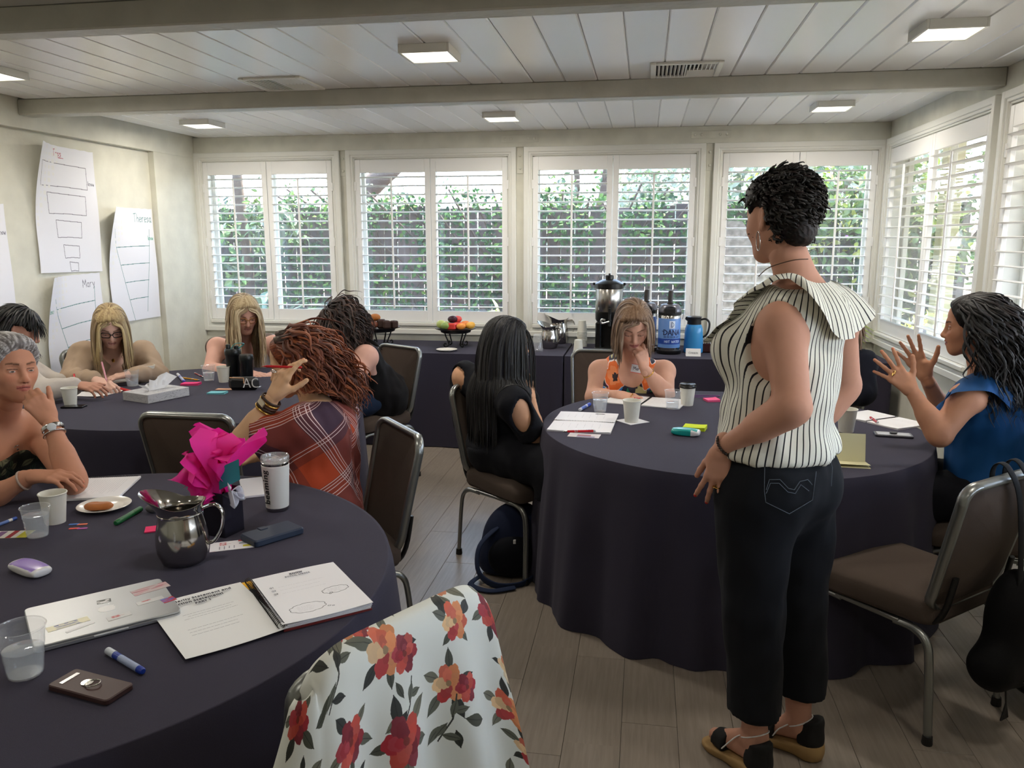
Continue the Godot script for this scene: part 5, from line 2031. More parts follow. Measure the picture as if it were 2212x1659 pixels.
# a top without sleeves, or with; neck and hem as shares of the trunk's length
func top(who: Dictionary, called: String, material: Material, o: Dictionary) -> void:
	var J: Dictionary = who.J
	var g: float = who.g
	var e: float = o.get("e", 0.01)
	var F := Field.new()
	torso(F, J, g, e, who.o.get("bust", 1.0))
	var ga: float = who.o.get("ga", g)
	for s in ["L", "R"]:
		var root: Vector3 = J.neck - J.tb.y * 0.075
		F.bone(root, root.lerp(J["sh" + s], o.get("strap", 0.75)), 0.06 * g + e, 0.052 * g + e, 0.04)
	for q in o.get("extra", []): F.bone(q[0], q[1], q[2], q[3], 0.04)
	F.cut(J.pel.lerp(J.neck, o.get("neck", 0.98)) + J.tb.z * o.get("neck_f", 0.0), J.tb.y + J.tb.z * o.get("scoop", 0.25), 0.004)
	if o.get("hem", -0.12) > -0.5: F.cut(J.pel.lerp(J.neck, o.get("hem", -0.12)), -J.tb.y, 0.004)
	if o.has("side"):
		for s in [-1.0, 1.0]: F.cut(J.neck + J.tb.x * s * o.side, J.tb.x * s + J.tb.y * 0.25, 0.004)
	var loose: float = o.get("loose", 0.004)
	if o.has("sleeve"):
		for s in ["L", "R"]:
			var sh: Vector3 = J["sh" + s]
			var root: Vector3 = J.neck - J.tb.y * 0.075
			F.bone(root.lerp(sh, 0.4), sh, 0.06 * g + e, 0.058 * ga + e, 0.03)
			F.bone(sh, sh.lerp(J["el" + s], minf(1.0, o.sleeve)), 0.056 * ga + e, 0.045 * ga + e + loose, 0.03)
			if o.sleeve > 1.0: F.bone(J["el" + s], J["el" + s].lerp(J["wr" + s], o.sleeve - 1.0), 0.045 * ga + e + loose, 0.032 + e + loose, 0.02)
			else: F.cut(sh.lerp(J["el" + s], o.sleeve + 0.02), J["el" + s] - sh, 0.003)
	for q in o.get("holes", []): F.ell(q[0], q[1], 0.004, Basis.IDENTITY, 1)
	garment(who, called, F, o.get("cell", 0.0095), material, o.get("crumple", 0.005), o.get("seed", 3), o.get("uv"), o.get("label", ""))

func torso_colliders(who: Dictionary) -> Array:
	var J: Dictionary = who.J
	var g: float = who.g
	var B: Basis = J.tb
	var c: Array = []
	c.append([J.pel.lerp(J.neck, 0.66), Vector3(0.17 * g, 0.2, 0.135 * g), B.transposed()])
	c.append([J.pel.lerp(J.neck, 0.9), Vector3(0.165 * g, 0.1, 0.095 * g), B.transposed()])
	for s in ["L", "R"]:
		c.append([J["sh" + s], Vector3.ONE * 0.078 * g, Basis.IDENTITY])
	return c

func stripes_tex() -> ImageTexture:
	var im := Image.create(64, 8, false, Image.FORMAT_RGB8)
	im.fill(Color(0.87, 0.87, 0.82))
	for x in range(26, 39):
		for y in 8: im.set_pixel(x, y, Color(0.07, 0.07, 0.1))
	return ImageTexture.create_from_image(im)

func plaid_tex() -> ImageTexture:
	var N := 384
	var im := Image.create(N, N, false, Image.FORMAT_RGB8)
	var orange := Color(0.70, 0.26, 0.11)
	var plum := Color(0.22, 0.13, 0.22)
	var wine := Color(0.40, 0.16, 0.15)
	var band := func(t: float) -> int: return 0 if t < 0.34 else (1 if t < 0.5 else (2 if t < 0.84 else 1))
	for y in N:
		for x in N:
			var u := x / float(N)
			var v := y / float(N)
			var a: int = band.call(u)
			var b: int = band.call(v)
			var c: Color = [orange, wine, plum][a].lerp([orange, wine, plum][b], 0.5)
			if (x + y) % 4 < 2: c = c.darkened(0.06)
			im.set_pixel(x, y, c)
	for k in [0.35, 0.38, 0.41, 0.46, 0.49, 0.86, 0.90]:
		for i in N:
			for w in 3:
				if true:
					var q := int(k * N) + w
					im.set_pixel(q, i, Color(0.82, 0.74, 0.74)); im.set_pixel(i, q, Color(0.82, 0.74, 0.74))
	return ImageTexture.create_from_image(im)

func bloom(im: Image, r: RandomNumberGenerator, c: Vector2, R: float, cols: Array) -> void:
	for ringk in 4:
		var rr := R * (1.0 - ringk * 0.25)
		var n := 6 - ringk
		for k in n:
			var a := TAU * k / n + ringk * 0.7 + r.randf() * 0.3
			blob(im, c + Vector2(cos(a), sin(a)) * rr * 0.55, Vector2(rr * 0.52, rr * 0.40), cols[(k + ringk) % cols.size()].lightened(0.12 * r.randf()).darkened(0.15 * r.randf()), a, 0.08, r.randf() * 6.0)
	blob(im, c, Vector2(R, R) * 0.16, cols[cols.size() - 1].darkened(0.4))

func leafprint(im: Image, c: Vector2, dir: float, l: float, col: Color) -> void:
	var p := PackedVector2Array()
	for k in 9: p.append(c + Vector2(l * k / 8.0, -sin(PI * k / 8.0) * l * 0.22).rotated(dir))
	for k in range(7, 0, -1): p.append(c + Vector2(l * k / 8.0, sin(PI * k / 8.0) * l * 0.22).rotated(dir))
	poly_fill(im, p, col)
	stroke(im, [c.x, c.y, c.x + cos(dir) * l, c.y + sin(dir) * l], 1.8, col.darkened(0.35))

func flower_top_tex() -> ImageTexture:
	var im := Image.create(384, 384, false, Image.FORMAT_RGB8)
	var r := rng(7)
	im.fill(Color(0.12, 0.12, 0.2))
	var cols := [Color(0.9, 0.25, 0.5), Color(0.9, 0.42, 0.15), Color(0.15, 0.5, 0.8), Color(0.1, 0.5, 0.35), Color(0.75, 0.72, 0.5), Color(0.85, 0.2, 0.25), Color(0.2, 0.15, 0.35), Color(0.93, 0.93, 0.9)]
	for k in 90: blob(im, Vector2(r.randf() * 384, r.randf() * 384), Vector2(r.randf_range(14, 38), r.randf_range(10, 26)), cols[r.randi() % cols.size()], r.randf() * 3.0, 0.18, r.randf() * 6.0)
	for q in [[Vector2(150, 250), 62, cols[0]], [Vector2(265, 110), 50, cols[1]], [Vector2(110, 90), 46, cols[1]], [Vector2(290, 290), 46, cols[3]], [Vector2(200, 345), 40, cols[4]], [Vector2(40, 330), 42, cols[5]], [Vector2(330, 190), 36, cols[2]], [Vector2(200, 30), 36, cols[0]]]:
		blob(im, q[0], Vector2(q[1], q[1]) * 1.06, Color(0.93, 0.88, 0.88), 0.0, 0.15, 1.0)
		blob(im, q[0], Vector2(q[1], q[1]), q[2], 0.0, 0.15, 1.0)
		blob(im, q[0] + Vector2(6, -4), Vector2(q[1], q[1]) * 0.62, q[2].lightened(0.2), 0.4, 0.2, 3.0)
		blob(im, q[0], Vector2(q[1], q[1]) * 0.26, Color(0.16, 0.07, 0.1), 0.0, 0.25, 2.0)
	return ImageTexture.create_from_image(im)

func leafy_tex() -> ImageTexture:
	var im := Image.create(256, 256, false, Image.FORMAT_RGB8)
	var r := rng(9)
	im.fill(Color(0.10, 0.12, 0.10))
	for k in 170: leafprint(im, Vector2(r.randf() * 256, r.randf() * 256), r.randf() * TAU, r.randf_range(12, 34), [Color(0.25, 0.33, 0.24), Color(0.16, 0.22, 0.18), Color(0.45, 0.46, 0.36)][r.randi() % 3])
	return ImageTexture.create_from_image(im)

func pen(m: MB, a: Vector3, b: Vector3, r := 0.005) -> void:
	m.tube(PackedVector3Array([a, a.lerp(b, 0.08), a.lerp(b, 0.12), a.lerp(b, 0.98), b]), PackedFloat32Array([r * 0.2, r * 0.55, r, r, r * 0.7]), 8)

func build_people() -> void:
	make_head()
	P.skin = vmat(0.6, 0.3)
	P.eye = vmat(0.12)
	P.hair = vmat(0.52, 0.35)
	P.gold = mat(Color(0.85, 0.68, 0.36), 0.25, 1.0)
	P.silver = mat(Color(0.8, 0.8, 0.8), 0.22, 1.0)
	P.white_plastic = mat(Color(0.88, 0.88, 0.88), 0.4)
	P.red_plastic = mat(Color(0.72, 0.08, 0.12), 0.3)
	var denim := cloth_mat(Color(0.085, 0.095, 0.115), 0.9, 22.0)
	var denim2 := cloth_mat(Color(0.14, 0.2, 0.3), 0.9, 22.0)
	var dark := cloth_mat(Color(0.075, 0.08, 0.105), 0.9)
	standing(denim)
	in_blue(dark)
	black_hair(dark)
	flowered(dark)
	beige(dark)
	dark_short(dark)
	grey_hair(dark)
	long_blonde(dark)
	red_hair(dark)
	curly(denim2)
	hidden(dark)
	run_queue()

func standing(denim: Material) -> void:
	var J := {
		"pel": on_z(1668, 1015, -2.37), "neck": on_z(1738, 615, -2.37), "head": on_z(1686, 472, -2.35), "hb": face_basis(Vector3(-0.55, -0.12, -0.83)),
		"shL": on_z(1692, 705, -2.25), "shR": on_z(1806, 695, -2.54), "elL": on_z(1712, 880, -2.15), "wrL": on_z(1560, 968, -2.27), "elR": on_z(1826, 832, -2.66), "wrR": on_z(1745, 950, -2.62),
		"hipL": on_z(1628, 1075, -2.31), "hipR": on_z(1722, 1065, -2.45), "knL": on_z(1628, 1310, -2.28), "knR": on_z(1722, 1290, -2.43), "anL": on_z(1630, 1588, -2.27), "anR": on_z(1725, 1558, -2.41),
		"heelL": Vector3(0.375, 0.075, -2.235), "toeL": Vector3(0.262, 0.04, -2.39), "heelR": Vector3(0.55, 0.075, -2.385), "toeR": Vector3(0.395, 0.04, -2.47),
		"bend": 0.02,
		"handL": {"f": Vector3(-0.12, -1, 0.05), "b": Vector3(-0.25, 0.0, 1), "curl": [0.25, 0.3, 0.25, 0.1], "spread": 0.22, "thumb": Vector3(0.5, 0.7, -0.5)},
		"handR": {"f": Vector3(-0.4, -0.8, 0.1), "b": Vector3(0.8, 0, -0.4)},
	}
	J.pb = frame(Vector3(0.02, 1, 0), J.hipL - J.hipR)
	var skin := lin(0.755, 0.565, 0.48)
	var w := person("woman standing back turned, short dark curls, striped blouse, cropped dark jeans, hand on hip", J, {"skin": skin, "g": 1.08, "ga": 1.12, "bust": 1.15, "nail": lin(0.75, 0.15, 0.15), "brow": lin(0.15, 0.1, 0.08)})
	# jeans
	var F := Field.new()
	torso(F, J, 1.1, 0.012, 0.0)
	var B: Basis = J.pb
	for s in [-1.0, 1.0]: F.ell(J.pel + B.x * s * 0.078 - B.z * 0.058 - Vector3(0, 0.055, 0), Vector3(0.098, 0.115, 0.095), 0.04)
	F.bone(J.pel, J.pel - Vector3(0, 0.1, 0), 0.15, 0.12, 0.05)
	for s in ["L", "R"]:
		var foot: Vector3 = J["an" + s]
		limb(F, J["hip" + s], J["kn" + s], Vector3(foot.x, 0.15, foot.z), [0.104, 0.078, 0.066], 0.012, 0.03)
	F.cut(Vector3(0, 1.005, 0), Vector3(0, 1, 0))
	F.cut(Vector3(0, 0.205, 0), Vector3.DOWN)
	garment(w, "jeans", F, 0.011, denim, 0.007, 5)
	# stitching: waistband, pocket edges and the wavy stitch on the pocket
	var thread := mat(Color(0.34, 0.38, 0.42), 0.8)
	var st := mb()
	var surf := func(x: float, y: float) -> Vector3:
		var d := ray(x, y).normalized()
		var tt := 1.9
		var all := PackedInt32Array(range(F.kind.size()))
		for k in 40:
			var e := F.eval(EYE + d * tt, all)
			tt += e * 0.9
			if e < 0.0008: break
		return EYE + d * (tt - 0.006)
	for q in [[1655, 990, 1700, 1000, 1760, 993, 1795, 975], [1653, 995, 1720, 1003, 1762, 1003], [1652, 995, 1651, 1060, 1654, 1085, 1705, 1110, 1755, 1080, 1765, 1003], [1655, 1058, 1662, 1036, 1685, 1036, 1703, 1055, 1716, 1058, 1728, 1040, 1745, 1036, 1757, 1050], [1655, 1066, 1664, 1044, 1683, 1044, 1702, 1063, 1718, 1066, 1730, 1047, 1752, 1064], [1792, 990, 1798, 1010, 1795, 1060]]:
		var pts := PackedVector3Array()
		var q2 := PackedVector2Array()
		for i in range(0, q.size(), 2): q2.append(Vector2(q[i], q[i + 1]))
		for i in q2.size() - 1:
			for k in 5:
				var a := q2[i].lerp(q2[i + 1], k / 5.0)
				pts.append(surf.call(a.x, a.y))
		st.tube(pts, 0.0009, 5)
	st.transformed(0, Transform3D(Basis.IDENTITY, -w.base))
	part(w.node, "stitching", st, thread)
	# blouse: loose, gathered at the hem, with frills round the neck and shoulders
	var bm := mat(Color.WHITE, 0.85)
	bm.albedo_texture = stripes_tex()
	var G := Field.new()
	torso(G, J, 1.1, 0.018, 1.2)
	G.bone(J.pel.lerp(J.neck, 0.16), J.pel.lerp(J.neck, 0.55) + J.tb.z * 0.02, 0.142, 0.14, 0.06)
	G.ell(J.pel.lerp(J.neck, 0.15), Vector3(0.185, 0.07, 0.145), 0.05, J.pb)
	for s in ["L", "R"]:
		var root: Vector3 = J.neck - J.tb.y * 0.07
		G.bone(root, root.lerp(J["sh" + s], 0.75), 0.074, 0.068, 0.04)
	G.cut(J.neck - J.tb.y * 0.012, J.tb.y - J.tb.z * 0.1, 0.004)
	G.cut(Vector3(0, 0.985, 0), Vector3.DOWN, 0.01)
	for s in ["L", "R"]:
		G.ell(J["sh" + s] - J.tb.y * 0.05 + J.tb.x * (0.06 if s == "L" else -0.06), Vector3(0.078, 0.13, 0.085), 0.006, J.tb, 1)
	garment(w, "blouse", G, 0.009, bm, 0.010, 8, around(w, 0.0165, 1.0))
	flounce(w, "frill", w.F, px([128, 978, 215, 885, 310, 790, 405, 725, 500, 655, 600, 632, 650, 668, 700, 690, 755, 690, 790, 665, 815, 645], 1480, 340, 2.514), px([150, 1008, 250, 962, 335, 892, 395, 800, 520, 762, 575, 745, 640, 845, 740, 950, 810, 955, 890, 905, 945, 860], 1480, 340, 2.514), 5.5, 0.006, bm, 40.0, 0.05)
	# hair, close and curly
	var hx: Transform3D = w.hx
	hair(w, {"tones": [lin(0.075, 0.06, 0.06), lin(0.12, 0.085, 0.075), lin(0.05, 0.045, 0.05)], "comb": "back", "n": 1100, "len": Vector2(0.016, 0.03), "top_len": 1.5, "grav": 14.0, "lift": 0.35, "wave": 0.0055, "freq": 170.0, "width": 0.0036, "wild": 0.2, "thick": 0.009, "low": -0.075, "steps": 11, "seed": 3, "keep": 0.0, "ears": true, "flat": 0.7, "tip": 0.4,
		"vol": [[Vector3(0, 0.07, 0.01), Vector3(0.068, 0.052, 0.085)], [Vector3(0, -0.035, -0.07), Vector3(0.052, 0.055, 0.038)]], "cuts": [[Vector3(0, 0.085, 0.075), Vector3(0, -0.35, 0.93)], [Vector3(0, -0.075, 0), Vector3(0, -1, 0.15)]]})
	# ear ring, necklace, bracelet, rings
	tube_part(w, "hoop_earring", ring_pts(hx * Vector3(0.084, -0.062, -0.004), hx.basis * Vector3(0.85, 0, 0.5), 0.026, 0.026, 26, hx.basis.y), 0.0013, P.silver, true)
	tube_part(w, "necklace", spline(PackedVector3Array([hx * Vector3(0.052, -0.155, 0.035), hx * Vector3(0.062, -0.135, -0.02), hx * Vector3(0.035, -0.122, -0.078), hx * Vector3(-0.01, -0.12, -0.088)]), 6), 0.0014, mat(Color(0.3, 0.2, 0.14), 0.6))
	var br := mb()
	for p in ring_pts(J.wrL.lerp(J.elL, 0.06), J.elL - J.wrL, 0.034, 0.030, 26): br.ball(p, Vector3.ONE * 0.0045, 7, 5)
	br.transformed(0, Transform3D(Basis.IDENTITY, -w.base))
	part(w.node, "bracelet", br, mat(Color(0.2, 0.15, 0.12), 0.4))
	tube_part(w, "ring", ring_pts(J.wrL + Vector3(-0.012, -0.112, 0.012), Vector3(-0.1, -1, 0), 0.0105, 0.0105, 14), 0.0018, P.gold, true)
	# sandals
	for s in ["L", "R"]:
		var h: Vector3 = J["heel" + s]
		var t: Vector3 = J["toe" + s]
		var fd := Vector3(t.x - h.x, 0, t.z - h.z).normalized()
		var sd := Vector3(fd.z, 0, -fd.x)
		var so := Field.new()
		so.ell(Vector3(h.x, 0.035, h.z), Vector3(0.036, 0.09, 0.036), 0.02)
		so.ell(Vector3(t.x, 0.03, t.z) - fd * 0.02, Vector3(0.045, 0.06, 0.045), 0.03)
		so.bone(Vector3(h.x, 0.03, h.z), Vector3(t.x, 0.025, t.z), 0.036, 0.042, 0.03)
		so.cut(Vector3(0, 0.001, 0), Vector3.DOWN)
		so.cut(Vector3(h.x, 0.052, h.z), frame(Vector3(t.x - h.x, -0.032, t.z - h.z), sd).z * (1.0 if frame(Vector3(t.x - h.x, -0.032, t.z - h.z), sd).z.y > 0 else -1.0))
		garment(w, "sandal_sole", so, 0.006, mat(Color(0.62, 0.5, 0.32), 0.8), 0.0)
		var hc := Field.new()
		hc.bone(h + Vector3(0, -0.02, 0), h + Vector3(0, 0.045, 0) - fd * 0.004, 0.036, 0.034, 0.02)
		hc.bone(h + Vector3(0, -0.01, 0), h + fd * 0.05, 0.035, 0.033, 0.02)
		hc.cut(h + Vector3(0, 0.052, 0) , Vector3(0, 1, 0) + fd * 0.5)
		hc.cut(h + fd * 0.035, fd)
		hc.cut(Vector3(0, 0.045, 0), Vector3.DOWN)
		garment(w, "heel_cup", hc, 0.006, mat(Color(0.03, 0.03, 0.035), 0.85), 0.0)
		var tc := Field.new()
		tc.bone(t - fd * 0.065 + Vector3(0, 0.008, 0), t - fd * 0.015, 0.04, 0.034, 0.02)
		tc.cut(t - fd * 0.012, fd)
		tc.cut(t - fd * 0.07, -fd)
		tc.cut(Vector3(0, 0.03, 0), Vector3.DOWN)
		garment(w, "toe_strap", tc, 0.006, mat(Color(0.03, 0.03, 0.035), 0.85), 0.0)
		var an: Vector3 = J["an" + s]
		tube_part(w, "ankle_strap", ring_pts(an + Vector3(0, 0.005, 0), Vector3(0, 1, 0) + fd * 0.55, 0.041, 0.046, 20, sd), 0.0022, P.white_plastic, true)
		tube_part(w, "side_strap", spline(PackedVector3Array([an + sd * 0.036 + fd * 0.02, an + sd * 0.034 + fd * 0.05 + Vector3(0, -0.03, 0), t - fd * 0.07 + sd * 0.037 + Vector3(0, 0.005, 0)]), 6), 0.0022, P.white_plastic)

func in_blue(dark: Material) -> void:
	var pel := Vector3(1.40, 0.60, -3.42)
	var J := {"pel": pel, "neck": on_z(2133, 812, -3.43), "head": on_z(2101, 707, -3.43), "hb": face_basis(Vector3(-0.92, -0.08, -0.36)),
		"shL": on_z(2086, 862, -3.27), "shR": on_z(2175, 850, -3.58), "elL": on_z(2030, 940, -3.2), "wrL": on_z(1970, 845, -3.26), "elR": on_z(2050, 915, -3.62), "wrR": on_z(2000, 815, -3.52),
		"handL": {"f": Vector3(-0.62, 0.66, -0.2), "b": Vector3(0.1, 0.15, 1), "curl": [0.12, 0.12, 0.15, 0.18], "spread": 0.24, "thumb": Vector3(0.8, 0.6, 0.0), "thumb2": Vector3(0.6, 0.8, 0.0), "scale": 1.0},
		"handR": {"f": Vector3(-0.5, 0.85, -0.15), "b": Vector3(0.35, 0.1, -1), "curl": [0.1, 0.15, 0.2, 0.2], "spread": 0.2, "thumb": Vector3(0.85, 0.5, 0.0), "thumb2": Vector3(0.6, 0.8, 0.0), "scale": 1.0}}
	seat_legs(J, Vector3(-0.93, 0, -0.36))
	var skin := lin(0.73, 0.53, 0.42)
	var w := person("woman in blue ruffled blouse with long black curls, gesturing with spread fingers", J, {"skin": skin, "g": 1.1, "ga": 1.05, "bust": 1.15, "hs": 0.97, "brow": lin(0.1, 0.07, 0.06)})
	var blue := cloth_mat(Color(0.06, 0.26, 0.46), 0.75)
	top(w, "blouse", blue, {"e": 0.014, "strap": 0.55, "neck": 1.0, "hem": -0.2, "side": 0.15, "crumple": 0.009, "extra": [[pel, pel.lerp(J.neck, 0.5), 0.155, 0.14]]})
	flounce(w, "frill", w.F, px([2058, 850, 2080, 824, 2110, 806, 2142, 802, 2172, 818, 2188, 852]), px([2046, 888, 2060, 862, 2084, 852, 2120, 852, 2152, 866, 2184, 902]), 4.0, 0.008, blue, 1.0, 0.035, 2.9)
	trousers(w, dark, 0.06, 0.2)
	shoes(w, P.black)
	hair(w, {"tones": [lin(0.07, 0.06, 0.065), lin(0.11, 0.085, 0.08), lin(0.05, 0.05, 0.055)], "n": 900, "len": Vector2(0.26, 0.42), "grav": 11.0, "lift": 0.35, "wave": 0.014, "freq": 42.0, "width": 0.0058, "wild": 0.09, "thick": 0.016, "low": -0.05, "steps": 24, "seed": 8, "part": Vector3(0.0, 0.1, 0.06), "sweep": Vector3(0, 0, -0.6), "face": 0.07, "front": 0.02, "behind": 0.015, "colliders": torso_colliders(w),
		"vol": [[Vector3(0, -0.02, -0.06), Vector3(0.085, 0.11, 0.07)], [Vector3(0, -0.1, -0.075), Vector3(0.08, 0.12, 0.055)]], "cuts": [[Vector3(0, 0.078, 0.075), Vector3(0, -0.4, 0.9)], [Vector3(0, -0.02, 0.012), Vector3(0, -0.75, 0.66)]]})
	tube_part(w, "ring", ring_pts(J.wrL + Vector3(-0.075, 0.07, 0.01), Vector3(-0.75, 0.3, 0), 0.0105, 0.0105, 14), 0.002, P.gold, true)

func black_hair(dark: Material) -> void:
	var pel := Vector3(-0.68, 0.60, -3.86)
	var J := {"pel": pel, "neck": on_z(1078, 822, -3.78), "head": on_z(1096, 742, -3.80), "hb": face_basis(Vector3(0.85, -0.12, -0.5)),
		"shL": on_z(1004, 815, -3.93), "shR": on_z(1110, 872, -3.64), "elL": on_z(1010, 930, -4.12), "wrL": on_z(1120, 930, -4.05), "elR": on_z(1158, 952, -3.66), "wrR": on_z(1146, 862, -3.76),
		"handR": {"f": Vector3(-0.12, 1, -0.15), "b": Vector3(0.9, 0.1, 0.5), "curl": [0.3, 0.35, 0.45, 0.5], "spread": 0.05},
		"handL": {"f": Vector3(0.9, 0, 0.2), "b": Vector3(0, 1, 0)}}
	seat_legs(J, Vector3(0.86, 0, 0.5), 0.1)
	var skin := lin(0.82, 0.63, 0.5)
	var w := person("seated woman seen from behind, very long straight black hair, black cold-shoulder top", J, {"skin": skin, "far": true, "g": 1.12, "ga": 1.1, "brow": lin(0.08, 0.07, 0.06)})
	top(w, "top", dark, {"e": 0.012, "sleeve": 0.86, "neck": 1.04, "hem": -0.3, "loose": 0.014, "crumple": 0.008, "extra": [[pel, pel.lerp(J.neck, 0.5), 0.165, 0.14]],
		"holes": [[J.shR.lerp(J.elR, 0.25) + Vector3(0.02, 0.0, 0.055), Vector3(0.052, 0.085, 0.05)], [J.shL + Vector3(-0.035, 0.0, 0.04), Vector3(0.075, 0.065, 0.075)]]})
	trousers(w, dark, 0.1, 0.42, 0.02, "skirt")
	shoes(w, P.black)
	hair(w, {"tones": [lin(0.045, 0.045, 0.055), lin(0.065, 0.065, 0.08), lin(0.03, 0.03, 0.04)], "n": 1100, "len": Vector2(0.42, 0.60), "grav": 16.0, "lift": 0.12, "wave": 0.002, "freq": 8.0, "width": 0.0055, "wild": 0.03, "thick": 0.012, "low": -0.03, "steps": 22, "seed": 11, "part": Vector3(0.0, 0.11, 0.05), "face": 0.064, "colliders": torso_colliders(w), "flat": 0.35,
		"vol": [[Vector3(0, -0.06, -0.06), Vector3(0.08, 0.12, 0.055)]], "cuts": [[Vector3(0, 0.08, 0.08), Vector3(0, -0.45, 0.9)], [Vector3(0, -0.02, 0.03), Vector3(0, -0.4, 0.9)]]})
	spectacles(w, mat(Color(0.28, 0.08, 0.1), 0.3), 0.0024)

func flowered(dark: Material) -> void:
	var pel := Vector3(-0.10, 0.54, -4.74)
	var J := {"pel": pel, "neck": on_z(1366, 778, -4.62), "head": on_z(1368, 703, -4.42), "hb": face_basis(Vector3(0.1, -0.5, 0.86), 0.03),
		"shR": on_z(1296, 802, -4.62), "shL": on_z(1434, 803, -4.62), "elR": on_z(1282, 858, -4.52), "wrR": on_z(1335, 853, -4.33), "elL": on_z(1438, 852, -4.44), "wrL": on_z(1391, 795, -4.36),
		"handR": {"f": Vector3(0.95, -0.12, 0.3), "b": Vector3(0, 1, 0.45), "curl": [0.55, 0.6, 0.65, 0.7], "thumb": Vector3(0.35, 0.85, -0.45)},
		"handL": {"f": Vector3(-0.22, 1, -0.02), "b": Vector3(0.5, 0.1, 0.9), "curl": [0.55, 1.25, 1.35, 1.4], "spread": 0.03, "thumb": Vector3(0.4, 0.9, -0.2)}}
	seat_legs(J, Vector3(0.05, 0, 1))
	var skin := lin(0.83, 0.64, 0.55)
	var w := person("seated woman with light brown bob, bright flowered top, chin on hand, reading", J, {"skin": skin, "g": 1.15, "ga": 1.15, "bust": 1.2, "hs": 1.06, "down": true, "brow": lin(0.35, 0.24, 0.18), "lip": lin(0.68, 0.36, 0.36)})
	var fm := mat(Color.WHITE, 0.7)
	fm.albedo_texture = flower_top_tex()
	top(w, "top", fm, {"e": 0.01, "strap": 0.66, "neck": 1.06, "scoop": 0.0, "hem": -0.15, "side": 0.15, "holes": [[J.pel.lerp(J.neck, 1.0) + J.tb.z * 0.10, Vector3(0.085, 0.115, 0.09)]], "uv": flat_front(w, 0.46)})
	trousers(w, dark, 0.1, 0.2)
	shoes(w, P.black)
	hair(w, {"tones": [lin(0.44, 0.34, 0.26), lin(0.55, 0.45, 0.36), lin(0.36, 0.27, 0.2)], "n": 900, "len": Vector2(0.15, 0.21), "grav": 22.0, "lift": 0.06, "wave": 0.003, "freq": 14.0, "width": 0.0056, "wild": 0.04, "thick": 0.012, "low": -0.03, "steps": 14, "seed": 14, "part": Vector3(0.03, 0.115, 0.05), "parted": 0.03, "face": 0.066,
		"vol": [[Vector3(0, -0.03, -0.05), Vector3(0.082, 0.09, 0.06)], [Vector3(-0.02, 0.082, 0.062), Vector3(0.05, 0.022, 0.03)]], "cuts": [[Vector3(0, 0.066, 0.085), Vector3(0, -0.4, 0.9)], [Vector3(0, -0.02, 0.02), Vector3(0, -0.5, 0.85)]]})
	tube_part(w, "bracelet", ring_pts(J.wrL.lerp(J.elL, 0.2), J.elL - J.wrL, 0.033, 0.031, 20), 0.003, P.gold, true)
	tube_part(w, "ring", ring_pts(J.wrR + Vector3(0.075, 0.005, 0.03), Vector3(0.9, -0.3, 0.3), 0.011, 0.011, 14), 0.0022, P.gold, true)
	var tg := mb()
	var at: Vector3 = on_z(1378, 797, -4.47)
	tg.box(Vector3.ZERO, Vector3(0.075, 0.05, 0.001), 0.0)
	tg.transformed(0, Transform3D(Basis(Vector3.BACK, -0.15) * Basis(Vector3.RIGHT, -0.3), at - w.base))
	var tim := Image.create(150, 100, false, Image.FORMAT_RGB8)
	tim.fill(Color(0.92, 0.92, 0.92))
	stroke(tim, [0, 2, 150, 2], 5, Color(0.85, 0.2, 0.2)); stroke(tim, [0, 97, 150, 97], 5, Color(0.85, 0.2, 0.2))
	hand(tim, "Mar", Vector2(25, 30), 2.6, 4, Color(0.15, 0.12, 0.2))
	part(w.node, "name_tag", tg, paper_mat(tim))

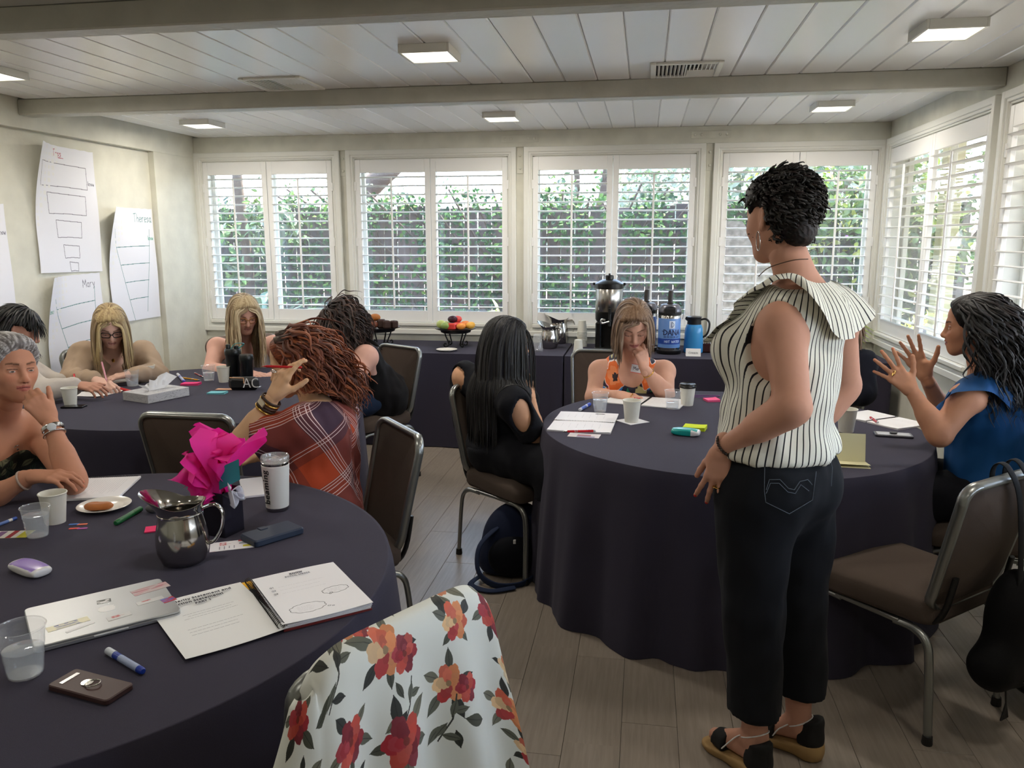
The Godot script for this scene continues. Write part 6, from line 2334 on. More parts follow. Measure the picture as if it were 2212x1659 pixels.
func beige(dark: Material) -> void:
	var pel := Vector3(-3.43, 0.54, -4.66)
	var J := {"pel": pel, "neck": on_z(243, 772, -4.55), "head": on_z(239, 705, -4.36), "hb": face_basis(Vector3(0.56, -0.5, 0.75)),
		"shR": on_z(180, 765, -4.42), "shL": on_z(308, 765, -4.66), "elR": on_z(155, 822, -4.24), "wrR": on_z(207, 822, -4.06), "elL": on_z(338, 808, -4.55), "wrL": on_z(285, 808, -4.3),
		"handR": {"f": Vector3(0.95, -0.2, 0.25), "b": Vector3(0, 1, 0.3), "curl": [0.6, 0.7, 0.75, 0.8], "thumb": Vector3(0.35, 0.85, -0.4)},
		"handL": {"f": Vector3(-0.8, -0.1, 0.5), "b": Vector3(0, 1, 0.2), "curl": [0.4, 0.5, 0.5, 0.5]}}
	seat_legs(J, Vector3(0.82, 0, 0.57))
	var skin := lin(0.87, 0.71, 0.64)
	var w := person("blonde woman in beige jacket and dark-rimmed glasses, writing below the wall sheets", J, {"skin": skin, "far": true, "g": 1.12, "down": true, "brow": lin(0.4, 0.3, 0.22)})
	top(w, "blouse", dark, {"e": 0.006, "strap": 0.6, "neck": 0.86, "scoop": 0.6, "hem": -0.1})
	var jk := cloth_mat(Color(0.66, 0.575, 0.49), 0.85)
	var cutc: Vector3 = J.pel.lerp(J.neck, 0.72) + J.tb.z * 0.16
	top(w, "jacket", jk, {"e": 0.015, "sleeve": 1.88, "neck": 1.02, "hem": -0.2, "crumple": 0.012, "loose": 0.004, "holes": [[cutc, Vector3(0.055, 0.16, 0.07)]]})
	trousers(w, dark, 0.05, 0.2)
	shoes(w, P.black)
	hair(w, {"tones": [lin(0.66, 0.57, 0.42), lin(0.76, 0.68, 0.5), lin(0.52, 0.43, 0.31)], "n": 900, "len": Vector2(0.24, 0.32), "grav": 22.0, "lift": 0.06, "wave": 0.0025, "freq": 10.0, "width": 0.0054, "wild": 0.03, "thick": 0.012, "low": -0.02, "steps": 16, "seed": 17, "part": Vector3(-0.01, 0.115, 0.06), "face": 0.064, "flat": 0.35,
		"vol": [[Vector3(0, -0.05, -0.05), Vector3(0.08, 0.11, 0.05)]], "cuts": [[Vector3(0, 0.075, 0.085), Vector3(0, -0.4, 0.9)], [Vector3(0, -0.02, 0.02), Vector3(0, -0.5, 0.85)]]})
	spectacles(w, mat(Color(0.05, 0.045, 0.05), 0.3), 0.0028)
	var nk := mb()
	nk.ball(on_z(245, 779, -4.42), Vector3(0.012, 0.012, 0.004), 12, 6)
	nk.transformed(0, Transform3D(Basis.IDENTITY, -w.base))
	part(w.node, "pendant", nk, P.gold)
	var pm := mb()
	pen(pm, on_z(231, 825, -4.0), on_z(220, 782, -4.1))
	one("pen", pm, mat(Color(0.75, 0.5, 0.55), 0.3), "slim rose-coloured pen in the hand of the woman in the beige jacket", "pen")

func dark_short(_dark: Material) -> void:
	var pel := Vector3(-3.58, 0.55, -3.96)
	var J := {"pel": pel, "neck": on_z(20, 775, -3.92), "head": on_z(40, 712, -3.92), "hb": face_basis(Vector3(0.72, -0.4, -0.55)),
		"shR": on_z(52, 815, -3.76), "shL": on_z(45, 790, -4.1), "elR": on_z(88, 850, -3.72), "wrR": on_z(168, 833, -3.84), "elL": on_z(110, 830, -4.2), "wrL": on_z(190, 822, -4.2),
		"handR": {"f": Vector3(1, -0.05, 0.05), "b": Vector3(0, 1, 0.4), "curl": [0.5, 0.6, 0.6, 0.7]},
		"handL": {"f": Vector3(0.9, -0.1, 0.2), "b": Vector3(0, 1, 0)}}
	seat_legs(J, Vector3(0.97, 0, -0.2))
	var w := person("person with short dark hair and pale sleeves, bent over papers at far left", J, {"skin": lin(0.72, 0.53, 0.45), "far": true, "g": 1.05, "down": true, "bust": 0.8})
	var pale := cloth_mat(Color(0.72, 0.69, 0.66), 0.9)
	top(w, "sweater", pale, {"e": 0.014, "sleeve": 1.85, "neck": 1.05, "hem": -0.2, "crumple": 0.009})
	trousers(w, cloth_mat(Color(0.4, 0.4, 0.42)), 0.05, 0.2)
	shoes(w, P.black)
	hair(w, {"tones": [lin(0.07, 0.06, 0.07), lin(0.1, 0.09, 0.09)], "n": 700, "len": Vector2(0.09, 0.13), "grav": 9.0, "lift": 0.12, "wave": 0.001, "width": 0.0055, "wild": 0.04, "thick": 0.010, "low": -0.055, "steps": 10, "seed": 19, "face": 0.06, "ears": true, "flat": 0.35, "cuts": [[Vector3(0, 0.07, 0.085), Vector3(0, -0.3, 0.95)], [Vector3(0, -0.06, 0), Vector3(0, -1, 0.3)]]})
	var pm := mb()
	pen(pm, on_z(163, 838, -3.80), on_z(160, 808, -3.86), 0.0055)
	one("pen", pm, P.red_plastic, "red capped pen upright in the hand of the person at the far left", "pen")

func grey_hair(dark: Material) -> void:
	var pel := Vector3(-2.36, 0.60, -2.66)
	var J := {"pel": pel, "neck": on_z(-8, 905, -2.58), "head": on_z(22, 798, -2.52), "hb": face_basis(Vector3(0.90, 0.02, 0.40), -0.06),
		"shL": on_z(88, 938, -2.66), "shR": on_z(-95, 945, -2.42), "elL": on_z(158, 1040, -2.33), "wrL": on_z(108, 910, -2.40), "elR": on_z(-60, 1098, -2.2), "wrR": on_z(66, 1030, -2.25),
		"handL": {"f": Vector3(-0.62, 0.85, 0.0), "b": Vector3(0.55, 0.35, 0.75), "curl": [1.1, 1.2, 1.25, 1.3], "spread": 0.0, "thumb": Vector3(0.45, 0.85, -0.4), "scale": 0.98},
		"handR": {"f": Vector3(1, 0.05, -0.1), "b": Vector3(0, 1, 0.2), "curl": [0.5, 0.5, 0.55, 0.6]}}
	seat_legs(J, Vector3(0.75, 0, 0.66))
	var skin := lin(0.76, 0.545, 0.44)
	var w := person("woman with swept-back silver hair, bare shoulders, chin on fist, at the nearest table", J, {"skin": skin, "g": 1.08, "ga": 1.02, "brow": lin(0.25, 0.17, 0.13), "lip": lin(0.70, 0.38, 0.37), "look": Vector3(-0.1, 0.0, 1)})
	var lm := mat(Color.WHITE, 0.8)
	lm.albedo_texture = leafy_tex()
	top(w, "dress", lm, {"e": 0.010, "strap": 0.3, "neck": 0.74, "scoop": 0.15, "hem": -0.3, "uv": flat_front(w, 0.4)})
	trousers(w, lm, 0.1, 0.4, 0.02, "skirt")
	shoes(w, P.black)
	hair(w, {"tones": [lin(0.5, 0.48, 0.47), lin(0.78, 0.77, 0.77), lin(0.62, 0.61, 0.6), lin(0.3, 0.28, 0.28)], "comb": "back", "n": 1300, "len": Vector2(0.10, 0.16), "grav": 16.0, "lift": 0.03, "vol": [[Vector3(0, 0.07, 0.03), Vector3(0.066, 0.056, 0.068)]], "wave": 0.004, "freq": 20.0, "width": 0.0045, "wild": 0.05, "thick": 0.012, "low": -0.04, "front": 0.07, "behind": 0.02, "steps": 14, "seed": 23, "part": Vector3(0.0, 0.07, 0.12), "sweep": Vector3(0, 0.0, -0.9), "face": 0.0, "ears": true, "flat": 0.4,
		"cuts": [[Vector3(0, 0.072, 0.08), Vector3(0, -0.4, 0.9)], [Vector3(0, -0.06, 0), Vector3(0, -1, 0.35)]]})
	var hx: Transform3D = w.hx
	# watch, wrist band, necklace, name tag
	var wc: Vector3 = J.wrL.lerp(J.elL, 0.12)
	var wd: Vector3 = (J.elL - J.wrL).normalized()
	var wb := mb()
	wb.tube(ring_pts(wc, wd, 0.033, 0.033, 24), 0.0085, 8, 0.35, wd.cross(Vector3.BACK), true)
	wb.tube(ring_pts(wc + wd * 0.022, wd, 0.034, 0.034, 24), 0.004, 6, 0.6, Vector3.UP, true)
	wb.transformed(0, Transform3D(Basis.IDENTITY, -w.base))
	var wt := part(w.node, "watch", wb, P.silver)
	var fc := mb()
	fc.lathe(v2([0.0, 0.0, 0.013, 0.0, 0.0145, 0.002, 0.014, 0.005, 0.012, 0.006, 0.0, 0.006]), 20, Transform3D(frame(Vector3(0.55, 0.35, 0.78), wd), wc + Vector3(0.55, 0.35, 0.78).normalized() * 0.032 - w.base))
	part(wt, "watch_face", fc, mat(Color(0.8, 0.82, 0.82), 0.2))
	tube_part(w, "wrist_band", ring_pts(J.wrR.lerp(J.elR, 0.12), J.elR - J.wrR, 0.032, 0.03, 20), 0.004, mat(Color(0.68, 0.6, 0.55), 0.5), true)
	var ctr: Vector3 = J.pel.lerp(J.neck, 0.78) + J.tb.z * 0.105
	tube_part(w, "necklace", spline(PackedVector3Array([J.neck + J.tb.x * 0.07 - J.tb.z * 0.01, J.neck + J.tb.x * 0.05 + J.tb.z * 0.075 - J.tb.y * 0.05, ctr, J.neck - J.tb.x * 0.05 + J.tb.z * 0.075 - J.tb.y * 0.05, J.neck - J.tb.x * 0.07 - J.tb.z * 0.01]), 6), 0.0014, P.silver)
	var pd := mb()
	pd.tube(ring_pts(ctr - J.tb.y * 0.025 + J.tb.z * 0.008, J.tb.z, 0.014, 0.014, 18, J.tb.x), 0.002, 6, 1.0, Vector3.UP, true)
	pd.ball(ctr - J.tb.y * 0.025 + J.tb.z * 0.008, Vector3.ONE * 0.006, 8, 6)
	pd.transformed(0, Transform3D(Basis.IDENTITY, -w.base))
	part(w.node, "pendant", pd, P.silver)

func long_blonde(dark: Material) -> void:
	var pel := Vector3(-2.80, 0.54, -5.34)
	var J := {"pel": pel, "neck": on_z(528, 742, -5.22), "head": on_z(528, 680, -5.06), "hb": face_basis(Vector3(0.62, -0.35, 0.72)),
		"shR": on_z(470, 750, -5.16), "shL": on_z(592, 745, -5.33), "elR": on_z(455, 800, -4.95), "wrR": on_z(535, 806, -4.72), "elL": on_z(625, 800, -5.1), "wrL": on_z(600, 805, -4.8),
		"handR": {"f": Vector3(0.95, -0.1, 0.3), "b": Vector3(0, 1, 0.3)}, "handL": {"f": Vector3(-0.3, -0.1, 0.95), "b": Vector3(0, 1, 0.3)}}
	seat_legs(J, Vector3(0.3, 0, 0.95))
	var w := person("woman with long pale blonde hair, gold-rimmed glasses and white sleeveless top, before first window", J, {"skin": lin(0.87, 0.68, 0.61), "far": true, "g": 1.12, "ga": 1.2, "brow": lin(0.5, 0.38, 0.3), "hs": 1.04})
	top(w, "top", cloth_mat(Color(0.84, 0.84, 0.86), 0.8), {"e": 0.01, "strap": 0.6, "neck": 1.06, "scoop": 0.0, "hem": -0.2, "side": 0.14, "holes": [[J.pel.lerp(J.neck, 1.0) + J.tb.z * 0.10, Vector3(0.08, 0.09, 0.09)]], "crumple": 0.008})
	trousers(w, dark, 0.05, 0.2)
	shoes(w, P.black)
	hair(w, {"tones": [lin(0.72, 0.64, 0.5), lin(0.82, 0.75, 0.61), lin(0.58, 0.49, 0.37)], "n": 950, "len": Vector2(0.3, 0.42), "grav": 18.0, "lift": 0.08, "wave": 0.006, "freq": 16.0, "width": 0.0056, "wild": 0.05, "thick": 0.014, "low": -0.02, "steps": 18, "seed": 29, "part": Vector3(0.0, 0.118, 0.03), "face": 0.067, "flat": 0.35, "colliders": torso_colliders(w),
		"vol": [[Vector3(0, -0.05, -0.05), Vector3(0.085, 0.12, 0.055)], [Vector3(0, 0.078, 0.062), Vector3(0.056, 0.026, 0.03)]], "cuts": [[Vector3(0, 0.058, 0.085), Vector3(0, -0.4, 0.9)], [Vector3(0, -0.02, 0.02), Vector3(0, -0.5, 0.85)]]})
	spectacles(w, P.gold, 0.0017)

func red_hair(_dark: Material) -> void:
	var pel := Vector3(-1.22, 0.58, -2.80)
	var J := {"pel": pel, "neck": on_z(690, 878, -2.86), "head": on_z(640, 790, -2.95), "hb": face_basis(Vector3(-0.96, -0.25, 0.10)),
		"shL": on_z(652, 925, -2.73), "shR": on_z(738, 905, -3.02), "elL": on_z(524, 952, -2.70), "wrL": on_z(590, 858, -2.70), "elR": on_z(640, 975, -3.15), "wrR": on_z(560, 985, -3.2),
		"handL": {"f": Vector3(0.42, 0.9, -0.15), "b": Vector3(-0.45, 0.2, 0.85), "curl": [0.22, 0.55, 0.95, 1.1], "spread": 0.06, "thumb": Vector3(0.55, 0.7, -0.5), "scale": 1.02},
		"handR": {"f": Vector3(-0.9, 0, 0.2), "b": Vector3(0, 1, 0)}}
	seat_legs(J, Vector3(-0.78, 0, 0.63))
	var skin := lin(0.84, 0.68, 0.54)
	var w := person("woman with wavy red hair and orange plaid shirt, hand raised to her head", J, {"skin": skin, "g": 1.12, "ga": 1.05, "brow": lin(0.5, 0.35, 0.25), "lip": lin(0.72, 0.36, 0.4)})
	var pm := mat(Color.WHITE, 0.85)
	pm.albedo_texture = plaid_tex()
	var ar := around(w, 0.30, 0.30, false)
	top(w, "shirt", pm, {"e": 0.018, "sleeve": 0.74, "neck": 1.04, "hem": -0.3, "loose": 0.022, "crumple": 0.012, "extra": [[pel, pel.lerp(J.neck, 0.5), 0.16, 0.135]], "uv": func(p: Vector3, n: Vector3) -> Vector2: return ar.call(p, n).rotated(0.6)})
	trousers(w, cloth_mat(Color(0.12, 0.13, 0.18)), 0.05, 0.2)
	shoes(w, P.black)
	hair(w, {"tones": [lin(0.46, 0.23, 0.13), lin(0.6, 0.33, 0.19), lin(0.34, 0.16, 0.1)], "comb": "back", "n": 950, "len": Vector2(0.19, 0.28), "grav": 9.0, "lift": 0.45, "wave": 0.011, "freq": 52.0, "width": 0.0058, "wild": 0.1, "thick": 0.017, "low": -0.05, "front": 0.0, "behind": 0.0, "steps": 20, "seed": 31, "part": Vector3(0.0, 0.09, 0.09), "sweep": Vector3(0, 0, -0.5), "face": 0.075, "colliders": torso_colliders(w),
		"vol": [[Vector3(0, -0.02, -0.06), Vector3(0.09, 0.12, 0.075)]], "cuts": [[Vector3(0, 0.088, 0.062), Vector3(0, -0.4, 0.9)], [Vector3(0, -0.02, 0.0), Vector3(0, -0.75, 0.66)]]})
	# clip, bracelets, ring, pen
	var hx: Transform3D = w.hx
	var cm := mb()
	cm.tube(spline(v3([0.03, 0.135, 0.03, 0.035, 0.137, 0.0, 0.03, 0.128, -0.035]), 5), 0.014, 8, 0.5, Vector3.RIGHT)
	cm.tube(spline(v3([0.06, 0.118, 0.03, 0.07, 0.117, 0.0, 0.064, 0.108, -0.035]), 5), 0.015, 8, 0.5, Vector3.RIGHT)
	cm.transformed(0, Transform3D(Basis.IDENTITY, -w.base) * hx)
	part(w.node, "hair_clip", cm, mat(Color(0.42, 0.38, 0.36), 0.2, 0.7))
	var ax: Vector3 = (J.elL - J.wrL).normalized()
	for k in 5: tube_part(w, "bracelet", ring_pts(J.wrL + ax * (0.012 + k * 0.011), ax, 0.036, 0.034, 22), 0.0042, [mat(Color(0.2, 0.13, 0.1), 0.6), P.gold, mat(Color(0.3, 0.2, 0.14), 0.6)][k % 3], true)
	var wm := mb()
	wm.box(Vector3.ZERO, Vector3(0.034, 0.006, 0.022), 0.002, frame(Vector3(-0.3, 0.25, 0.9), ax.cross(Vector3(-0.3, 0.25, 0.9))))
	wm.transformed(0, Transform3D(Basis.IDENTITY, J.wrL + ax * 0.03 + Vector3(-0.3, 0.25, 0.9).normalized() * 0.037 - w.base))
	part(w.node, "watch", wm, mat(Color(0.78, 0.74, 0.66), 0.25, 0.6))
	tube_part(w, "ring", ring_pts(J.wrL + Vector3(0.012, 0.098, 0.008), Vector3(0.3, 1, 0), 0.0115, 0.0115, 14), 0.002, P.silver, true)
	var pen_m := mb()
	pen(pen_m, on_z(566, 791, -2.71), on_z(652, 794, -2.72), 0.0048)
	one("pen", pen_m, P.red_plastic, "red pen held sideways in the raised hand of the red-haired woman", "pen")

func curly(denim: Material) -> void:
	var pel := Vector3(-1.76, 0.60, -5.0)
	var J := {"pel": pel, "neck": on_z(768, 758, -4.82), "head": on_z(730, 703, -4.74), "hb": face_basis(Vector3(-0.86, -0.42, 0.1)),
		"shL": on_z(790, 772, -4.66), "shR": on_z(740, 758, -4.98), "elL": on_z(762, 818, -4.52), "wrL": on_z(695, 826, -4.46), "elR": on_z(705, 815, -5.0), "wrR": on_z(660, 820, -4.75),
		"handL": {"f": Vector3(-1, -0.08, 0.1), "b": Vector3(0, 1, 0.3), "curl": [0.5, 0.6, 0.6, 0.6]}, "handR": {"f": Vector3(-0.9, -0.1, 0.3), "b": Vector3(0, 1, 0)}}
	seat_legs(J, Vector3(-0.72, 0, 0.69))
	var w := person("woman with dark brown curls and black sleeveless top, leaning over the back left table", J, {"skin": lin(0.84, 0.66, 0.6), "far": true, "g": 1.14, "ga": 1.35, "brow": lin(0.15, 0.1, 0.09)})
	var bk := cloth_mat(Color(0.075, 0.072, 0.082), 0.9)
	top(w, "top", bk, {"e": 0.014, "strap": 0.6, "neck": 1.02, "hem": -0.42, "side": 0.14, "crumple": 0.01, "extra": [[pel + Vector3(0.05, -0.02, 0), pel.lerp(J.neck, 0.5), 0.19, 0.135]]})
	flounce(w, "frill", w.F, px([762, 732, 775, 716, 792, 712, 806, 726, 808, 750]), px([775, 745, 788, 734, 800, 730, 816, 738, 818, 760]), 3.0, 0.005, bk, 1.0, 0.03, 4.0)
	trousers(w, denim, 0.05, 0.42)
	shoes(w, P.black)
	hair(w, {"tones": [lin(0.22, 0.155, 0.135), lin(0.33, 0.235, 0.2), lin(0.15, 0.11, 0.1)], "n": 900, "len": Vector2(0.2, 0.28), "grav": 9.0, "lift": 0.4, "wave": 0.013, "freq": 46.0, "width": 0.0060, "wild": 0.09, "thick": 0.016, "low": -0.05, "steps": 18, "seed": 37, "part": Vector3(0.0, 0.11, 0.04), "face": 0.064, "colliders": torso_colliders(w),
		"vol": [[Vector3(0, -0.02, -0.05), Vector3(0.09, 0.11, 0.07)]], "cuts": [[Vector3(0, 0.075, 0.08), Vector3(0, -0.4, 0.9)], [Vector3(0, -0.02, 0.01), Vector3(0, -0.7, 0.7)]]})
	spectacles(w, mat(Color(0.08, 0.07, 0.07), 0.3), 0.0022)
	var tg := mb()
	tg.box(Vector3.ZERO, Vector3(0.03, 0.065, 0.001), 0.0)
	tg.transformed(0, Transform3D(Basis(Vector3.BACK, -0.4), on_z(718, 762, -4.70) - w.base))
	part(w.node, "name_tag", tg, P.white_plastic)

func hidden(dark: Material) -> void:
	var pel := Vector3(1.0, 0.60, -4.88)
	var J := {"pel": pel, "neck": on_z(1812, 775, -4.72), "head": on_z(1805, 690, -4.66), "hb": face_basis(Vector3(-0.6, -0.2, 0.75)),
		"shL": on_z(1862, 788, -4.62), "shR": on_z(1770, 785, -4.8), "elL": on_z(1862, 850, -4.5), "wrL": on_z(1800, 868, -4.4), "elR": on_z(1752, 850, -4.6), "wrR": on_z(1765, 868, -4.4),
		"handL": {"f": Vector3(-1, 0, 0.2), "b": Vector3(0, 1, 0.3)}, "handR": {"f": Vector3(0.5, 0, 0.8), "b": Vector3(0, 1, 0.3)}}
	seat_legs(J, Vector3(-0.55, 0, 0.83))
	var w := person("person in navy top almost hidden behind the standing woman", J, {"skin": lin(0.8, 0.62, 0.53), "far": true, "g": 1.1})
	top(w, "top", cloth_mat(Color(0.07, 0.075, 0.11), 0.9), {"e": 0.014, "sleeve": 1.5, "neck": 1.02, "hem": -0.2, "crumple": 0.008})
	trousers(w, dark, 0.05, 0.2)
	shoes(w, P.black)
	hair(w, {"tones": [lin(0.4, 0.3, 0.22), lin(0.5, 0.4, 0.3)], "n": 500, "len": Vector2(0.2, 0.3), "grav": 11.0, "lift": 0.2, "wave": 0.004, "freq": 16.0, "width": 0.006, "wild": 0.05, "thick": 0.012, "low": -0.03, "steps": 14, "seed": 41, "face": 0.06})
# ---------------------------------------------------------------- things on the tables
func on_t(x: float, y: float, up := 0.0) -> Vector3: return on_y(x, y, T + up)
func turn_of(a: Vector3, b: Vector3) -> float: return atan2(-(b - a).z, (b - a).x)     # turn that lays local x along a to b

func paper_cup(x: float, y: float, label: String, s := 1.0, up := 0.0) -> Node3D:
	var t := thing("paper_cup", label, "paper cup", on_t(x, y, up), 0, "white paper cups")
	var m := mb()
	m.lathe(v2([0.0, 0.004, 0.026, 0.004, 0.0275, 0.0, 0.029, 0.0, 0.0295, 0.004, 0.0385, 0.092, 0.0405, 0.0925, 0.0415, 0.0945, 0.0405, 0.0965, 0.0385, 0.0965, 0.0375, 0.094, 0.029, 0.006, 0.0, 0.006]), 36)
	for i in m.v.size(): m.v[i] *= s
	part(t, "cup", m, P.cup)
	m = mb()
	m.lathe(v2([0.0, 0.045, 0.0325, 0.045, 0.0325, 0.046, 0.0, 0.046]), 30)
	for i in m.v.size(): m.v[i] *= s
	part(t, "coffee", m, mat(Color(0.2, 0.12, 0.07), 0.15))
	return t

func plastic_cup(x: float, y: float, label: String, s := 1.0, water := 0.06) -> Node3D:
	var t := thing("plastic_cup", label, "plastic cup", on_t(x, y), 0, "clear plastic cups of water")
	var m := mb()
	var prof := PackedVector2Array()
	prof.append_array(v2([0.0, 0.003, 0.026, 0.003, 0.028, 0.0, 0.0295, 0.002]))
	for k in 12: prof.append(Vector2(lerpf(0.030, 0.040, k / 11.0) + (0.0007 if k % 3 == 1 else 0.0), 0.004 + 0.088 * k / 11.0))
	prof.append_array(v2([0.0425, 0.093, 0.0432, 0.0955, 0.042, 0.097, 0.0405, 0.0955]))
	m.lathe(prof, 36)
	for i in m.v.size(): m.v[i] *= s
	part(t, "cup", m, P.clear)
	if water > 0.0:
		m = mb()
		var r1 := lerpf(0.0295, 0.0395, water / 0.092)
		m.lathe(v2([0.0, 0.004, 0.0285, 0.004, r1 - 0.0006, water, r1 - 0.002, water + 0.0006, 0.0, water]), 36)
		for i in m.v.size(): m.v[i] *= s
		part(t, "water", m, P.water)
	return t

func marker(a: Vector3, b: Vector3, c: Color, label: String, body := Color(0.88, 0.88, 0.88), r := 0.0085, cap := 0.32) -> Node3D:
	var L := a.distance_to(b)
	var t := thing("marker", label, "marker pen", Vector3(a.x, T, a.z), turn_of(a, b))
	var X := Transform3D(Basis(Vector3.FORWARD, PI / 2), Vector3(0, r, 0))   # lathe axis along local x
	var m := mb()
	m.lathe(v2([0.0, 0.0, r * 0.7, 0.0, r, 0.004, r, L * (1 - cap), r * 0.95, L * (1 - cap)]), 16, X)
	part(t, "barrel", m, mat(body, 0.35))
	m = mb()
	m.lathe(v2([r * 0.9, L * (1 - cap), r * 1.06, L * (1 - cap), r * 1.06, L * 0.985, r * 0.8, L, 0.0, L]), 16, X)
	part(t, "cap", m, mat(c, 0.35))
	m = mb()
	m.lathe(v2([r * 1.012, L * 0.12, r * 1.012, L * (1 - cap) * 0.8]), 16, X)
	part(t, "label_band", m, mat(c.lerp(body, 0.25), 0.4))
	return t

func pen_thing(a: Vector3, b: Vector3, c: Color, label: String, r := 0.0048) -> void:
	var L := a.distance_to(b)
	var t := thing("pen", label, "pen", a - Vector3(0, r, 0), turn_of(a, b))
	var X := Transform3D(Basis(Vector3.FORWARD, PI / 2), Vector3(0, r, 0))
	var m := mb()
	m.lathe(v2([0.0, 0.0, r * 0.25, 0.001, r * 0.8, L * 0.12, r * 0.95, L * 0.14]), 12, X)
	part(t, "tip", m, P.silver)
	m = mb()
	m.lathe(v2([r * 0.95, L * 0.13, r, L * 0.2, r, L * 0.92, r * 0.9, L * 0.92]), 12, X)
	part(t, "barrel", m, mat(c, 0.25))
	m = mb()
	for k in 3: m.lathe(v2([r * 1.04, L * (0.36 + 0.035 * k), r * 1.06, L * (0.365 + 0.035 * k), r * 1.04, L * (0.375 + 0.035 * k)]), 12, X)
	m.lathe(v2([r * 0.9, L * 0.92, r * 0.85, L * 0.97, r * 0.5, L, 0.0, L]), 12, X)
	m.box(Vector3(L * 0.82, r * 2.0 + 0.0006, 0), Vector3(L * 0.22, 0.0012, 0.003), 0.0004)
	part(t, "clip", m, P.silver)

func slab_thing(called: String, ctr: Vector3, size: Vector3, turn: float, material: Material, label: String, cat: String, bev := 0.001, group := "") -> Node3D:
	var t := thing(called, label, cat, ctr, turn, group)
	var m := mb()
	m.box(Vector3(0, size.y * 0.5, 0), size, bev)
	part(t, "body", m, material)
	return t

func sticky(ctr: Vector3, w: float, d: float, h: float, turn: float, c: Color, label: String) -> void:
	var t := thing("sticky_note_pad", label, "sticky notes", ctr, turn, "sticky note pads")
	var m := mb()
	m.box(Vector3(0, h * 0.45, 0), Vector3(w, h * 0.9, d), 0.0004)
	part(t, "pad", m, mat(c.darkened(0.12), 0.85))
	m = mb()
	var rows: Array = []
	for r in 2:
		var row := PackedVector3Array()
		for k in 9: row.append(Vector3((k / 8.0 - 0.5) * w, h * 0.92 + 0.003 * pow(k / 8.0, 4.0), (0.5 - r) * d))
		rows.append(row)
	m.grid(rows)
	part(t, "top_note", m, mat(c, 0.85))

# one sheet lying flat, gently waved
func sheet_mesh(w: float, d: float, lift: float, wav: float) -> MB:
	var m := mb()
	for side in 2:
		var rows: Array = []
		for r in 9:
			var row := PackedVector3Array()
			for k in 9:
				var u := k / 8.0 - 0.5
				var v := r / 8.0 - 0.5
				if side == 1: u = -u
				row.append(Vector3(u * w, lift + wav * (0.5 + 0.5 * sin(u * 5.0 + v * 3.0)) * (absf(u) + absf(v)) - side * 0.0004, -v * d))
			rows.append(row)
		m.grid(rows)
	return m

func page_image(seed_: int, title: String, rows: int) -> Image:
	var im := Image.create(256, 330, false, Image.FORMAT_RGB8)
	im.fill(Color(0.91, 0.91, 0.92))
	var r := rng(seed_)
	if title: hand(im, title, Vector2(70, 20), 1.0, 1.5, Color(0.3, 0.3, 0.32))
	small_print(im, r, Vector2(36, 62), 180, rows, 15, Color(0.55, 0.55, 0.58), 1.5)
	return im

func spiral(parent: Node, a: Vector3, b: Vector3, n: int, r: float, material: Material) -> void:
	var m := mb()
	var x := (b - a).normalized()
	for k in n:
		var c := a.lerp(b, (k + 0.5) / n)
		m.tube(ring_pts(c, x, r, r, 10, Vector3.UP), 0.0009, 4, 1.0, Vector3.UP, true)
	part(parent, "spiral_binding", m, material)

# a spiral notebook open flat: local x across both pages, z towards the reader
func open_book(label: String, at: Vector3, turn: float, pw: float, pd: float, im1: Image, im2: Image, thick := 0.006) -> Node3D:
	var t := thing("spiral_notebook", label, "notebook", at, turn)
	for s in [-1, 1]:
		var m := mb()
		m.box(Vector3(s * (pw * 0.5 + 0.005), thick * 0.5 - 0.0005, 0), Vector3(pw, thick - 0.001, pd), 0.0006)
		part(t, "pages", m, mat(Color(0.84, 0.84, 0.85), 0.8))
		m = sheet_mesh(pw, pd, thick, 0.0025)
		m.transformed(0, Transform3D(Basis.IDENTITY, Vector3(s * (pw * 0.5 + 0.005), 0, 0)))
		part(t, "page", m, paper_mat(im1 if s < 0 else im2, 0.65))
	spiral(t, Vector3(0, thick * 0.6, pd * 0.47), Vector3(0, thick * 0.6, -pd * 0.47), 34, 0.006, P.black)
	return t

func quad_frame(a: Vector3, b: Vector3, c: Vector3, d: Vector3) -> Array:   # centre, turn, width, depth of a flat oblong from its four corners (far left, far right, near right, near left)
	return [(a + b + c + d) * 0.25, turn_of(d, c) * 0.5 + turn_of(a, b) * 0.5, (a.distance_to(b) + c.distance_to(d)) * 0.5, (a.distance_to(d) + b.distance_to(c)) * 0.5]

func build_tabletop() -> void:
	P.cup = mat(Color(0.87, 0.865, 0.82), 0.55)
	P.clear = glassy(Color(0.96, 0.98, 1.0), 0.16, 0.08)
	P.clear.cull_mode = BaseMaterial3D.CULL_DISABLED
	P.water = glassy(Color(0.9, 0.94, 0.97), 0.22, 0.02)
	P.steelpol = mat(Color(0.72, 0.71, 0.69), 0.13, 1.0)
	near_table()
	left_table()
	right_table()
	floral_jacket()
	bags()

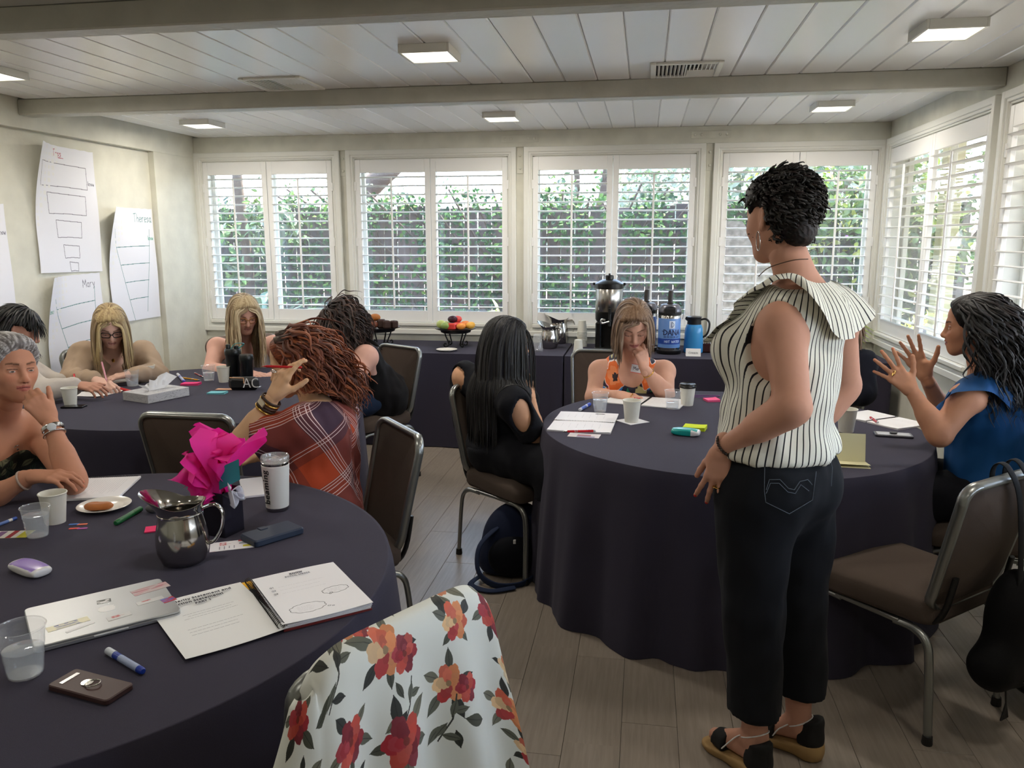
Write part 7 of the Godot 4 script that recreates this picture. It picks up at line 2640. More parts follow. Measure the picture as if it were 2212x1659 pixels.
func near_table() -> void:
	# laptop, closed, with stickers
	var q := quad_frame(on_t(26, 1321, 0.016), on_t(349, 1249, 0.016), on_t(389, 1318, 0.016), on_t(100, 1393, 0.016))
	var c: Vector3 = q[0]
	var w: float = q[2]
	var d: float = q[3]
	var t := thing("laptop", "closed silver laptop with stickers on its lid, on the nearest table", "laptop", Vector3(c.x, T, c.z), q[1])
	var alu := mat(Color(0.74, 0.75, 0.76), 0.38, 0.75)
	var m := mb()
	m.prism(round_rect(w, d, 0.012, 5), 0.0015, 0.0105, Transform3D(Basis(Vector3.RIGHT, -PI / 2), Vector3.ZERO), 0.0015)
	part(t, "base", m, alu)
	m = mb()
	m.prism(round_rect(w, d, 0.012, 5), 0.0112, 0.0165, Transform3D(Basis(Vector3.RIGHT, -PI / 2), Vector3.ZERO), 0.0016)
	var lid := part(t, "lid", m, alu)
	m = mb()
	m.box(Vector3(0.0, 0.0075, d * 0.5 - 0.001), Vector3(0.07, 0.004, 0.004), 0.001)
	part(t, "notch", m, mat(Color(0.9, 0.9, 0.9), 0.4))
	# the pale fruit mark in the middle of the lid, upside down to the sitter
	m = mb()
	var ap := PackedVector2Array()
	for k in 28:
		var a := TAU * k / 28
		var rr := 0.019 * (1.0 - 0.12 * pow(maxf(0, sin(a)), 8.0) - 0.07 * pow(maxf(0, -sin(a)), 12.0))
		if absf(a) < 0.5 or a > TAU - 0.5: rr *= 0.82
		ap.append(Vector2(cos(a) * rr * 1.05, sin(a) * rr))
	m.prism(ap, 0.0, 0.0004, Transform3D(Basis(Vector3.RIGHT, -PI / 2), Vector3(0.01, 0.0165, 0.0)))
	var leaf := PackedVector2Array()
	for k in 8: leaf.append(Vector2(0.004 + 0.006 * k / 7.0, 0.021 + 0.009 * k / 7.0 + 0.003 * sin(PI * k / 7.0)))
	for k in range(6, 0, -1): leaf.append(Vector2(0.004 + 0.006 * k / 7.0, 0.021 + 0.009 * k / 7.0 - 0.003 * sin(PI * k / 7.0)))
	m.prism(leaf, 0.0, 0.0004, Transform3D(Basis(Vector3.RIGHT, -PI / 2), Vector3(0.01, 0.0165, 0.0)))
	part(lid, "logo", m, mat(Color(0.93, 0.93, 0.93), 0.3))
	var r := rng(77)
	var st := [[-0.075, 0.035, 0.085, 0.026, 0.12, Color(0.93, 0.91, 0.78), Color(0.2, 0.3, 0.6), "BE ON IT"], [0.01, -0.045, 0.03, 0.02, -0.1, Color(0.2, 0.22, 0.2), Color(0.9, 0.9, 0.9), ""], [0.115, -0.055, 0.085, 0.035, 0.15, Color(0.76, 0.69, 0.69), Color(0.7, 0.45, 0.48), ""], [0.10, 0.015, 0.06, 0.02, 0.1, Color(0.8, 0.8, 0.8), Color(0.72, 0.2, 0.2), "now"], [0.025, 0.06, 0.05, 0.022, 0.1, Color(0.8, 0.8, 0.8), Color(0.72, 0.2, 0.2), "cache"], [0.137, 0.035, 0.03, 0.026, 0.2, Color(0.7, 0.2, 0.25), Color(0.2, 0.3, 0.7), ""], [-0.055, 0.068, 0.06, 0.008, 0.3, Color(0.92, 0.92, 0.92), Color(0.8, 0.8, 0.8), ""]]
	for s in st:
		var im := Image.create(128, 48, false, Image.FORMAT_RGB8)
		im.fill(s[5])
		if s[7]: hand(im, s[7], Vector2(12, 14), 1.6, 4, s[6])
		else:
			for k in 12: blob(im, Vector2(r.randf() * 128, r.randf() * 48), Vector2(14, 7), s[6].lightened(r.randf() * 0.4), r.randf() * 3.0)
		m = mb()
		m.box(Vector3(s[0], 0.0168, s[1]), Vector3(s[2], 0.0005, s[3]), 0.0, Basis(Vector3.UP, s[4]))
		part(lid, "sticker", m, paper_mat(im, 0.4))
	# workbook open at two pages
	q = quad_frame(on_t(332, 1300, 0.008), on_t(533, 1256, 0.01), on_t(606, 1352, 0.012), on_t(388, 1438, 0.006))
	var q2 := quad_frame(on_t(540, 1254, 0.016), on_t(714, 1216, 0.016), on_t(813, 1303, 0.016), on_t(612, 1352, 0.016))
	t = thing("workbook", "open spiral-bound workbook with printed pages near the edge of the nearest table", "workbook", Vector3(q[0].x, T, q[0].z), q[1])
	var im := Image.create(420, 520, false, Image.FORMAT_RGB8)
	im.fill(Color(0.91, 0.92, 0.92))
	small_print(im, r, Vector2(80, 170), 260, 3, 20, Color(0.6, 0.6, 0.62), 2, true)
	small_print(im, r, Vector2(80, 300), 270, 3, 26, Color(0.55, 0.55, 0.58), 2)
	m = sheet_mesh(q[2], q[3], 0.006, 0.004)
	part(t, "left_page", m, paper_mat(im, 0.6))
	var ink := mat(Color(0.25, 0.25, 0.28), 0.7)
	var lay := func(x: float, z: float, y: float) -> Transform3D: return Transform3D(Basis(Vector3.RIGHT, -PI / 2), Vector3(x, y, z))
	words(t, "Your Clarity Statement and", 0.0095, ink, lay.call(-0.01, -q[3] * 0.40, 0.0125), "Droid Sans", 600)
	words(t, "Action Statement!", 0.0095, ink, lay.call(-0.005, -q[3] * 0.35, 0.0115), "Droid Sans", 600)
	words(t, "PART 1", 0.0085, ink, lay.call(0, -q[3] * 0.30, 0.011), "Droid Sans", 700)
	var rel: Vector3 = (q2[0] - q[0]).rotated(Vector3.UP, -q[1])
	var da: float = q2[1] - q[1]
	var F := Transform3D(Basis(Vector3.UP, da), Vector3(rel.x, 0, rel.z))
	m = mb()
	m.box(Vector3(0, 0.0035, 0), Vector3(q2[2] * 0.97, 0.005, q2[3] * 1.0), 0.0005)
	m.transformed(0, F)
	part(t, "red_cover", m, mat(Color(0.42, 0.1, 0.09), 0.6))
	for k in 3:
		m = mb()
		m.box(Vector3(0.002 * k, 0.0078 + k * 0.003, -0.001 * k), Vector3(q2[2] * (0.96 - 0.01 * k), 0.0028, q2[3] * 0.99), 0.0004, Basis(Vector3.UP, 0.012 * (k - 1)))
		m.transformed(0, F)
		part(t, "page_block", m, mat(Color(0.85, 0.85, 0.86), 0.8))
	im = Image.create(420, 520, false, Image.FORMAT_RGB8)
	im.fill(Color(0.92, 0.92, 0.93))
	for k in 3: small_print(im, r, Vector2(90, 150 + k * 36), 240, 1, 20, Color(0.68, 0.68, 0.7), 1.5)
	for cl in [[Vector2(150, 410), 78, 42], [Vector2(320, 300), 60, 32]]:
		var pts: Array = []
		for k in 61:
			var a := TAU * k / 60
			var rr := 1.0 + 0.09 * absf(sin(a * 5.0))
			pts.append(cl[0].x + cos(a) * cl[1] * rr); pts.append(cl[0].y + sin(a) * cl[2] * rr)
		stroke(im, pts, 2.4, Color(0.25, 0.25, 0.27))
		small_print(im, r, cl[0] - Vector2(cl[1] * 0.6, cl[2] * 0.4), cl[1] * 1.2, 4, cl[2] * 0.3, Color(0.6, 0.6, 0.62), 1.2)
		for k in 2:
			pts = []
			for j in 17: pts.append(cl[0].x + (cl[1] + 12 + 16 * k) * (1 if cl[1] > 70 else -0.4) + cos(TAU * j / 16) * (7 - 2 * k)); pts.append(cl[0].y + cl[2] * 0.75 + 8 * k + sin(TAU * j / 16) * (5 - 1.5 * k))
			stroke(im, pts, 1.8, Color(0.25, 0.25, 0.27))
	m = sheet_mesh(q2[2], q2[3], 0.0172, 0.003)
	m.transformed(0, F)
	part(t, "right_page", m, paper_mat(im, 0.6))
	var sub := Node3D.new()
	sub.name = "print"
	t.add_child(sub)
	sub.transform = F
	words(sub, "KNOW", 0.008, ink, lay.call(0.0, -q2[3] * 0.42, 0.0205), "Droid Sans", 700)
	words(sub, "SOCIAL MEDIA", 0.007, mat(Color(0.45, 0.45, 0.48), 0.7), lay.call(0.0, -q2[3] * 0.37, 0.0205))
	for k in 3: words(sub, "Q%d" % (k + 1), 0.006, mat(Color(0.5, 0.5, 0.53), 0.7), lay.call(-q2[2] * 0.36, q2[3] * (-0.205 + k * 0.07), 0.0205))
	var sa := on_t(536, 1254, 0.016)
	var sb := on_t(608, 1352, 0.016)
	var loc := Transform3D(Basis(Vector3.UP, q[1]), Vector3(q[0].x, T, q[0].z)).affine_inverse()
	spiral(t, loc * sa, loc * sb, 36, 0.0085, P.black)
	slab_thing("yellow_sheet", (on_t(455, 1272) + on_t(590, 1243) + on_t(610, 1262) + on_t(470, 1290)) * 0.25 + Vector3(0, 0.0002, 0), Vector3(0.145, 0.0008, 0.05), turn_of(on_t(455, 1272), on_t(590, 1243)), mat(Color(0.9, 0.68, 0.1), 0.8), "yellow sheet sticking out beneath the open workbook", "paper", 0.0)
	# bell pitcher of polished steel
	var at := on_t(398, 1212)
	steel_pitcher(at, turn_of(Vector3.ZERO, Vector3(1, 0, -0.35)), 1.06, "polished steel water pitcher with flared spout on the nearest table")
	gift_bag()
	# travel tumbler
	at = on_t(600, 1100)
	t = thing("tumbler", "white travel tumbler with clear lid beside the gift bag", "tumbler", at, 0.35)
	m = mb()
	m.lathe(v2([0.0, 0.001, 0.033, 0.001, 0.0345, 0.003, 0.035, 0.012, 0.0352, 0.012]), 32)
	part(t, "steel_foot", m, P.steelpol)
	m = mb()
	m.lathe(v2([0.0352, 0.012, 0.0362, 0.013, 0.0432, 0.138, 0.0438, 0.152, 0.042, 0.153]), 40)
	part(t, "body", m, mat(Color(0.86, 0.86, 0.84), 0.4))
	m = mb()
	m.lathe(v2([0.0425, 0.153, 0.0428, 0.161, 0.041, 0.162]), 36)
	part(t, "steel_rim", m, P.steelpol)
	m = mb()
	m.lathe(v2([0.0, 0.156, 0.040, 0.156, 0.0445, 0.160, 0.0452, 0.176, 0.043, 0.181, 0.040, 0.179, 0.038, 0.170, 0.0, 0.169]), 36)
	m.box(Vector3(0, 0.174, 0.012), Vector3(0.018, 0.008, 0.03), 0.002)
	part(t, "lid", m, P.clear)
	var nd := Vector3(-0.65, 0, 0.76).normalized()
	var tz := (nd - Vector3(0, 0.056, 0)).normalized()
	var tx := (Vector3.UP + nd * 0.056).normalized()
	words(t, "beaming", 0.020, mat(Color(0.12, 0.12, 0.13), 0.6), Transform3D(Basis(tx, tz.cross(tx), tz), nd * 0.0418 + Vector3(0, 0.085, 0)), "Droid Sans", 700)
	# folded phone wallet
	q = quad_frame(on_t(520, 1152, 0.02), on_t(628, 1122, 0.02), on_t(652, 1140, 0.02), on_t(548, 1172, 0.02))
	t = thing("phone_wallet", "navy leather phone wallet with a snap tab, in front of the tumbler", "phone case", Vector3(q[0].x, T, q[0].z), q[1])
	var navy := tri_tex(mat(Color(0.10, 0.16, 0.25), 0.55), 30.0, null, P.fine, 0.3)
	m = mb()
	m.prism(round_rect(q[2], q[3], 0.01, 5), 0.0, 0.021, Transform3D(Basis(Vector3.RIGHT, -PI / 2), Vector3.ZERO), 0.004)
	part(t, "cover", m, navy)
	m = mb()
	m.box(Vector3(-0.012, 0.0215, -q[3] * 0.36), Vector3(0.026, 0.004, 0.022), 0.0018)
	part(t, "tab", m, navy)
	for k in [-1, 1]:
		m = mb()
		m.ball(Vector3(q[2] * 0.5 - 0.004, 0.011, k * 0.014 + 0.012), Vector3(0.005, 0.004, 0.004), 10, 6)
		part(t, "stud", m, P.silver)
	# cards, pad, pebble, notes
	im = Image.create(200, 110, false, Image.FORMAT_RGB8)
	im.fill(Color(0.92, 0.92, 0.93))
	im.fill_rect(Rect2i(0, 0, 26, 40), Color(0.75, 0.15, 0.18)); im.fill_rect(Rect2i(60, 8, 30, 30), Color(0.6, 0.62, 0.66)); im.fill_rect(Rect2i(120, 4, 40, 24), Color(0.85, 0.8, 0.2))
	hand(im, "cache", Vector2(20, 60), 1.8, 3, Color(0.72, 0.2, 0.22))
	small_print(im, r, Vector2(110, 50), 70, 4, 12, Color(0.4, 0.4, 0.45))
	q = quad_frame(on_t(460, 1168), on_t(535, 1162), on_t(556, 1185), on_t(455, 1200))
	slab_thing("card", q[0] + Vector3(0, 0.0003, 0), Vector3(0.12, 0.0012, 0.07), q[1], paper_mat(im, 0.5), "printed white card lying under the corner of the phone wallet", "card", 0.0)
	q = quad_frame(on_t(520, 1035), on_t(568, 1034), on_t(572, 1072), on_t(524, 1082))
	slab_thing("white_pad", q[0], Vector3(q[2], 0.008, q[3] * 0.9), q[1], mat(Color(0.88, 0.88, 0.9), 0.8), "small white note pad behind the gift bag", "notepad", 0.001)
	m = mb()
	m.ball(Vector3(0, 0.014, 0), Vector3(0.03, 0.015, 0.022), 18, 10)
	t = thing("pebble", "smooth grey pebble behind the steel pitcher", "stone", on_t(336, 1106), 0.3)
	part(t, "stone", m, tri_tex(mat(Color(0.36, 0.36, 0.37), 0.8), 12.0, P.grain))
	sticky(on_t(333, 1144), 0.05, 0.05, 0.004, 0.5, Color(0.93, 0.18, 0.42), "pink sticky note peeping out left of the steel pitcher")
	# plate and pastry
	at = on_t(226, 1098)
	plate(at, 0.082, "white plate with a flat golden pastry, by the green marker", "")
	var F2 := Field.new()
	F2.ell(Vector3(0, 0.012, 0), Vector3(0.043, 0.011, 0.026), 0.01, Basis(Vector3.UP, 0.25))
	F2.ell(Vector3(0.022, 0.014, -0.006), Vector3(0.02, 0.009, 0.016), 0.012)
	F2.ell(Vector3(-0.018, 0.013, 0.004), Vector3(0.022, 0.010, 0.02), 0.012)
	F2.ell(Vector3(0.0, 0.027, -0.004), Vector3(0.03, 0.006, 0.006), 0.006, Basis(Vector3.UP, 0.4), 1)
	t = thing("pastry", "flat golden-brown pastry on the plate of the nearest table", "pastry", on_t(214, 1101, 0.006))
	part(t, "crust", F2.mesh(0.004), P.pastry)
	marker(on_t(250, 1136), on_t(305, 1104), Color(0.04, 0.36, 0.16), "green dry-erase marker with white cap end, beside the pastry plate", Color(0.05, 0.38, 0.18))
	for k in 4:
		var cc: Color = [Color(0.85, 0.3, 0.25), Color(0.65, 0.25, 0.6), Color(0.25, 0.45, 0.75), Color(0.92, 0.45, 0.3)][k]
		slab_thing("sticky_flag", on_t(160 + (k % 2) * 18, 1142 - (k / 2) * 9) + Vector3(0, 0.0002, 0), Vector3(0.028, 0.0012, 0.011), 0.35, mat(cc, 0.6), ["red", "purple", "blue", "orange"][k] + " sticky flag of the strip beside the pastry plate", "sticky flag", 0.0, "sticky flags beside the plate")
	paper_cup(120, 1128, "white paper cup at the elbow of the silver-haired woman", 1.0)
	plastic_cup(82, 1158, "clear plastic cup of water in front of the paper cup, near the silver-haired woman", 0.95, 0.07)
	plastic_cup(56, 1456, "large clear plastic cup half full of water, in front of the laptop", 1.08, 0.052)
	q = quad_frame(on_t(180, 1038), on_t(300, 1032), on_t(262, 1078), on_t(140, 1082))
	t = slab_thing("notepad", Vector3(q[0].x, T, q[0].z), Vector3(q[2], 0.008, q[3]), q[1], paper_mat(page_image(5, "", 14), 0.7), "spiral notepad under the elbow of the silver-haired woman", "notebook", 0.0008)
	spiral(t, Vector3(-q[2] * 0.45, 0.006, -q[3] * 0.5), Vector3(q[2] * 0.45, 0.006, -q[3] * 0.5), 26, 0.006, P.black)
	im = Image.create(160, 100, false, Image.FORMAT_RGB8)
	im.fill(Color(0.85, 0.85, 0.82))
	im.fill_rect(Rect2i(0, 0, 160, 26), Color(0.8, 0.78, 0.25)); im.fill_rect(Rect2i(0, 40, 160, 14), Color(0.6, 0.15, 0.2)); im.fill_rect(Rect2i(10, 70, 130, 18), Color(0.45, 0.3, 0.5))
	slab_thing("leaflet", on_t(25, 1155) + Vector3(0, 0.0002, 0), Vector3(0.11, 0.0012, 0.06), 0.25, paper_mat(im, 0.5), "colourful printed leaflet at the left edge of the nearest table", "leaflet", 0.0)
	marker(on_t(-15, 1142), on_t(36, 1122), Color(0.2, 0.35, 0.7), "slim white pen with blue end at the left edge", Color(0.9, 0.9, 0.9), 0.005, 0.2)
	# tissue pack
	q = quad_frame(on_t(20, 1212, 0.026), on_t(68, 1195, 0.026), on_t(108, 1222, 0.026), on_t(58, 1238, 0.026))
	tissue_pack(Vector3(q[0].x, T, q[0].z), q[1], Vector3(q[2], 0.026, q[3]), Color(0.55, 0.45, 0.75), "small purple and white tissue pack left of the laptop")
	# phone with a ring
	q = quad_frame(on_t(160, 1442, 0.012), on_t(292, 1475, 0.012), on_t(228, 1514, 0.012), on_t(105, 1480, 0.012))
	t = thing("phone", "phone in a brown case with a metal ring, lying face down", "phone", Vector3(q[0].x, T, q[0].z), q[1])
	m = mb()
	m.prism(round_rect(q[2], q[3], 0.008, 5), 0.0, 0.012, Transform3D(Basis(Vector3.RIGHT, -PI / 2), Vector3.ZERO), 0.002)
	part(t, "case", m, mat(Color(0.26, 0.17, 0.165), 0.45))
	m = mb()
	m.box(Vector3(-q[2] * 0.5 + 0.022, 0.0122, 0), Vector3(0.010, 0.0012, 0.042), 0.0004)
	part(t, "camera_slot", m, mat(Color(0.05, 0.05, 0.05), 0.2))
	m = mb()
	m.lathe(v2([0.0, 0.012, 0.0115, 0.012, 0.0115, 0.014, 0.0, 0.0142]), 20, Transform3D(Basis.IDENTITY, Vector3(-0.008, 0, 0)))
	m.tube(ring_pts(Vector3(0.006, 0.015, 0), Vector3(-0.12, 1, 0), 0.015, 0.013, 24), 0.0014, 6, 1.0, Vector3.UP, true)
	part(t, "ring_holder", m, P.steelpol)
	marker(on_t(310, 1458), on_t(233, 1412), Color(0.75, 0.78, 0.82), "thick blue pen with pale end, between laptop and brown phone", Color(0.06, 0.2, 0.6), 0.0075, 0.22)

func plate(at: Vector3, R: float, label: String, group: String) -> Node3D:
	var t := thing("plate", label, "plate", at, 0, group)
	var m := mb()
	m.lathe(v2([0.0, 0.004, R * 0.55, 0.003, R * 0.57, 0.0, R * 0.62, 0.001, R * 0.72, 0.006, R * 0.98, 0.0125, R, 0.0145, R * 0.985, 0.0155, R * 0.72, 0.0095, R * 0.66, 0.006, 0.0, 0.0055]), 48)
	part(t, "dish", m, P.china)
	return t

func tissue_pack(at: Vector3, turn: float, size: Vector3, c: Color, label: String) -> void:
	var t := thing("tissue_pack", label, "tissue pack", at, turn, "pocket tissue packs")
	var F := Field.new()
	F.ell(Vector3(0, size.y * 0.5, 0), Vector3(size.x * 0.62, size.y * 0.62, size.z * 0.68), 0.005)
	for s in [-1.0, 1.0]:
		F.cut(Vector3(s * size.x * 0.5, 0, 0), Vector3(s, 0, 0), 0.006); F.cut(Vector3(0, 0, s * size.z * 0.5), Vector3(0, 0, s), 0.006)
	F.cut(Vector3(0, size.y, 0), Vector3.UP, 0.006); F.cut(Vector3(0, 0.001, 0), Vector3.DOWN, 0.004)
	var m := F.mesh(0.003)
	m.colored = true
	for i in m.v.size():
		var p := m.v[i]
		m.c[i] = c.srgb_to_linear() if (p.x < size.x * 0.2 and size.x > 1.7 * size.z) or (absf(p.x) < size.x * 0.42 and absf(p.z) < size.z * 0.42 and p.y > size.y * 0.6) else lin(0.86, 0.86, 0.86)
	part(t, "wrapper", m, P.skinwrap)

func steel_pitcher(at: Vector3, turn: float, s: float, label: String, group := "") -> void:
	var t := thing("water_pitcher", label, "pitcher", at, turn, group)
	# body rows bend from round to a spout at local -x
	var prof := v2([0.0, 0.002, 0.046, 0.0, 0.052, 0.004, 0.062, 0.03, 0.0645, 0.055, 0.063, 0.08, 0.058, 0.105, 0.0535, 0.125, 0.053, 0.136, 0.056, 0.146, 0.064, 0.158])
	var rows: Array = []
	var inner: Array = []
	for p in prof:
		var row := PackedVector3Array()
		for k in 49:
			var a := TAU * k / 48
			var sp := pow(maxf(0.0, -sin(a)), 1.3)
			var up := smoothstep(0.128, 0.158, p.y)
			var y := p.y + up * (0.036 * sp + 0.010 * pow(maxf(0.0, sin(a)), 3.0) - 0.004)
			var r := p.x * (1.0 + up * 0.5 * sp)
			row.append(Vector3(sin(a) * r, y, cos(a) * r * (1.0 - 0.12 * up * sp)) * s)
		rows.append(row)
	for i in range(rows.size() - 1, 2, -1):
		var q := PackedVector3Array()
		for v in rows[i]: q.append(Vector3(v.x * 0.975, v.y + 0.0005, v.z * 0.975))
		inner.append(q)
	rows.append_array(inner)
	var m := mb()
	m.grid(rows, true)
	part(t, "body", m, P.steelpol)
	m = mb()
	m.tube(spline(PackedVector3Array([Vector3(0.055, 0.142, 0) * s, Vector3(0.085, 0.148, 0) * s, Vector3(0.102, 0.125, 0) * s, Vector3(0.098, 0.085, 0) * s, Vector3(0.078, 0.052, 0) * s, Vector3(0.063, 0.046, 0) * s]), 6), 0.010 * s, 10, 0.45, Vector3.RIGHT)
	part(t, "handle", m, P.steelpol)
	m = mb()
	m.tube(ring_pts(Vector3(0, 0.131, 0) * s, Vector3.UP, 0.0545 * s, 0.0545 * s, 40), 0.0016, 6, 1.0, Vector3.UP, true)
	part(t, "bead", m, P.steelpol)

func gift_bag() -> void:
	var a := on_t(487, 1163)
	var b := on_t(528, 1143)
	var x := (b - a)
	x.y = 0
	var w := x.length()
	x = x.normalized()
	var z := Vector3(-x.z, 0, x.x)            # towards the viewer
	var dpt := 0.075
	var t := thing("gift_bag", "dark glossy gift bag with ribbon bow and teal card, stuffed with pink tissue", "gift bag", a.lerp(b, 0.5) - z * dpt * 0.5, atan2(-x.z, x.x))
	var h := 0.135
	var hw := w * 0.5
	var hd := dpt * 0.5
	var m := mb()
	for wall in [[Vector3(-hw, 0, hd), Vector3(hw, 0, hd)], [Vector3(hw, 0, hd), Vector3(hw, 0, -hd)], [Vector3(hw, 0, -hd), Vector3(-hw, 0, -hd)], [Vector3(-hw, 0, -hd), Vector3(-hw, 0, hd)]]:
		var n: Vector3 = (wall[1] - wall[0]).cross(Vector3.UP).normalized()
		for k in 2:
			var o: Vector3 = n * (0.0 if k == 0 else -0.0008)
			if k == 0: m.quad(wall[0] + o, wall[1] + o, wall[1] + o + Vector3(0, h, 0), wall[0] + o + Vector3(0, h, 0))
			else: m.quad(wall[1] + o, wall[0] + o, wall[0] + o + Vector3(0, h, 0), wall[1] + o + Vector3(0, h, 0))
	m.box(Vector3(0, 0.001, 0), Vector3(w - 0.002, 0.002, dpt - 0.002), 0.0)
	part(t, "bag", m, mat(Color(0.12, 0.115, 0.15), 0.12))
	# crumpled tissue: several sheets rising and flaring
	var pink := mat(Color(0.9, 0.16, 0.62), 0.7)
	pink.backlight_enabled = true
	pink.backlight = Color(0.9, 0.15, 0.6)
	pink.cull_mode = BaseMaterial3D.CULL_DISABLED
	var r := rng(12)
	var B := Basis(Vector3.UP, atan2(-x.z, x.x))
	var base := a.lerp(b, 0.5) - z * dpt * 0.5
	var tips := [[on_z(437, 918, base.z - 0.03), 0.10], [on_z(404, 1008, base.z + 0.0), 0.10], [on_z(415, 1040, base.z + 0.03), 0.08], [on_z(585, 956, base.z - 0.01), 0.05], [on_z(508, 948, base.z - 0.04), 0.08], [on_z(533, 955, base.z - 0.05), 0.07], [on_z(470, 985, base.z + 0.05), 0.07], [on_z(452, 1062, base.z + 0.05), 0.06], [on_z(495, 1000, base.z + 0.04), 0.06], [on_z(425, 970, base.z + 0.01), 0.11], [on_z(440, 1010, base.z + 0.045), 0.11], [on_z(480, 930, base.z - 0.01), 0.11], [on_z(430, 1055, base.z + 0.045), 0.09]]
	for k in tips.size():
		var tip: Vector3 = B.inverse() * (tips[k][0] - base)
		var root := Vector3(r.randf_range(-0.4, 0.4) * w, h * 0.82, r.randf_range(-0.3, 0.3) * dpt)
		var along := (tip - root)
		var side := along.cross(Vector3(0.2, 0.3, 1)).normalized()
		var nn := side.cross(along).normalized()
		var rows: Array = []
		for j in 9:
			var u := j / 8.0
			var row := PackedVector3Array()
			var wd: float = (0.018 + tips[k][1] * smoothstep(0.0, 0.65, u)) * (1.0 - 0.85 * smoothstep(0.72, 1.0, u))
			for i in 9:
				var v := i / 8.0 - 0.5
				row.append(root + along * (u + 0.05 * sin(v * 5.0 + k)) + side * v * wd * 1.4 + nn * (0.022 * sin(v * 9.0 + k * 2.0) * u + 0.05 * v * v * (1.0 if k % 2 == 0 else -1.0) - 0.03 * u * u) + Vector3(0, 0.03 * sin(u * PI), 0))
			rows.append(row)
		m = mb()
		m.grid(rows)
		part(t, "tissue_paper", m, pink)
	# card
	var inv := Transform3D(B, base).affine_inverse()
	var cc: Array = []
	for p in [[472, 1012], [516, 992], [519, 1036], [475, 1058]]: cc.append(inv * on_z(p[0], p[1], base.z + 0.048))
	m = mb()
	m.quad(cc[3], cc[2], cc[1], cc[0])
	var back := Vector3(0, 0, -0.002)
	m.quad(cc[0] + back, cc[1] + back, cc[2] + back, cc[3] + back)
	for k in 4: m.quad(cc[k] + back, cc[(k + 1) % 4] + back, cc[(k + 1) % 4], cc[k])
	part(t, "card", m, mat(Color(0.16, 0.5, 0.55), 0.6))
	# ribbon bow
	var rib := mat(Color(0.88, 0.88, 0.92, 0.75), 0.6)
	rib.transparency = BaseMaterial3D.TRANSPARENCY_ALPHA
	m = mb()
	var rc: Vector3 = inv * on_z(497, 1062, base.z + 0.06)
	for lp in [[0.0, 0.0, 0.03, -0.03, 0.05, -0.018, 0.032, 0.004, 0.004, 0.004], [0.0, 0.0, 0.0, -0.035, 0.012, -0.05, 0.024, -0.035, 0.004, -0.002], [0.0, 0.0, 0.035, -0.02, 0.05, -0.04, 0.062, -0.042], [0.0, 0.0, -0.01, 0.012, 0.0, 0.018, 0.006, 0.006]]:
		var pts := PackedVector3Array()
		for i in range(0, lp.size(), 2): pts.append(rc + Vector3(lp[i], lp[i + 1], 0.008 * sin(i)))
		m.tube(spline(pts, 6), 0.009, 6, 0.12, Vector3.RIGHT)
	part(t, "ribbon", m, rib)

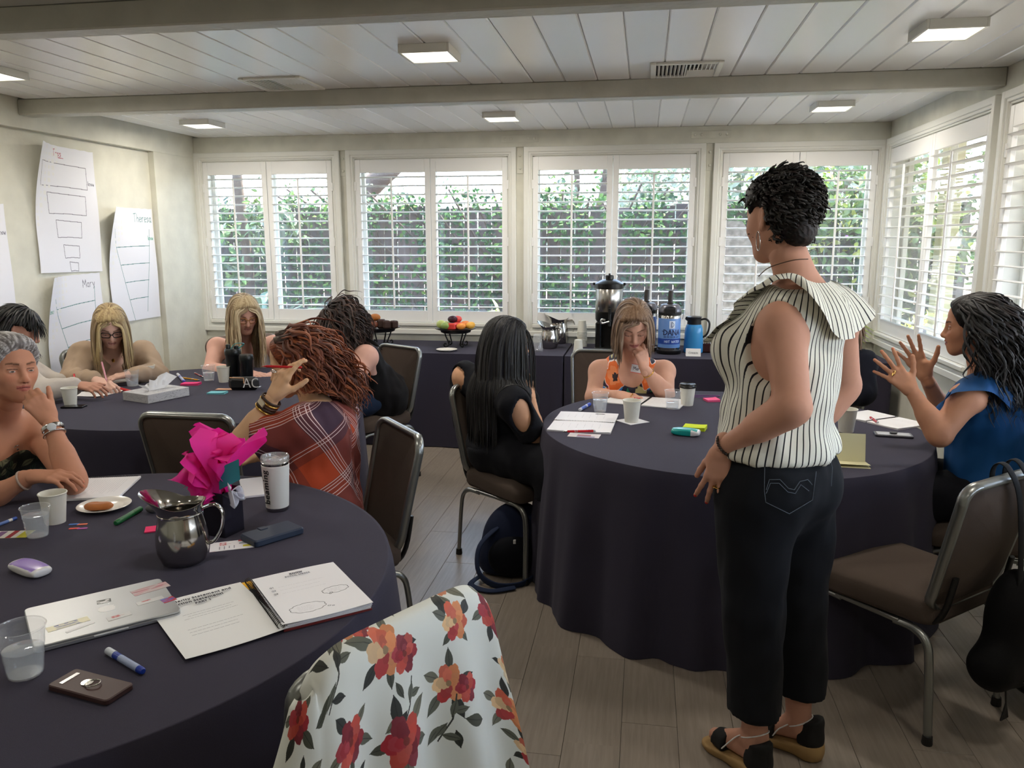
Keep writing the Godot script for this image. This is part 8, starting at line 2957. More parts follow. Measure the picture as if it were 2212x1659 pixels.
func left_table() -> void:
	# tissue box
	var q := quad_frame(on_t(287, 842, 0.05), on_t(375, 826, 0.05), on_t(388, 838, 0.05), on_t(295, 856, 0.05))
	var t := thing("tissue_box", "grey marble-patterned tissue box with a white tissue pulled up, on the back left table", "tissue box", Vector3(q[0].x, T, q[0].z), q[1])
	var im := Image.create(256, 96, false, Image.FORMAT_RGB8)
	im.fill(Color(0.72, 0.72, 0.73))
	var r := rng(15)
	for k in 40: stroke(im, [r.randf() * 256, r.randf() * 96, r.randf() * 256, r.randf() * 96], 1.5, Color(0.62, 0.62, 0.64))
	for k in 60: blob(im, Vector2(r.randf() * 256, r.randf() * 96), Vector2(4, 2), Color(0.5, 0.5, 0.52), r.randf() * 3)
	var m := mb()
	m.box(Vector3(0, 0.024, 0), Vector3(q[2], 0.048, q[3]), 0.002)
	part(t, "box", m, paper_mat(im, 0.5))
	for k in 2:
		var rows: Array = []
		for j in 8:
			var row := PackedVector3Array()
			var u := j / 7.0
			for i in 13:
				var v := i / 12.0 - 0.5
				row.append(Vector3(v * (0.10 + 0.07 * u) + (0.05 if k == 1 else -0.03) * u, 0.048 + u * (0.07 if k == 1 else 0.045) * (1.0 + 0.25 * sin(v * 7.0 + k)), 0.012 * sin(v * 16.0 + k) * u + 0.004 * k))
			rows.append(row)
		m = mb()
		m.grid(rows)
		var ts := mat(Color(0.9, 0.9, 0.9), 0.9)
		ts.cull_mode = BaseMaterial3D.CULL_DISABLED
		part(t, "tissue", m, ts)
	plastic_cup(287, 834, "clear plastic cup of water left of the marble tissue box", 1.0, 0.07)
	paper_cup(322, 822, "white paper cup just behind the marble tissue box")
	paper_cup(153, 876, "white paper cup by the sleeve of the dark-haired person at far left")
	slab_thing("dark_phone", on_t(160, 880), Vector3(0.11, 0.009, 0.06), 0.2, mat(Color(0.06, 0.06, 0.07), 0.2), "dark phone under the edge of the left paper cup", "phone", 0.002)
	plastic_cup(452, 822, "clear plastic cup of water paired with a paper cup, in front of the shaker bottle", 1.0, 0.05)
	paper_cup(484, 825, "white paper cup in front of the black shaker bottles")
	for d in [[[205, 822], [262, 812], [275, 826], [212, 838], "white sheet under the pen of the woman in the beige jacket", 3], [[172, 850], [228, 836], [268, 846], [178, 866], "white sheet in front of the dark-haired person at far left", 4], [[690, 826], [735, 818], [748, 824], [700, 834], "white sheet under the hand of the curly-haired woman", 5]]:
		q = quad_frame(on_t(d[0][0], d[0][1]), on_t(d[1][0], d[1][1]), on_t(d[2][0], d[2][1]), on_t(d[3][0], d[3][1]))
		t = thing("paper_sheet", d[4], "paper", q[0] + Vector3(0, 0.0006, 0), q[1], "white sheets on the back left table")
		part(t, "sheet", sheet_mesh(0.216, 0.20, 0.001, 0.006), paper_mat(page_image(d[5], "", 12)))
	marker(on_t(258, 842), on_t(290, 851), Color(0.75, 0.05, 0.08), "red marker left of the marble tissue box", Color(0.8, 0.12, 0.14))
	marker(on_t(399, 828), on_t(384, 811), Color(0.85, 0.86, 0.9), "blue marker behind the pink sticky notes", Color(0.1, 0.2, 0.6))
	pen_thing(on_t(434, 823) + Vector3(0, 0.004, 0), on_t(392, 817) + Vector3(0, 0.004, 0), Color(0.85, 0.6, 0.12), "yellow pencil by the pink sticky notes")
	pen_thing(on_t(440, 816) + Vector3(0, 0.004, 0), on_t(420, 807) + Vector3(0, 0.004, 0), Color(0.55, 0.15, 0.14), "dark red pen beside the left plastic cup")
	sticky(on_t(413, 831), 0.105, 0.06, 0.012, 0.15, Color(0.93, 0.22, 0.5), "bright pink sticky note pad on the back left table")
	sticky(on_t(470, 850), 0.10, 0.06, 0.009, 0.1, Color(0.45, 0.75, 0.8), "pale teal sticky note pad on the back left table")
	slab_thing("page_flag", on_t(486, 841) + Vector3(0, 0.0004, 0), Vector3(0.1, 0.0015, 0.04), 0.1, mat(Color(0.88, 0.66, 0.52), 0.7), "strip of orange page flags above the teal sticky notes", "sticky flag", 0.0)
	# shaker bottles
	for k in 2:
		var c := on_t([507, 535][k], [822, 826][k])
		t = thing("shaker_bottle", ["tall black shaker bottle with a teal carry loop", "black drinking bottle with a screw lid, right of the shaker"][k], "bottle", c, 0.0)
		var dk := mat(Color(0.035, 0.055, 0.065), 0.3)
		m = mb()
		var s: float = [1.0, 0.86][k]
		m.lathe(v2([0.0, 0.0, 0.036, 0.0, 0.039, 0.004, 0.046, 0.16, 0.047, 0.17, 0.044, 0.172]), 28)
		for i in m.v.size(): m.v[i] *= s
		part(t, "body", m, dk)
		m = mb()
		m.lathe(v2([0.048, 0.160, 0.050, 0.165, 0.049, 0.192, 0.044, 0.200, 0.0, 0.201]), 28)
		for i in m.v.size(): m.v[i] *= s
		if k == 0:
			m.lathe(v2([0.014, 0.2, 0.014, 0.222, 0.011, 0.226, 0.0, 0.226]), 14, Transform3D(Basis.IDENTITY, Vector3(-0.024, 0, 0.01)))
			m.box(Vector3(0.024, 0.208, 0), Vector3(0.02, 0.02, 0.03), 0.003)
		part(t, "lid", m, mat(Color(0.06, 0.085, 0.09), 0.35))
		if k == 0:
			m = mb()
			m.tube(spline(v3([0.0, 0.2, 0.02, 0.03, 0.232, 0.02, 0.075, 0.232, 0.0, 0.05, 0.21, -0.01, 0.02, 0.2, 0.0]), 6), 0.004, 7, 0.6)
			part(t, "carry_loop", m, mat(Color(0.35, 0.65, 0.65), 0.4))
	# dark pouch with a gold edge and white letters
	t = thing("pouch", "black pouch with a gold edge and white letters, in front of the bottles", "pouch", on_t(528, 842), 0.15)
	m = mb()
	m.box(Vector3(0, 0.038, 0), Vector3(0.17, 0.076, 0.06), 0.02)
	part(t, "body", m, mat(Color(0.035, 0.035, 0.045), 0.6))
	m = mb()
	m.tube(PackedVector3Array([Vector3(-0.07, 0.076, 0.03), Vector3(0.012, 0.074, 0.036), Vector3(0.014, 0.045, 0.04)]), 0.004, 6)
	part(t, "edge", m, mat(Color(0.72, 0.55, 0.42), 0.4, 0.5))
	words(t, "AC", 0.055, P.white_plastic, Transform3D(Basis.IDENTITY, Vector3(0.05, 0.045, 0.031)), "Droid Sans", 400)
	for k in 2:
		slab_thing("name_card", on_t([540, 548][k], [828, 836][k]) + Vector3(0, 0.0003, 0), Vector3(0.08, 0.0015, 0.035), 0.25 * k, mat([Color(0.85, 0.75, 0.65), Color(0.75, 0.8, 0.85)][k], 0.6), ["tan card beside the black pouch", "pale blue and white card beside the black pouch"][k], "card", 0.0)
	# folded pink spectacles
	t = thing("folded_glasses", "folded pink-rimmed glasses at the right edge of the back left table", "glasses", on_t(708, 842), 0.5)
	m = mb()
	for s in [-1, 1]:
		var p := PackedVector3Array()
		for e in round_rect(0.05, 0.034, 0.013, 4): p.append(Vector3(s * 0.032 + e.x, 0.018 + e.y, 0))
		m.tube(p, 0.002, 6, 1.0, Vector3.BACK, true)
		m.tube(PackedVector3Array([Vector3(s * 0.06, 0.028, 0), Vector3(s * 0.058, 0.02, -0.012), Vector3(-s * 0.05, 0.006, -0.018 - 0.004 * s)]), 0.002, 6)
	part(t, "frame", m, mat(Color(0.55, 0.12, 0.25), 0.3))
	marker(on_t(700, 846), on_t(726, 836), Color(0.85, 0.15, 0.3), "short pink highlighter beside the folded glasses", Color(0.9, 0.3, 0.42), 0.007)

func right_table() -> void:
	plastic_cup(1296, 889, "clear plastic cup of water left of the plain paper cup on the right table", 1.02, 0.062)
	plastic_cup(1452, 883, "clear plastic cup with a little water beside the lidded coffee cup", 1.0, 0.035)
	var n := slab_thing("napkin", on_t(1366, 910), Vector3(0.115, 0.0015, 0.115), 0.7, mat(Color(0.88, 0.88, 0.9), 0.9), "small white napkin under the paper cup on the right table", "napkin", 0.0)
	n.position.y = T
	paper_cup(1364, 911, "white paper cup on a napkin, centre of the right table", 1.1, 0.0015)
	paper_cup(1827, 932, "white paper cup just right of the standing woman", 1.1)
	var t := paper_cup(1484, 875, "white coffee cup with a black lid on the right table", 1.06)
	t.set_meta("category", "coffee cup")
	var m := mb()
	m.lathe(v2([0.0415, 0.094, 0.0445, 0.095, 0.045, 0.101, 0.0425, 0.104, 0.0415, 0.112, 0.0385, 0.115, 0.034, 0.112, 0.0, 0.111]), 32)
	m.box(Vector3(0, 0.1135, 0.024), Vector3(0.022, 0.004, 0.012), 0.001)
	part(t, "lid", m, mat(Color(0.05, 0.045, 0.045), 0.35), "black lid")
	marker(on_t(1252, 889), on_t(1274, 876), Color(0.15, 0.3, 0.75), "blue-capped marker above the open notebook", Color(0.86, 0.88, 0.92))
	# notebook near the black-haired woman: pages above and below the wire
	var q := quad_frame(on_t(1208, 891), on_t(1332, 895), on_t(1323, 940), on_t(1185, 931))
	var w: float = q[2]
	var d: float = q[3]
	t = thing("spiral_notebook", "open printed spiral notebook with a red pen on it, beside the black-haired woman", "notebook", Vector3(q[0].x, T, q[0].z), q[1])
	for s in [-1, 1]:
		m = mb()
		m.box(Vector3(0, 0.0025, s * d * 0.25), Vector3(w, 0.005, d * 0.48), 0.0005)
		part(t, "pages", m, mat(Color(0.84, 0.84, 0.86), 0.8))
		var im := Image.create(330, 256, false, Image.FORMAT_RGB8)
		im.fill(Color(0.91, 0.91, 0.93))
		var r := rng(40 + s)
		for k in 6:
			for j in 5: stroke(im, [60 + k * 40, 60 + j * 22, 60 + k * 40, 60 + j * 22 + r.randf_range(6, 18)], 1.5, Color(0.55, 0.55, 0.6))
		if s < 0:
			blob(im, Vector2(230, 40), Vector2(28, 12), Color(0.25, 0.25, 0.27))
			blob(im, Vector2(230, 40), Vector2(15, 5), Color(0.8, 0.8, 0.82))
		m = sheet_mesh(w, d * 0.48, 0.0055, 0.003)
		m.transformed(0, Transform3D(Basis.IDENTITY, Vector3(0, 0, s * d * 0.25)))
		part(t, "page", m, paper_mat(im, 0.65))
	spiral(t, Vector3(-w * 0.47, 0.006, 0), Vector3(w * 0.47, 0.006, 0), 36, 0.004, mat(Color(0.6, 0.6, 0.62), 0.5))
	pen_thing(on_t(1216, 932, 0.013), on_t(1287, 931, 0.013), Color(0.72, 0.06, 0.12), "red pen lying on the open notebook beside the black-haired woman", 0.0055)
	var im2 := Image.create(160, 70, false, Image.FORMAT_RGB8)
	im2.fill(Color(0.86, 0.83, 0.83))
	im2.fill_rect(Rect2i(60, 20, 40, 30), Color(0.6, 0.3, 0.35)); im2.fill_rect(Rect2i(110, 10, 40, 40), Color(0.5, 0.45, 0.6))
	slab_thing("card", on_t(1262, 941) + Vector3(0, 0.0002, 0), Vector3(0.14, 0.001, 0.07), -0.1, paper_mat(im2, 0.5), "printed card slipped under the front of the open notebook", "card", 0.0)
	# papers of the woman in the flowered top
	q = quad_frame(on_t(1385, 852), on_t(1440, 847), on_t(1475, 872), on_t(1405, 876))
	t = open_book("open booklet in front of the woman in the flowered top", on_t(1395, 868), -0.25, 0.2, 0.24, page_image(21, "", 9), page_image(22, "", 11), 0.004)
	pen_thing(on_t(1386, 862, 0.012), on_t(1362, 848, 0.04), Color(0.78, 0.1, 0.2), "red pen under the fingers of the woman in the flowered top", 0.0045)
	t = thing("lanyard", "purple cord lanyard behind the lidded coffee cup", "lanyard", on_t(1515, 858))
	m = mb()
	m.tube(spline(v3([-0.09, 0.004, 0.0, -0.03, 0.006, 0.03, 0.06, 0.004, 0.0, 0.1, 0.005, -0.03, 0.04, 0.005, -0.03, -0.05, 0.004, -0.02, -0.09, 0.004, 0.0]), 6), 0.004, 6, 0.5)
	part(t, "cord", m, mat(Color(0.36, 0.08, 0.4), 0.6))
	sticky(on_t(1537, 866), 0.07, 0.07, 0.012, 0.3, Color(0.93, 0.35, 0.55), "pink sticky note pad half hidden behind the standing woman")
	sticky(on_t(1501, 927), 0.10, 0.075, 0.016, -0.22, Color(0.78, 0.86, 0.05), "yellow-green sticky note pad left of the standing woman")
	tissue_pack(on_t(1481, 940), -0.22, Vector3(0.125, 0.032, 0.06), Color(0.1, 0.6, 0.58), "teal and white pocket tissue pack in front of the yellow sticky notes")
	# notebook of the woman in blue
	t = open_book("open spiral notebook with a red pen, in front of the woman in blue", on_t(1905, 908), -0.95, 0.17, 0.22, page_image(31, "", 0), page_image(32, "", 4), 0.006)
	pen_thing(on_t(1878, 900, 0.012), on_t(1897, 913, 0.012), Color(0.72, 0.1, 0.14), "red pen lying across the notebook of the woman in blue", 0.0055)
	q = quad_frame(on_t(1893, 930, 0.01), on_t(1962, 933, 0.01), on_t(1974, 944, 0.01), on_t(1890, 942, 0.01))
	t = thing("phone", "phone in a grey and white case with round grip, by the woman in blue", "phone", Vector3(q[0].x, T, q[0].z), -0.12)
	m = mb()
	m.prism(round_rect(0.155, 0.075, 0.01, 5), 0.0, 0.01, Transform3D(Basis(Vector3.RIGHT, -PI / 2), Vector3.ZERO), 0.002)
	part(t, "case", m, mat(Color(0.2, 0.2, 0.24), 0.35))
	m = mb()
	m.box(Vector3(0, 0.0105, 0), Vector3(0.135, 0.001, 0.055), 0.0003)
	part(t, "back_plate", m, mat(Color(0.72, 0.73, 0.76), 0.25))
	m = mb()
	m.lathe(v2([0.0, 0.011, 0.014, 0.011, 0.017, 0.018, 0.0, 0.0185]), 24)
	part(t, "grip", m, P.black)
	# folded cream card
	t = thing("folded_card", "cream folded card standing half open beside the hip of the standing woman", "card", on_t(1830, 1003), -0.05)
	var cream := mat(Color(0.84, 0.82, 0.66), 0.7)
	m = mb()
	m.box(Vector3(0, 0.001, 0), Vector3(0.15, 0.0015, 0.10), 0.0)
	m.box(Vector3(0, 0.006, -0.005), Vector3(0.15, 0.0015, 0.10), 0.0, Basis(Vector3.RIGHT, -0.12))
	part(t, "lower_leaf", m, cream)
	m = mb()
	m.box(Vector3(0, 0.055, -0.052), Vector3(0.145, 0.11, 0.0015), 0.0, Basis(Vector3.RIGHT, -0.25))
	part(t, "upright_leaf", m, cream)

func floral_tex() -> ImageTexture:
	var N := 768
	var im := Image.create(N, N, false, Image.FORMAT_RGB8)
	var r := rng(101)
	im.fill(Color(0.87, 0.88, 0.85))
	var leaf := [Color(0.27, 0.28, 0.23), Color(0.36, 0.37, 0.32), Color(0.18, 0.19, 0.17), Color(0.42, 0.42, 0.36)]
	var warm := [Color(0.84, 0.38, 0.27), Color(0.90, 0.55, 0.33), Color(0.72, 0.2, 0.2), Color(0.93, 0.76, 0.55)]
	var red := [Color(0.66, 0.13, 0.18), Color(0.50, 0.08, 0.14), Color(0.78, 0.26, 0.2)]
	var cream := [Color(0.90, 0.76, 0.56), Color(0.80, 0.45, 0.28), Color(0.92, 0.84, 0.70)]
	for k in 22:
		var c := Vector2(N * (0.12 + 0.25 * (k % 4)) + r.randf_range(-50, 50), N * (0.09 + 0.165 * (k / 4)) + r.randf_range(-40, 40))
		var R := r.randf_range(34, 64)
		var kind := k % 5
		for j in (5 if kind < 4 else 3): leafprint(im, c + Vector2.from_angle(j * 1.3 + k) * R * 0.6, j * 1.3 + k + r.randf_range(-0.3, 0.3), R * r.randf_range(0.9, 1.5), leaf[r.randi() % 4])
		if kind == 4:
			stroke(im, [c.x - 40, c.y + 50, c.x, c.y, c.x + 20, c.y - 60], 3.5, leaf[2])
			for j in 4: leafprint(im, c + Vector2(-30 + j * 16, 36 - j * 28), (0.4 if j % 2 == 0 else 2.6) - j * 0.2, 46, leaf[r.randi() % 3])
		else:
			bloom(im, r, c, R, [warm, warm, cream, red][kind])
			if kind == 0: bloom(im, r, c + Vector2(R * 1.1, R * 0.5), R * 0.75, red)
	return ImageTexture.create_from_image(im)

func floral_jacket() -> void:
	# draped over the back of the nearest chair: a sheet over the top edge with long folds, wrapping round the near corner
	var a := Vector3(-0.528, 0.885, -1.14)
	var b := Vector3(-0.312, 0.872, -1.50)
	var along := (b - a).normalized()
	var out := Vector3(-along.z, 0, along.x)
	if out.x < 0: out = -out
	var t := thing("floral_jacket", "white jacket with orange and red roses draped over the nearest chair back", "jacket", Vector3(-0.42, 0, -1.32))
	var rows: Array = []
	var NU := 78
	for j in 36:
		var s := j / 35.0
		var row := PackedVector3Array()
		for k in NU + 1:
			var u := k / float(NU) * 1.3 - 0.3
			var uc := maxf(u, 0.0)
			var e := uc * 2.0 - 1.0
			var top := a.lerp(b, uc) + Vector3(0, 0.020 * (1.0 - pow(absf(e), 6.0)) - 0.03 * pow(absf(e), 10.0) + 0.014 * uc, 0)
			var turn := minf(1.0, -minf(u, 0.0) / 0.3) * 2.1
			var od := out * cos(turn) - along * sin(turn)
			var h := s - 0.2
			var p: Vector3
			if h < 0.0:
				p = top - out * (0.028 - 0.04 * h) + Vector3(0, 0.9 * h, 0)
				if u < 0.0: p -= along * 0.01 + Vector3(0, 0.03 * turn, 0)
			elif h < 0.07:
				var g := h / 0.07
				p = top + od * lerpf(-0.028 if u >= 0.0 else 0.0, 0.03, g) + Vector3(0, 0.022 * sin(PI * g) - 0.03 * turn * (1.0 - g), 0)
			else:
				var dn := (h - 0.07) / 0.73
				var fold := 0.022 * sin(u * 19.0 + 0.6 * sin(dn * 3.0)) * smoothstep(0.0, 0.5, dn) + 0.012 * sin(u * 8.0 + 1.0) * dn
				p = top + od * (0.03 + 0.085 * dn + fold + 0.03 * dn * sin(turn)) - Vector3(0, 0.64 * dn, 0) + along * (e * 0.08 * dn)
			row.append(p - t.position)
		rows.append(row)
	rows.reverse()
	var m := mb()
	m.grid(rows, false, false, 1.15, 1.5)
	var jm := mat(Color.WHITE, 0.65)
	jm.albedo_texture = floral_tex()
	jm.cull_mode = BaseMaterial3D.CULL_DISABLED
	part(t, "cloth", m, jm)

func bags() -> void:
	# blue backpack under the chair of the black-haired woman
	var at := on_y(1115, 1235, 0.0)
	var t := thing("backpack", "navy backpack standing on the floor under the black-haired woman's chair", "backpack", Vector3(at.x, 0, at.z - 0.02), 0.3)
	var F := Field.new()
	F.ell(Vector3(0, 0.15, 0), Vector3(0.17, 0.2, 0.11), 0.02)
	F.bone(Vector3(-0.1, 0.07, 0), Vector3(0.1, 0.07, 0), 0.09, 0.09, 0.05)
	F.cut(Vector3(0, 0.002, 0), Vector3.DOWN, 0.02)
	part(t, "body", F.mesh(0.010), cloth_mat(Color(0.10, 0.13, 0.22), 0.85))
	F = Field.new()
	F.ell(Vector3(-0.02, 0.11, 0.085), Vector3(0.13, 0.11, 0.055), 0.02)
	F.cut(Vector3(0, 0.004, 0), Vector3.DOWN, 0.02)
	part(t, "pocket", F.mesh(0.010), cloth_mat(Color(0.05, 0.06, 0.09), 0.85))
	var m := mb()
	m.tube(spline(v3([-0.1, 0.25, 0.06, -0.19, 0.17, 0.09, -0.2, 0.06, 0.13, -0.13, 0.015, 0.19, -0.02, 0.012, 0.2, 0.06, 0.02, 0.14]), 6), 0.02, 8, 0.3)
	m.tube(spline(v3([-0.18, 0.03, 0.1, -0.24, 0.012, 0.16, -0.16, 0.012, 0.24, -0.04, 0.012, 0.22]), 6), 0.016, 8, 0.3)
	part(t, "strap", m, cloth_mat(Color(0.13, 0.17, 0.27), 0.8))
	m = mb()
	m.box(Vector3(-0.03, 0.2, 0.135), Vector3(0.012, 0.02, 0.004), 0.001)
	part(t, "zip_pull", m, P.white_plastic)
	# black bag hung on the empty chair by its straps
	t = thing("shoulder_bag", "black cloth bag hanging by straps from the empty chair's back", "bag", Vector3(1.15, 0, -2.60), deg_to_rad(41))
	F = Field.new()
	F.ell(Vector3(0, 0.42, 0.03), Vector3(0.10, 0.16, 0.07), 0.04)
	F.bone(Vector3(-0.09, 0.28, 0.03), Vector3(0.1, 0.30, 0.03), 0.07, 0.06, 0.06)
	F.bone(Vector3(-0.06, 0.24, 0.03), Vector3(0.03, 0.22, 0.04), 0.04, 0.04, 0.05)
	var bm := F.mesh(0.01)
	part(t, "body", bm, cloth_mat(Color(0.035, 0.035, 0.045), 0.75))
	m = mb()
	for s in [-0.03, 0.045]: m.tube(spline(PackedVector3Array([Vector3(s, 0.52, 0.06), Vector3(s, 0.8, 0.03), Vector3(s, 0.895, -0.01), Vector3(s, 0.91, -0.045), Vector3(s, 0.86, -0.06), Vector3(s, 0.7, -0.03)]), 6), 0.017, 8, 0.16, Vector3.BACK)
	part(t, "strap", m, cloth_mat(Color(0.06, 0.065, 0.08), 0.7))
	m = mb()
	for k in 6: m.tube(PackedVector3Array([Vector3(-0.05, 0.2, 0.06), Vector3(-0.05, 0.16, 0.065), Vector3(-0.05 + 0.008 * (k - 2.5), 0.105, 0.065)]), 0.003, 5)
	part(t, "tassel", m, P.black)
	m = mb()
	m.tube(spline(v3([0.1, 0.45, 0.07, 0.07, 0.34, 0.115, -0.03, 0.24, 0.1]), 6), 0.003, 5)
	part(t, "zip", m, P.silver)
	# glossy handbag at the right edge
	t = thing("handbag", "glossy black handbag on the floor at the right edge, behind the empty chair", "handbag", Vector3(1.47, 0, -2.86), 0.5)
	F = Field.new()
	F.bone(Vector3(-0.1, 0.14, 0), Vector3(0.12, 0.14, 0), 0.11, 0.11, 0.04)
	F.ell(Vector3(0, 0.2, 0), Vector3(0.16, 0.12, 0.09), 0.04)
	F.cut(Vector3(0, 0.002, 0), Vector3.DOWN, 0.02)
	part(t, "body", F.mesh(0.011), mat(Color(0.03, 0.03, 0.035), 0.25))
	m = mb()
	m.tube(spline(v3([-0.1, 0.28, 0.02, -0.08, 0.4, 0.02, 0.06, 0.41, 0.02, 0.1, 0.28, 0.02]), 6), 0.009, 8)
	part(t, "handle", m, P.black)
	# taupe cardigan over the back chair
	t = thing("cardigan", "taupe cardigan hung over the chair of the long-haired blonde woman", "cardigan", Vector3(-2.99, 0, -5.60), deg_to_rad(25))
	F = Field.new()
	F.bone(Vector3(-0.19, 0.80, 0), Vector3(0.19, 0.82, 0), 0.075, 0.07, 0.04)
	F.bone(Vector3(-0.20, 0.5, -0.03), Vector3(0.2, 0.5, -0.03), 0.07, 0.07, 0.08)
	F.ell(Vector3(0, 0.65, -0.01), Vector3(0.26, 0.22, 0.07), 0.06)
	part(t, "cloth", F.mesh(0.012), cloth_mat(Color(0.42, 0.37, 0.34), 0.95))
# ---------------------------------------------------------------- the buffet under the windows
const NTH := ["first", "second", "third", "fourth", "fifth", "sixth", "seventh", "eighth", "ninth", "tenth", "eleventh", "twelfth", "thirteenth", "fourteenth", "fifteenth", "sixteenth", "seventeenth"]

func food_stand(x: float, y: float, R: float, h: float, label: String) -> Vector3:
	var at := on_t(x, y)
	var t := thing("food_stand", label, "serving stand", at, 0, "wrought iron serving stands")
	var iron := mat(Color(0.045, 0.04, 0.04), 0.5, 0.4)
	var m := mb()
	m.lathe(v2([0.0, h - 0.012, R * 0.8, h - 0.012, R, h - 0.002, R * 1.01, h + 0.002, R * 0.98, h + 0.002, R * 0.8, h - 0.006, 0.0, h - 0.006]), 40)
	part(t, "tray", m, mat(Color(0.12, 0.11, 0.11), 0.3, 0.5))
	m = mb()
	m.lathe(v2([R * 0.55, h - 0.035, R * 0.72, h - 0.03, R * 0.76, h - 0.012]), 32)
	m.tube(ring_pts(Vector3(0, h - 0.03, 0), Vector3.UP, R * 0.62, R * 0.62, 32), 0.006, 6, 1.0, Vector3.UP, true)
	part(t, "collar", m, iron)
	for k in 4:
		var a := TAU * (k + 0.5) / 4.0
		var d := Vector3(cos(a), 0, sin(a))
		m = mb()
		m.tube(spline(PackedVector3Array([d * R * 0.62 + Vector3(0, h - 0.03, 0), d * R * 0.56 + Vector3(0, h * 0.6, 0), d * R * 0.4 + Vector3(0, h * 0.22, 0), d * R * 0.42 + Vector3(0, 0.018, 0), d * R * 0.58 + Vector3(0, 0.007, 0), d * R * 0.68 + Vector3(0, 0.022, 0), d * R * 0.62 + Vector3(0, 0.036, 0), d * R * 0.55 + Vector3(0, 0.028, 0)]), 6), 0.006, 7)
		part(t, "leg", m, iron)
	return at + Vector3(0, h - 0.006, 0)

func morsel(called: String, label: String, cat: String, at: Vector3, r: Vector3, turn: float, material: Material, group: String, cube := false) -> void:
	var t := thing(called, label, cat, at, turn, group)
	var m := mb()
	if cube:
		m.box(Vector3(0, r.y, 0), r * 2.0, minf(r.x, r.y) * 0.35)
	else:
		var F := Field.new()
		F.ell(Vector3(0, r.y, 0), r, 0.01)
		F.ell(Vector3(r.x * 0.3, r.y * 1.3, r.z * 0.1), r * 0.62, 0.012)
		F.cut(Vector3(0, 0.0005, 0), Vector3.DOWN, 0.004)
		m = F.mesh(maxf(0.004, r.x * 0.14))
	part(t, "piece", m, material)

func cup_stack(x: float, y: float, n: int, label: String) -> void:
	var t := thing("cup_stack", label, "paper cups", on_t(x, y), 0, "upturned paper cup stacks")
	for k in n:
		var m := mb()
		m.lathe(v2([0.0405, 0.0, 0.042, 0.002, 0.0405, 0.004, 0.0385, 0.004, 0.0295, 0.094, 0.028, 0.0945, 0.0275, 0.092, 0.0, 0.092]), 30)
		m.transformed(0, Transform3D(Basis.IDENTITY, Vector3(0, k * 0.0105, 0)))
		part(t, "cup", m, P.cup)

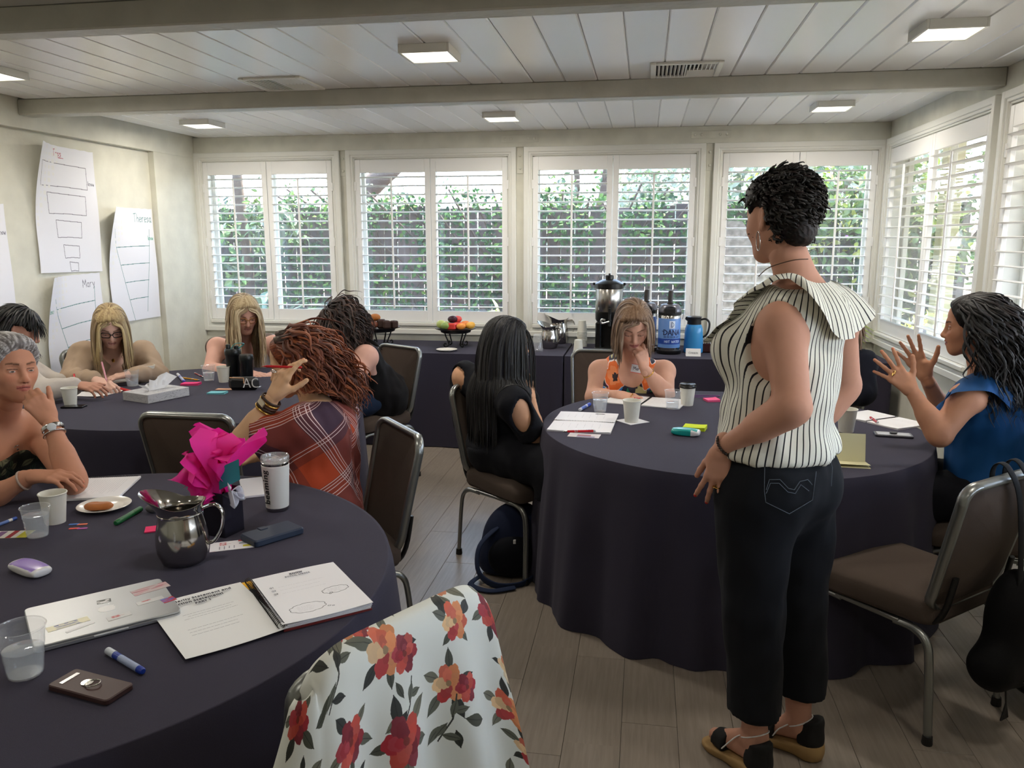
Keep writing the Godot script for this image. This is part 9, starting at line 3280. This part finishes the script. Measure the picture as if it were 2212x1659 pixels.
func build_buffet() -> void:
	# plates
	var at := on_t(660, 741)
	for k in 17:
		plate(at + Vector3(0.002 * sin(k * 2.1), k * 0.0085, 0.002 * cos(k * 1.7)), 0.108, "white dinner plate, %s from the top of the tall stack on the buffet" % NTH[16 - k], "plates in the tall stack")
	at = on_t(705, 738)
	for k in 6:
		plate(at + Vector3(0, k * 0.0085, 0), 0.07, "small white plate, %s from the top of the low stack beside the tall one" % NTH[5 - k], "plates in the low stack")
	plate(on_t(965, 758), 0.082, "single white plate in front of the fruit stand on the buffet", "")
	# pastries
	var brown := tri_tex(mat(Color(0.20, 0.10, 0.06), 0.7), 25.0, P.grain, P.fine, 0.6)
	var gold := tri_tex(mat(Color(0.70, 0.42, 0.17), 0.55), 20.0, P.grain, P.fine, 0.6)
	var rust := tri_tex(mat(Color(0.42, 0.2, 0.1), 0.6), 20.0, P.grain, P.fine, 0.6)
	var c := food_stand(822, 746, 0.165, 0.15, "black iron stand holding pastries on the buffet")
	for q in [[-0.115, 0.0, 0.055, "golden spiral roll", gold, false], [-0.10, -0.06, 0.05, "golden pastry behind the spiral roll", gold, false], [-0.05, -0.03, 0.05, "golden croissant on top of the pastry pile", gold, false], [-0.045, 0.05, 0.05, "rust-brown roll at the tray front", rust, false], [0.02, 0.02, 0.045, "dark chocolate muffin left of three", brown, true], [0.07, 0.04, 0.04, "dark chocolate muffin in the middle of three", brown, true], [0.12, 0.0, 0.038, "dark chocolate muffin at the right rim", brown, true], [0.03, -0.06, 0.045, "dark brown pastry at the tray's back", brown, false]]:
		var r: float = q[2]
		morsel("pastry", q[3] + " of the pastry stand", "pastry", c + Vector3(q[0], 0.05 if q[3].begins_with("golden croissant") else 0.0, q[1]), Vector3(r, r * 0.62, r * 0.8) if not q[5] else Vector3(r * 0.75, r * 0.8, r * 0.75), q[0] * 9.0, q[4], "pastries on the stand", q[5])
	# fruit
	c = food_stand(985, 749, 0.165, 0.15, "black iron stand holding cut fruit on the buffet")
	var fr := [[-0.12, 0.0, 0.05, "pale green melon wedge at the left rim", Color(0.72, 0.78, 0.45)], [-0.075, 0.05, 0.04, "green melon slice in front", Color(0.55, 0.65, 0.35)], [-0.09, -0.05, 0.04, "pale melon piece at the back left", Color(0.78, 0.8, 0.5)], [-0.02, 0.045, 0.036, "red watermelon cube at the front", Color(0.85, 0.25, 0.22)], [0.02, 0.0, 0.038, "red watermelon cube in the centre", Color(0.88, 0.3, 0.26)], [-0.03, -0.02, 0.042, "dark berry cluster on the pile", Color(0.2, 0.06, 0.14)], [0.0, -0.05, 0.04, "pink watermelon piece topmost", Color(0.85, 0.32, 0.3)], [0.07, -0.03, 0.045, "orange melon ball right of centre", Color(0.88, 0.5, 0.18)], [0.055, 0.05, 0.038, "orange melon slice at the front right", Color(0.92, 0.58, 0.25)], [0.12, 0.0, 0.042, "yellow peach half at the right rim", Color(0.9, 0.68, 0.28)]]
	for q in fr:
		var r: float = q[2]
		morsel("fruit_piece", q[3] + " of the fruit stand", "fruit", c + Vector3(q[0], 0.045 if q[3].contains("pile") or q[3].contains("topmost") else 0.0, q[1]), Vector3(r, r * 0.7, r * 0.7), q[0] * 7.0, mat(q[4], 0.35), "cut fruit on the stand", q[3].contains("cube"))
	# steel pitchers, clear tumblers, cups
	steel_pitcher(on_t(1187, 752), PI - 0.4 + PI, 1.12, "steel water pitcher in front on the buffet, beside the clear tumbler", "steel pitchers on the buffet")
	steel_pitcher(on_t(1206, 741), 0.15, 1.3, "taller steel water pitcher behind the other, on the buffet", "steel pitchers on the buffet")
	var t := thing("clear_tumbler", "clear plastic tumbler beside the steel pitchers on the buffet", "tumbler", on_t(1161, 759))
	var m := mb()
	m.lathe(v2([0.0, 0.0, 0.042, 0.0, 0.044, 0.02, 0.042, 0.022, 0.030, 0.13, 0.026, 0.135, 0.0, 0.136]), 30)
	part(t, "body", m, P.clear)
	cup_stack(1257, 748, 12, "tall stack of upturned white paper cups beside the coffee urn")
	cup_stack(1249, 760, 1, "single upturned white paper cup in front of the tall cup stack")
	# urn
	t = thing("coffee_urn", "tall steel and black coffee urn with a tap on the buffet", "coffee urn", on_t(1313, 757) + Vector3(0, 0, -0.05), -0.05)
	m = mb()
	m.lathe(v2([0.0, 0.30, 0.103, 0.30, 0.106, 0.305, 0.106, 0.475, 0.103, 0.48, 0.0, 0.48]), 40)
	part(t, "tank", m, mat(Color(0.68, 0.67, 0.65), 0.22, 1.0))
	m = mb()
	m.lathe(v2([0.104, 0.475, 0.113, 0.48, 0.114, 0.515, 0.105, 0.522, 0.06, 0.545, 0.032, 0.55, 0.032, 0.575, 0.028, 0.58, 0.008, 0.582, 0.008, 0.592, 0.0, 0.594]), 36)
	for s in [-1, 1]: m.box(Vector3(s * 0.118, 0.512, 0), Vector3(0.02, 0.02, 0.03), 0.004)
	part(t, "lid", m, mat(Color(0.04, 0.04, 0.045), 0.25))
	m = mb()
	m.lathe(v2([0.0, 0.21, 0.085, 0.21, 0.104, 0.24, 0.107, 0.302, 0.0, 0.302]), 32)
	for s in [-1, 1]: m.box(Vector3(s * 0.075, 0.11, 0), Vector3(0.045, 0.22, 0.12), 0.01)
	m.box(Vector3(0, 0.012, 0.01), Vector3(0.21, 0.024, 0.2), 0.008)
	m.box(Vector3(0, 0.11, -0.05), Vector3(0.12, 0.22, 0.02), 0.004)
	part(t, "stand", m, mat(Color(0.035, 0.035, 0.04), 0.3))
	m = mb()
	m.tube(PackedVector3Array([Vector3(0.02, 0.235, 0.09), Vector3(0.02, 0.235, 0.145)]), 0.013, 10)
	m.tube(PackedVector3Array([Vector3(0.02, 0.20, 0.14), Vector3(0.02, 0.29, 0.14)]), 0.011, 10)
	m.tube(PackedVector3Array([Vector3(0.02, 0.285, 0.14), Vector3(0.02, 0.335, 0.15)]), 0.012, 10, 0.6)
	part(t, "tap", m, P.black)
	m = mb()
	m.tube(spline(v3([0.02, 0.235, 0.148, -0.012, 0.225, 0.148, -0.04, 0.22, 0.148, -0.04, 0.25, 0.148, -0.012, 0.245, 0.148]), 4), 0.009, 8)
	part(t, "tap_lever", m, P.silver)
	# airpots
	for k in 2:
		t = thing("airpot", ["pump airpot in a blue wrap with a white D emblem, right of the flowered woman", "pump airpot half hidden behind the flowered woman's head"][k], "airpot", on_t([1444, 1393][k], [763, 757][k]), 0.0, "pump airpots on the buffet")
		m = mb()
		m.lathe(v2([0.0, 0.0, 0.088, 0.0, 0.092, 0.006, 0.092, 0.028, 0.086, 0.032, 0.0, 0.032]), 36)
		part(t, "base_ring", m, mat(Color(0.05, 0.05, 0.055), 0.4))
		m = mb()
		m.lathe(v2([0.078, 0.032, 0.080, 0.04, 0.081, 0.285, 0.078, 0.292]), 40)
		part(t, "flask", m, P.steelpol)
		# the printed wrap
		var im := Image.create(1024, 512, false, Image.FORMAT_RGB8)
		im.fill(Color(0.40, 0.56, 0.80))
		var navy := Color(0.10, 0.13, 0.30)
		im.fill_rect(Rect2i(0, 352, 1024, 96), Color(0.14, 0.28, 0.62))
		im.fill_rect(Rect2i(466, 40, 86, 132), Color(0.82, 0.86, 0.92))
		stroke(im, [490, 58, 490, 154], 7, Color(0.3, 0.38, 0.6))
		var dd: Array = []
		for j in 20: dd.append(504 + 30 * sin(PI * j / 19.0)); dd.append(58 + 96 * j / 19.0)
		dd.append(504); dd.append(58)
		stroke(im, dd, 7, navy)
		hand(im, "DANA", Vector2(384, 196), 6.4, 15, navy)
		hand(im, "the", Vector2(352, 210), 1.5, 3.5, navy)
		hand(im, "ON MISSION BAY", Vector2(384, 306), 1.9, 4, navy)
		hand(im, "HOT WATER", Vector2(398, 382), 2.7, 6.5, Color(0.8, 0.86, 0.95))
		m = mb()
		m.lathe(v2([0.0822, 0.05, 0.0826, 0.052, 0.0826, 0.268, 0.0822, 0.27]), 48, Transform3D(Basis(Vector3.UP, PI + 0.25), Vector3.ZERO))
		for i in m.uv.size(): m.uv[i] = Vector2(m.uv[i].x, 1.0 - clampf((m.v[i].y - 0.05) / 0.22, 0, 1))
		var wm := paper_mat(im, 0.4)
		part(t, "wrap", m, wm)
		m = mb()
		m.lathe(v2([0.080, 0.292, 0.085, 0.295, 0.086, 0.312, 0.082, 0.315]), 36)
		m.box(Vector3(0, 0.325, 0.055), Vector3(0.09, 0.045, 0.05), 0.008)
		part(t, "collar", m, P.black)
		m = mb()
		var F := Field.new()
		F.ell(Vector3(0, 0.315, 0), Vector3(0.088, 0.085, 0.085), 0.02)
		F.cut(Vector3(0, 0.312, 0), Vector3.DOWN, 0.004)
		F.cut(Vector3(0, 0.375, 0), Vector3.UP, 0.012)
		F.ell(Vector3(0, 0.33, 0.085), Vector3(0.048, 0.03, 0.035), 0.008, Basis.IDENTITY, 1)
		part(t, "pump_head", F.mesh(0.005), mat(Color(0.42, 0.42, 0.45), 0.3, 0.5))
		m = mb()
		m.box(Vector3(0.0, 0.372, 0.0), Vector3(0.05, 0.03, 0.06), 0.008)
		m.tube(PackedVector3Array([Vector3(0, 0.375, 0.005), Vector3(0.002, 0.42, -0.005), Vector3(0.004, 0.462, -0.012), Vector3(0.004, 0.47, -0.014)]), PackedFloat32Array([0.016, 0.02, 0.02, 0.016]), 10, 0.5, Vector3.BACK)
		part(t, "lever", m, mat(Color(0.13, 0.11, 0.11), 0.35))
		m = mb()
		for s in [-1, 1]: m.tube(spline(PackedVector3Array([Vector3(s * 0.084, 0.33, 0), Vector3(s * 0.1, 0.33, 0), Vector3(s * 0.1, 0.29, 0), Vector3(s * 0.094, 0.26, 0)]), 4), 0.003, 6)
		part(t, "bail", m, P.steel)
	# blue carafe
	t = thing("carafe", "sky-blue insulated carafe with black top beside the airpot", "carafe", on_t(1497, 761), -0.15)
	m = mb()
	m.lathe(v2([0.0, 0.0, 0.068, 0.0, 0.073, 0.005, 0.072, 0.06, 0.069, 0.15, 0.066, 0.185, 0.057, 0.208, 0.052, 0.216]), 40)
	part(t, "body", m, mat(Color(0.22, 0.55, 0.78), 0.22))
	m = mb()
	m.lathe(v2([0.052, 0.212, 0.053, 0.22, 0.051, 0.255, 0.054, 0.262, 0.05, 0.268, 0.0, 0.268]), 36)
	m.tube(PackedVector3Array([Vector3(-0.03, 0.25, 0), Vector3(-0.052, 0.258, 0), Vector3(-0.066, 0.262, 0)]), PackedFloat32Array([0.022, 0.017, 0.01]), 10)
	part(t, "collar", m, P.black)
	m = mb()
	m.lathe(v2([0.0, 0.268, 0.056, 0.268, 0.058, 0.272, 0.05, 0.277, 0.0, 0.28]), 32)
	part(t, "lid", m, mat(Color(0.35, 0.35, 0.37), 0.25, 0.6))
	m = mb()
	m.tube(spline(v3([0.045, 0.25, 0, 0.085, 0.258, 0, 0.112, 0.23, 0, 0.11, 0.18, 0, 0.095, 0.14, 0, 0.068, 0.118, 0]), 6), 0.011, 10, 0.7, Vector3.RIGHT)
	part(t, "handle", m, P.black)
	# little sign, sugar box
	t = thing("table_sign", "small white tent sign reading Cream in front of the blue carafe", "sign", on_t(1497, 769), 0.0)
	m = mb()
	for s in [-1, 1]: m.box(Vector3(0, 0.028, s * 0.014), Vector3(0.108, 0.06, 0.0015), 0.0003, Basis(Vector3.RIGHT, -0.42 * s))
	part(t, "card", m, P.white_plastic)
	words(t, "Cream", 0.016, mat(Color(0.3, 0.35, 0.38), 0.7), Transform3D(Basis(Vector3.RIGHT, -0.42), Vector3(0, 0.026, 0.0165)), "Droid Serif")
	t = thing("sugar_box", "dark red wooden box of white sugar packets behind the tent sign", "box", on_t(1535, 760), 0.0)
	m = mb()
	m.box(Vector3(0, 0.004, 0), Vector3(0.17, 0.008, 0.12), 0.001)
	for s in [-1, 1]:
		m.box(Vector3(s * 0.082, 0.035, 0), Vector3(0.006, 0.07, 0.12), 0.001)
		m.box(Vector3(0, 0.035, s * 0.057), Vector3(0.17, 0.07, 0.006), 0.001)
	part(t, "box", m, mat(Color(0.2, 0.05, 0.05), 0.4))
	for k in 9:
		var pk := thing("sugar_packet", "white paper packet, %s from the left in the dark red box" % NTH[k], "sugar packet", t.position + Vector3(-0.07 + k * 0.016, 0.008, -0.01), 0.0, "packets in the dark red box")
		m = mb()
		m.box(Vector3(0, 0.05, 0), Vector3(0.004, 0.1, 0.07), 0.001, Basis(Vector3.BACK, 0.12))
		part(pk, "packet", m, P.white_plastic)
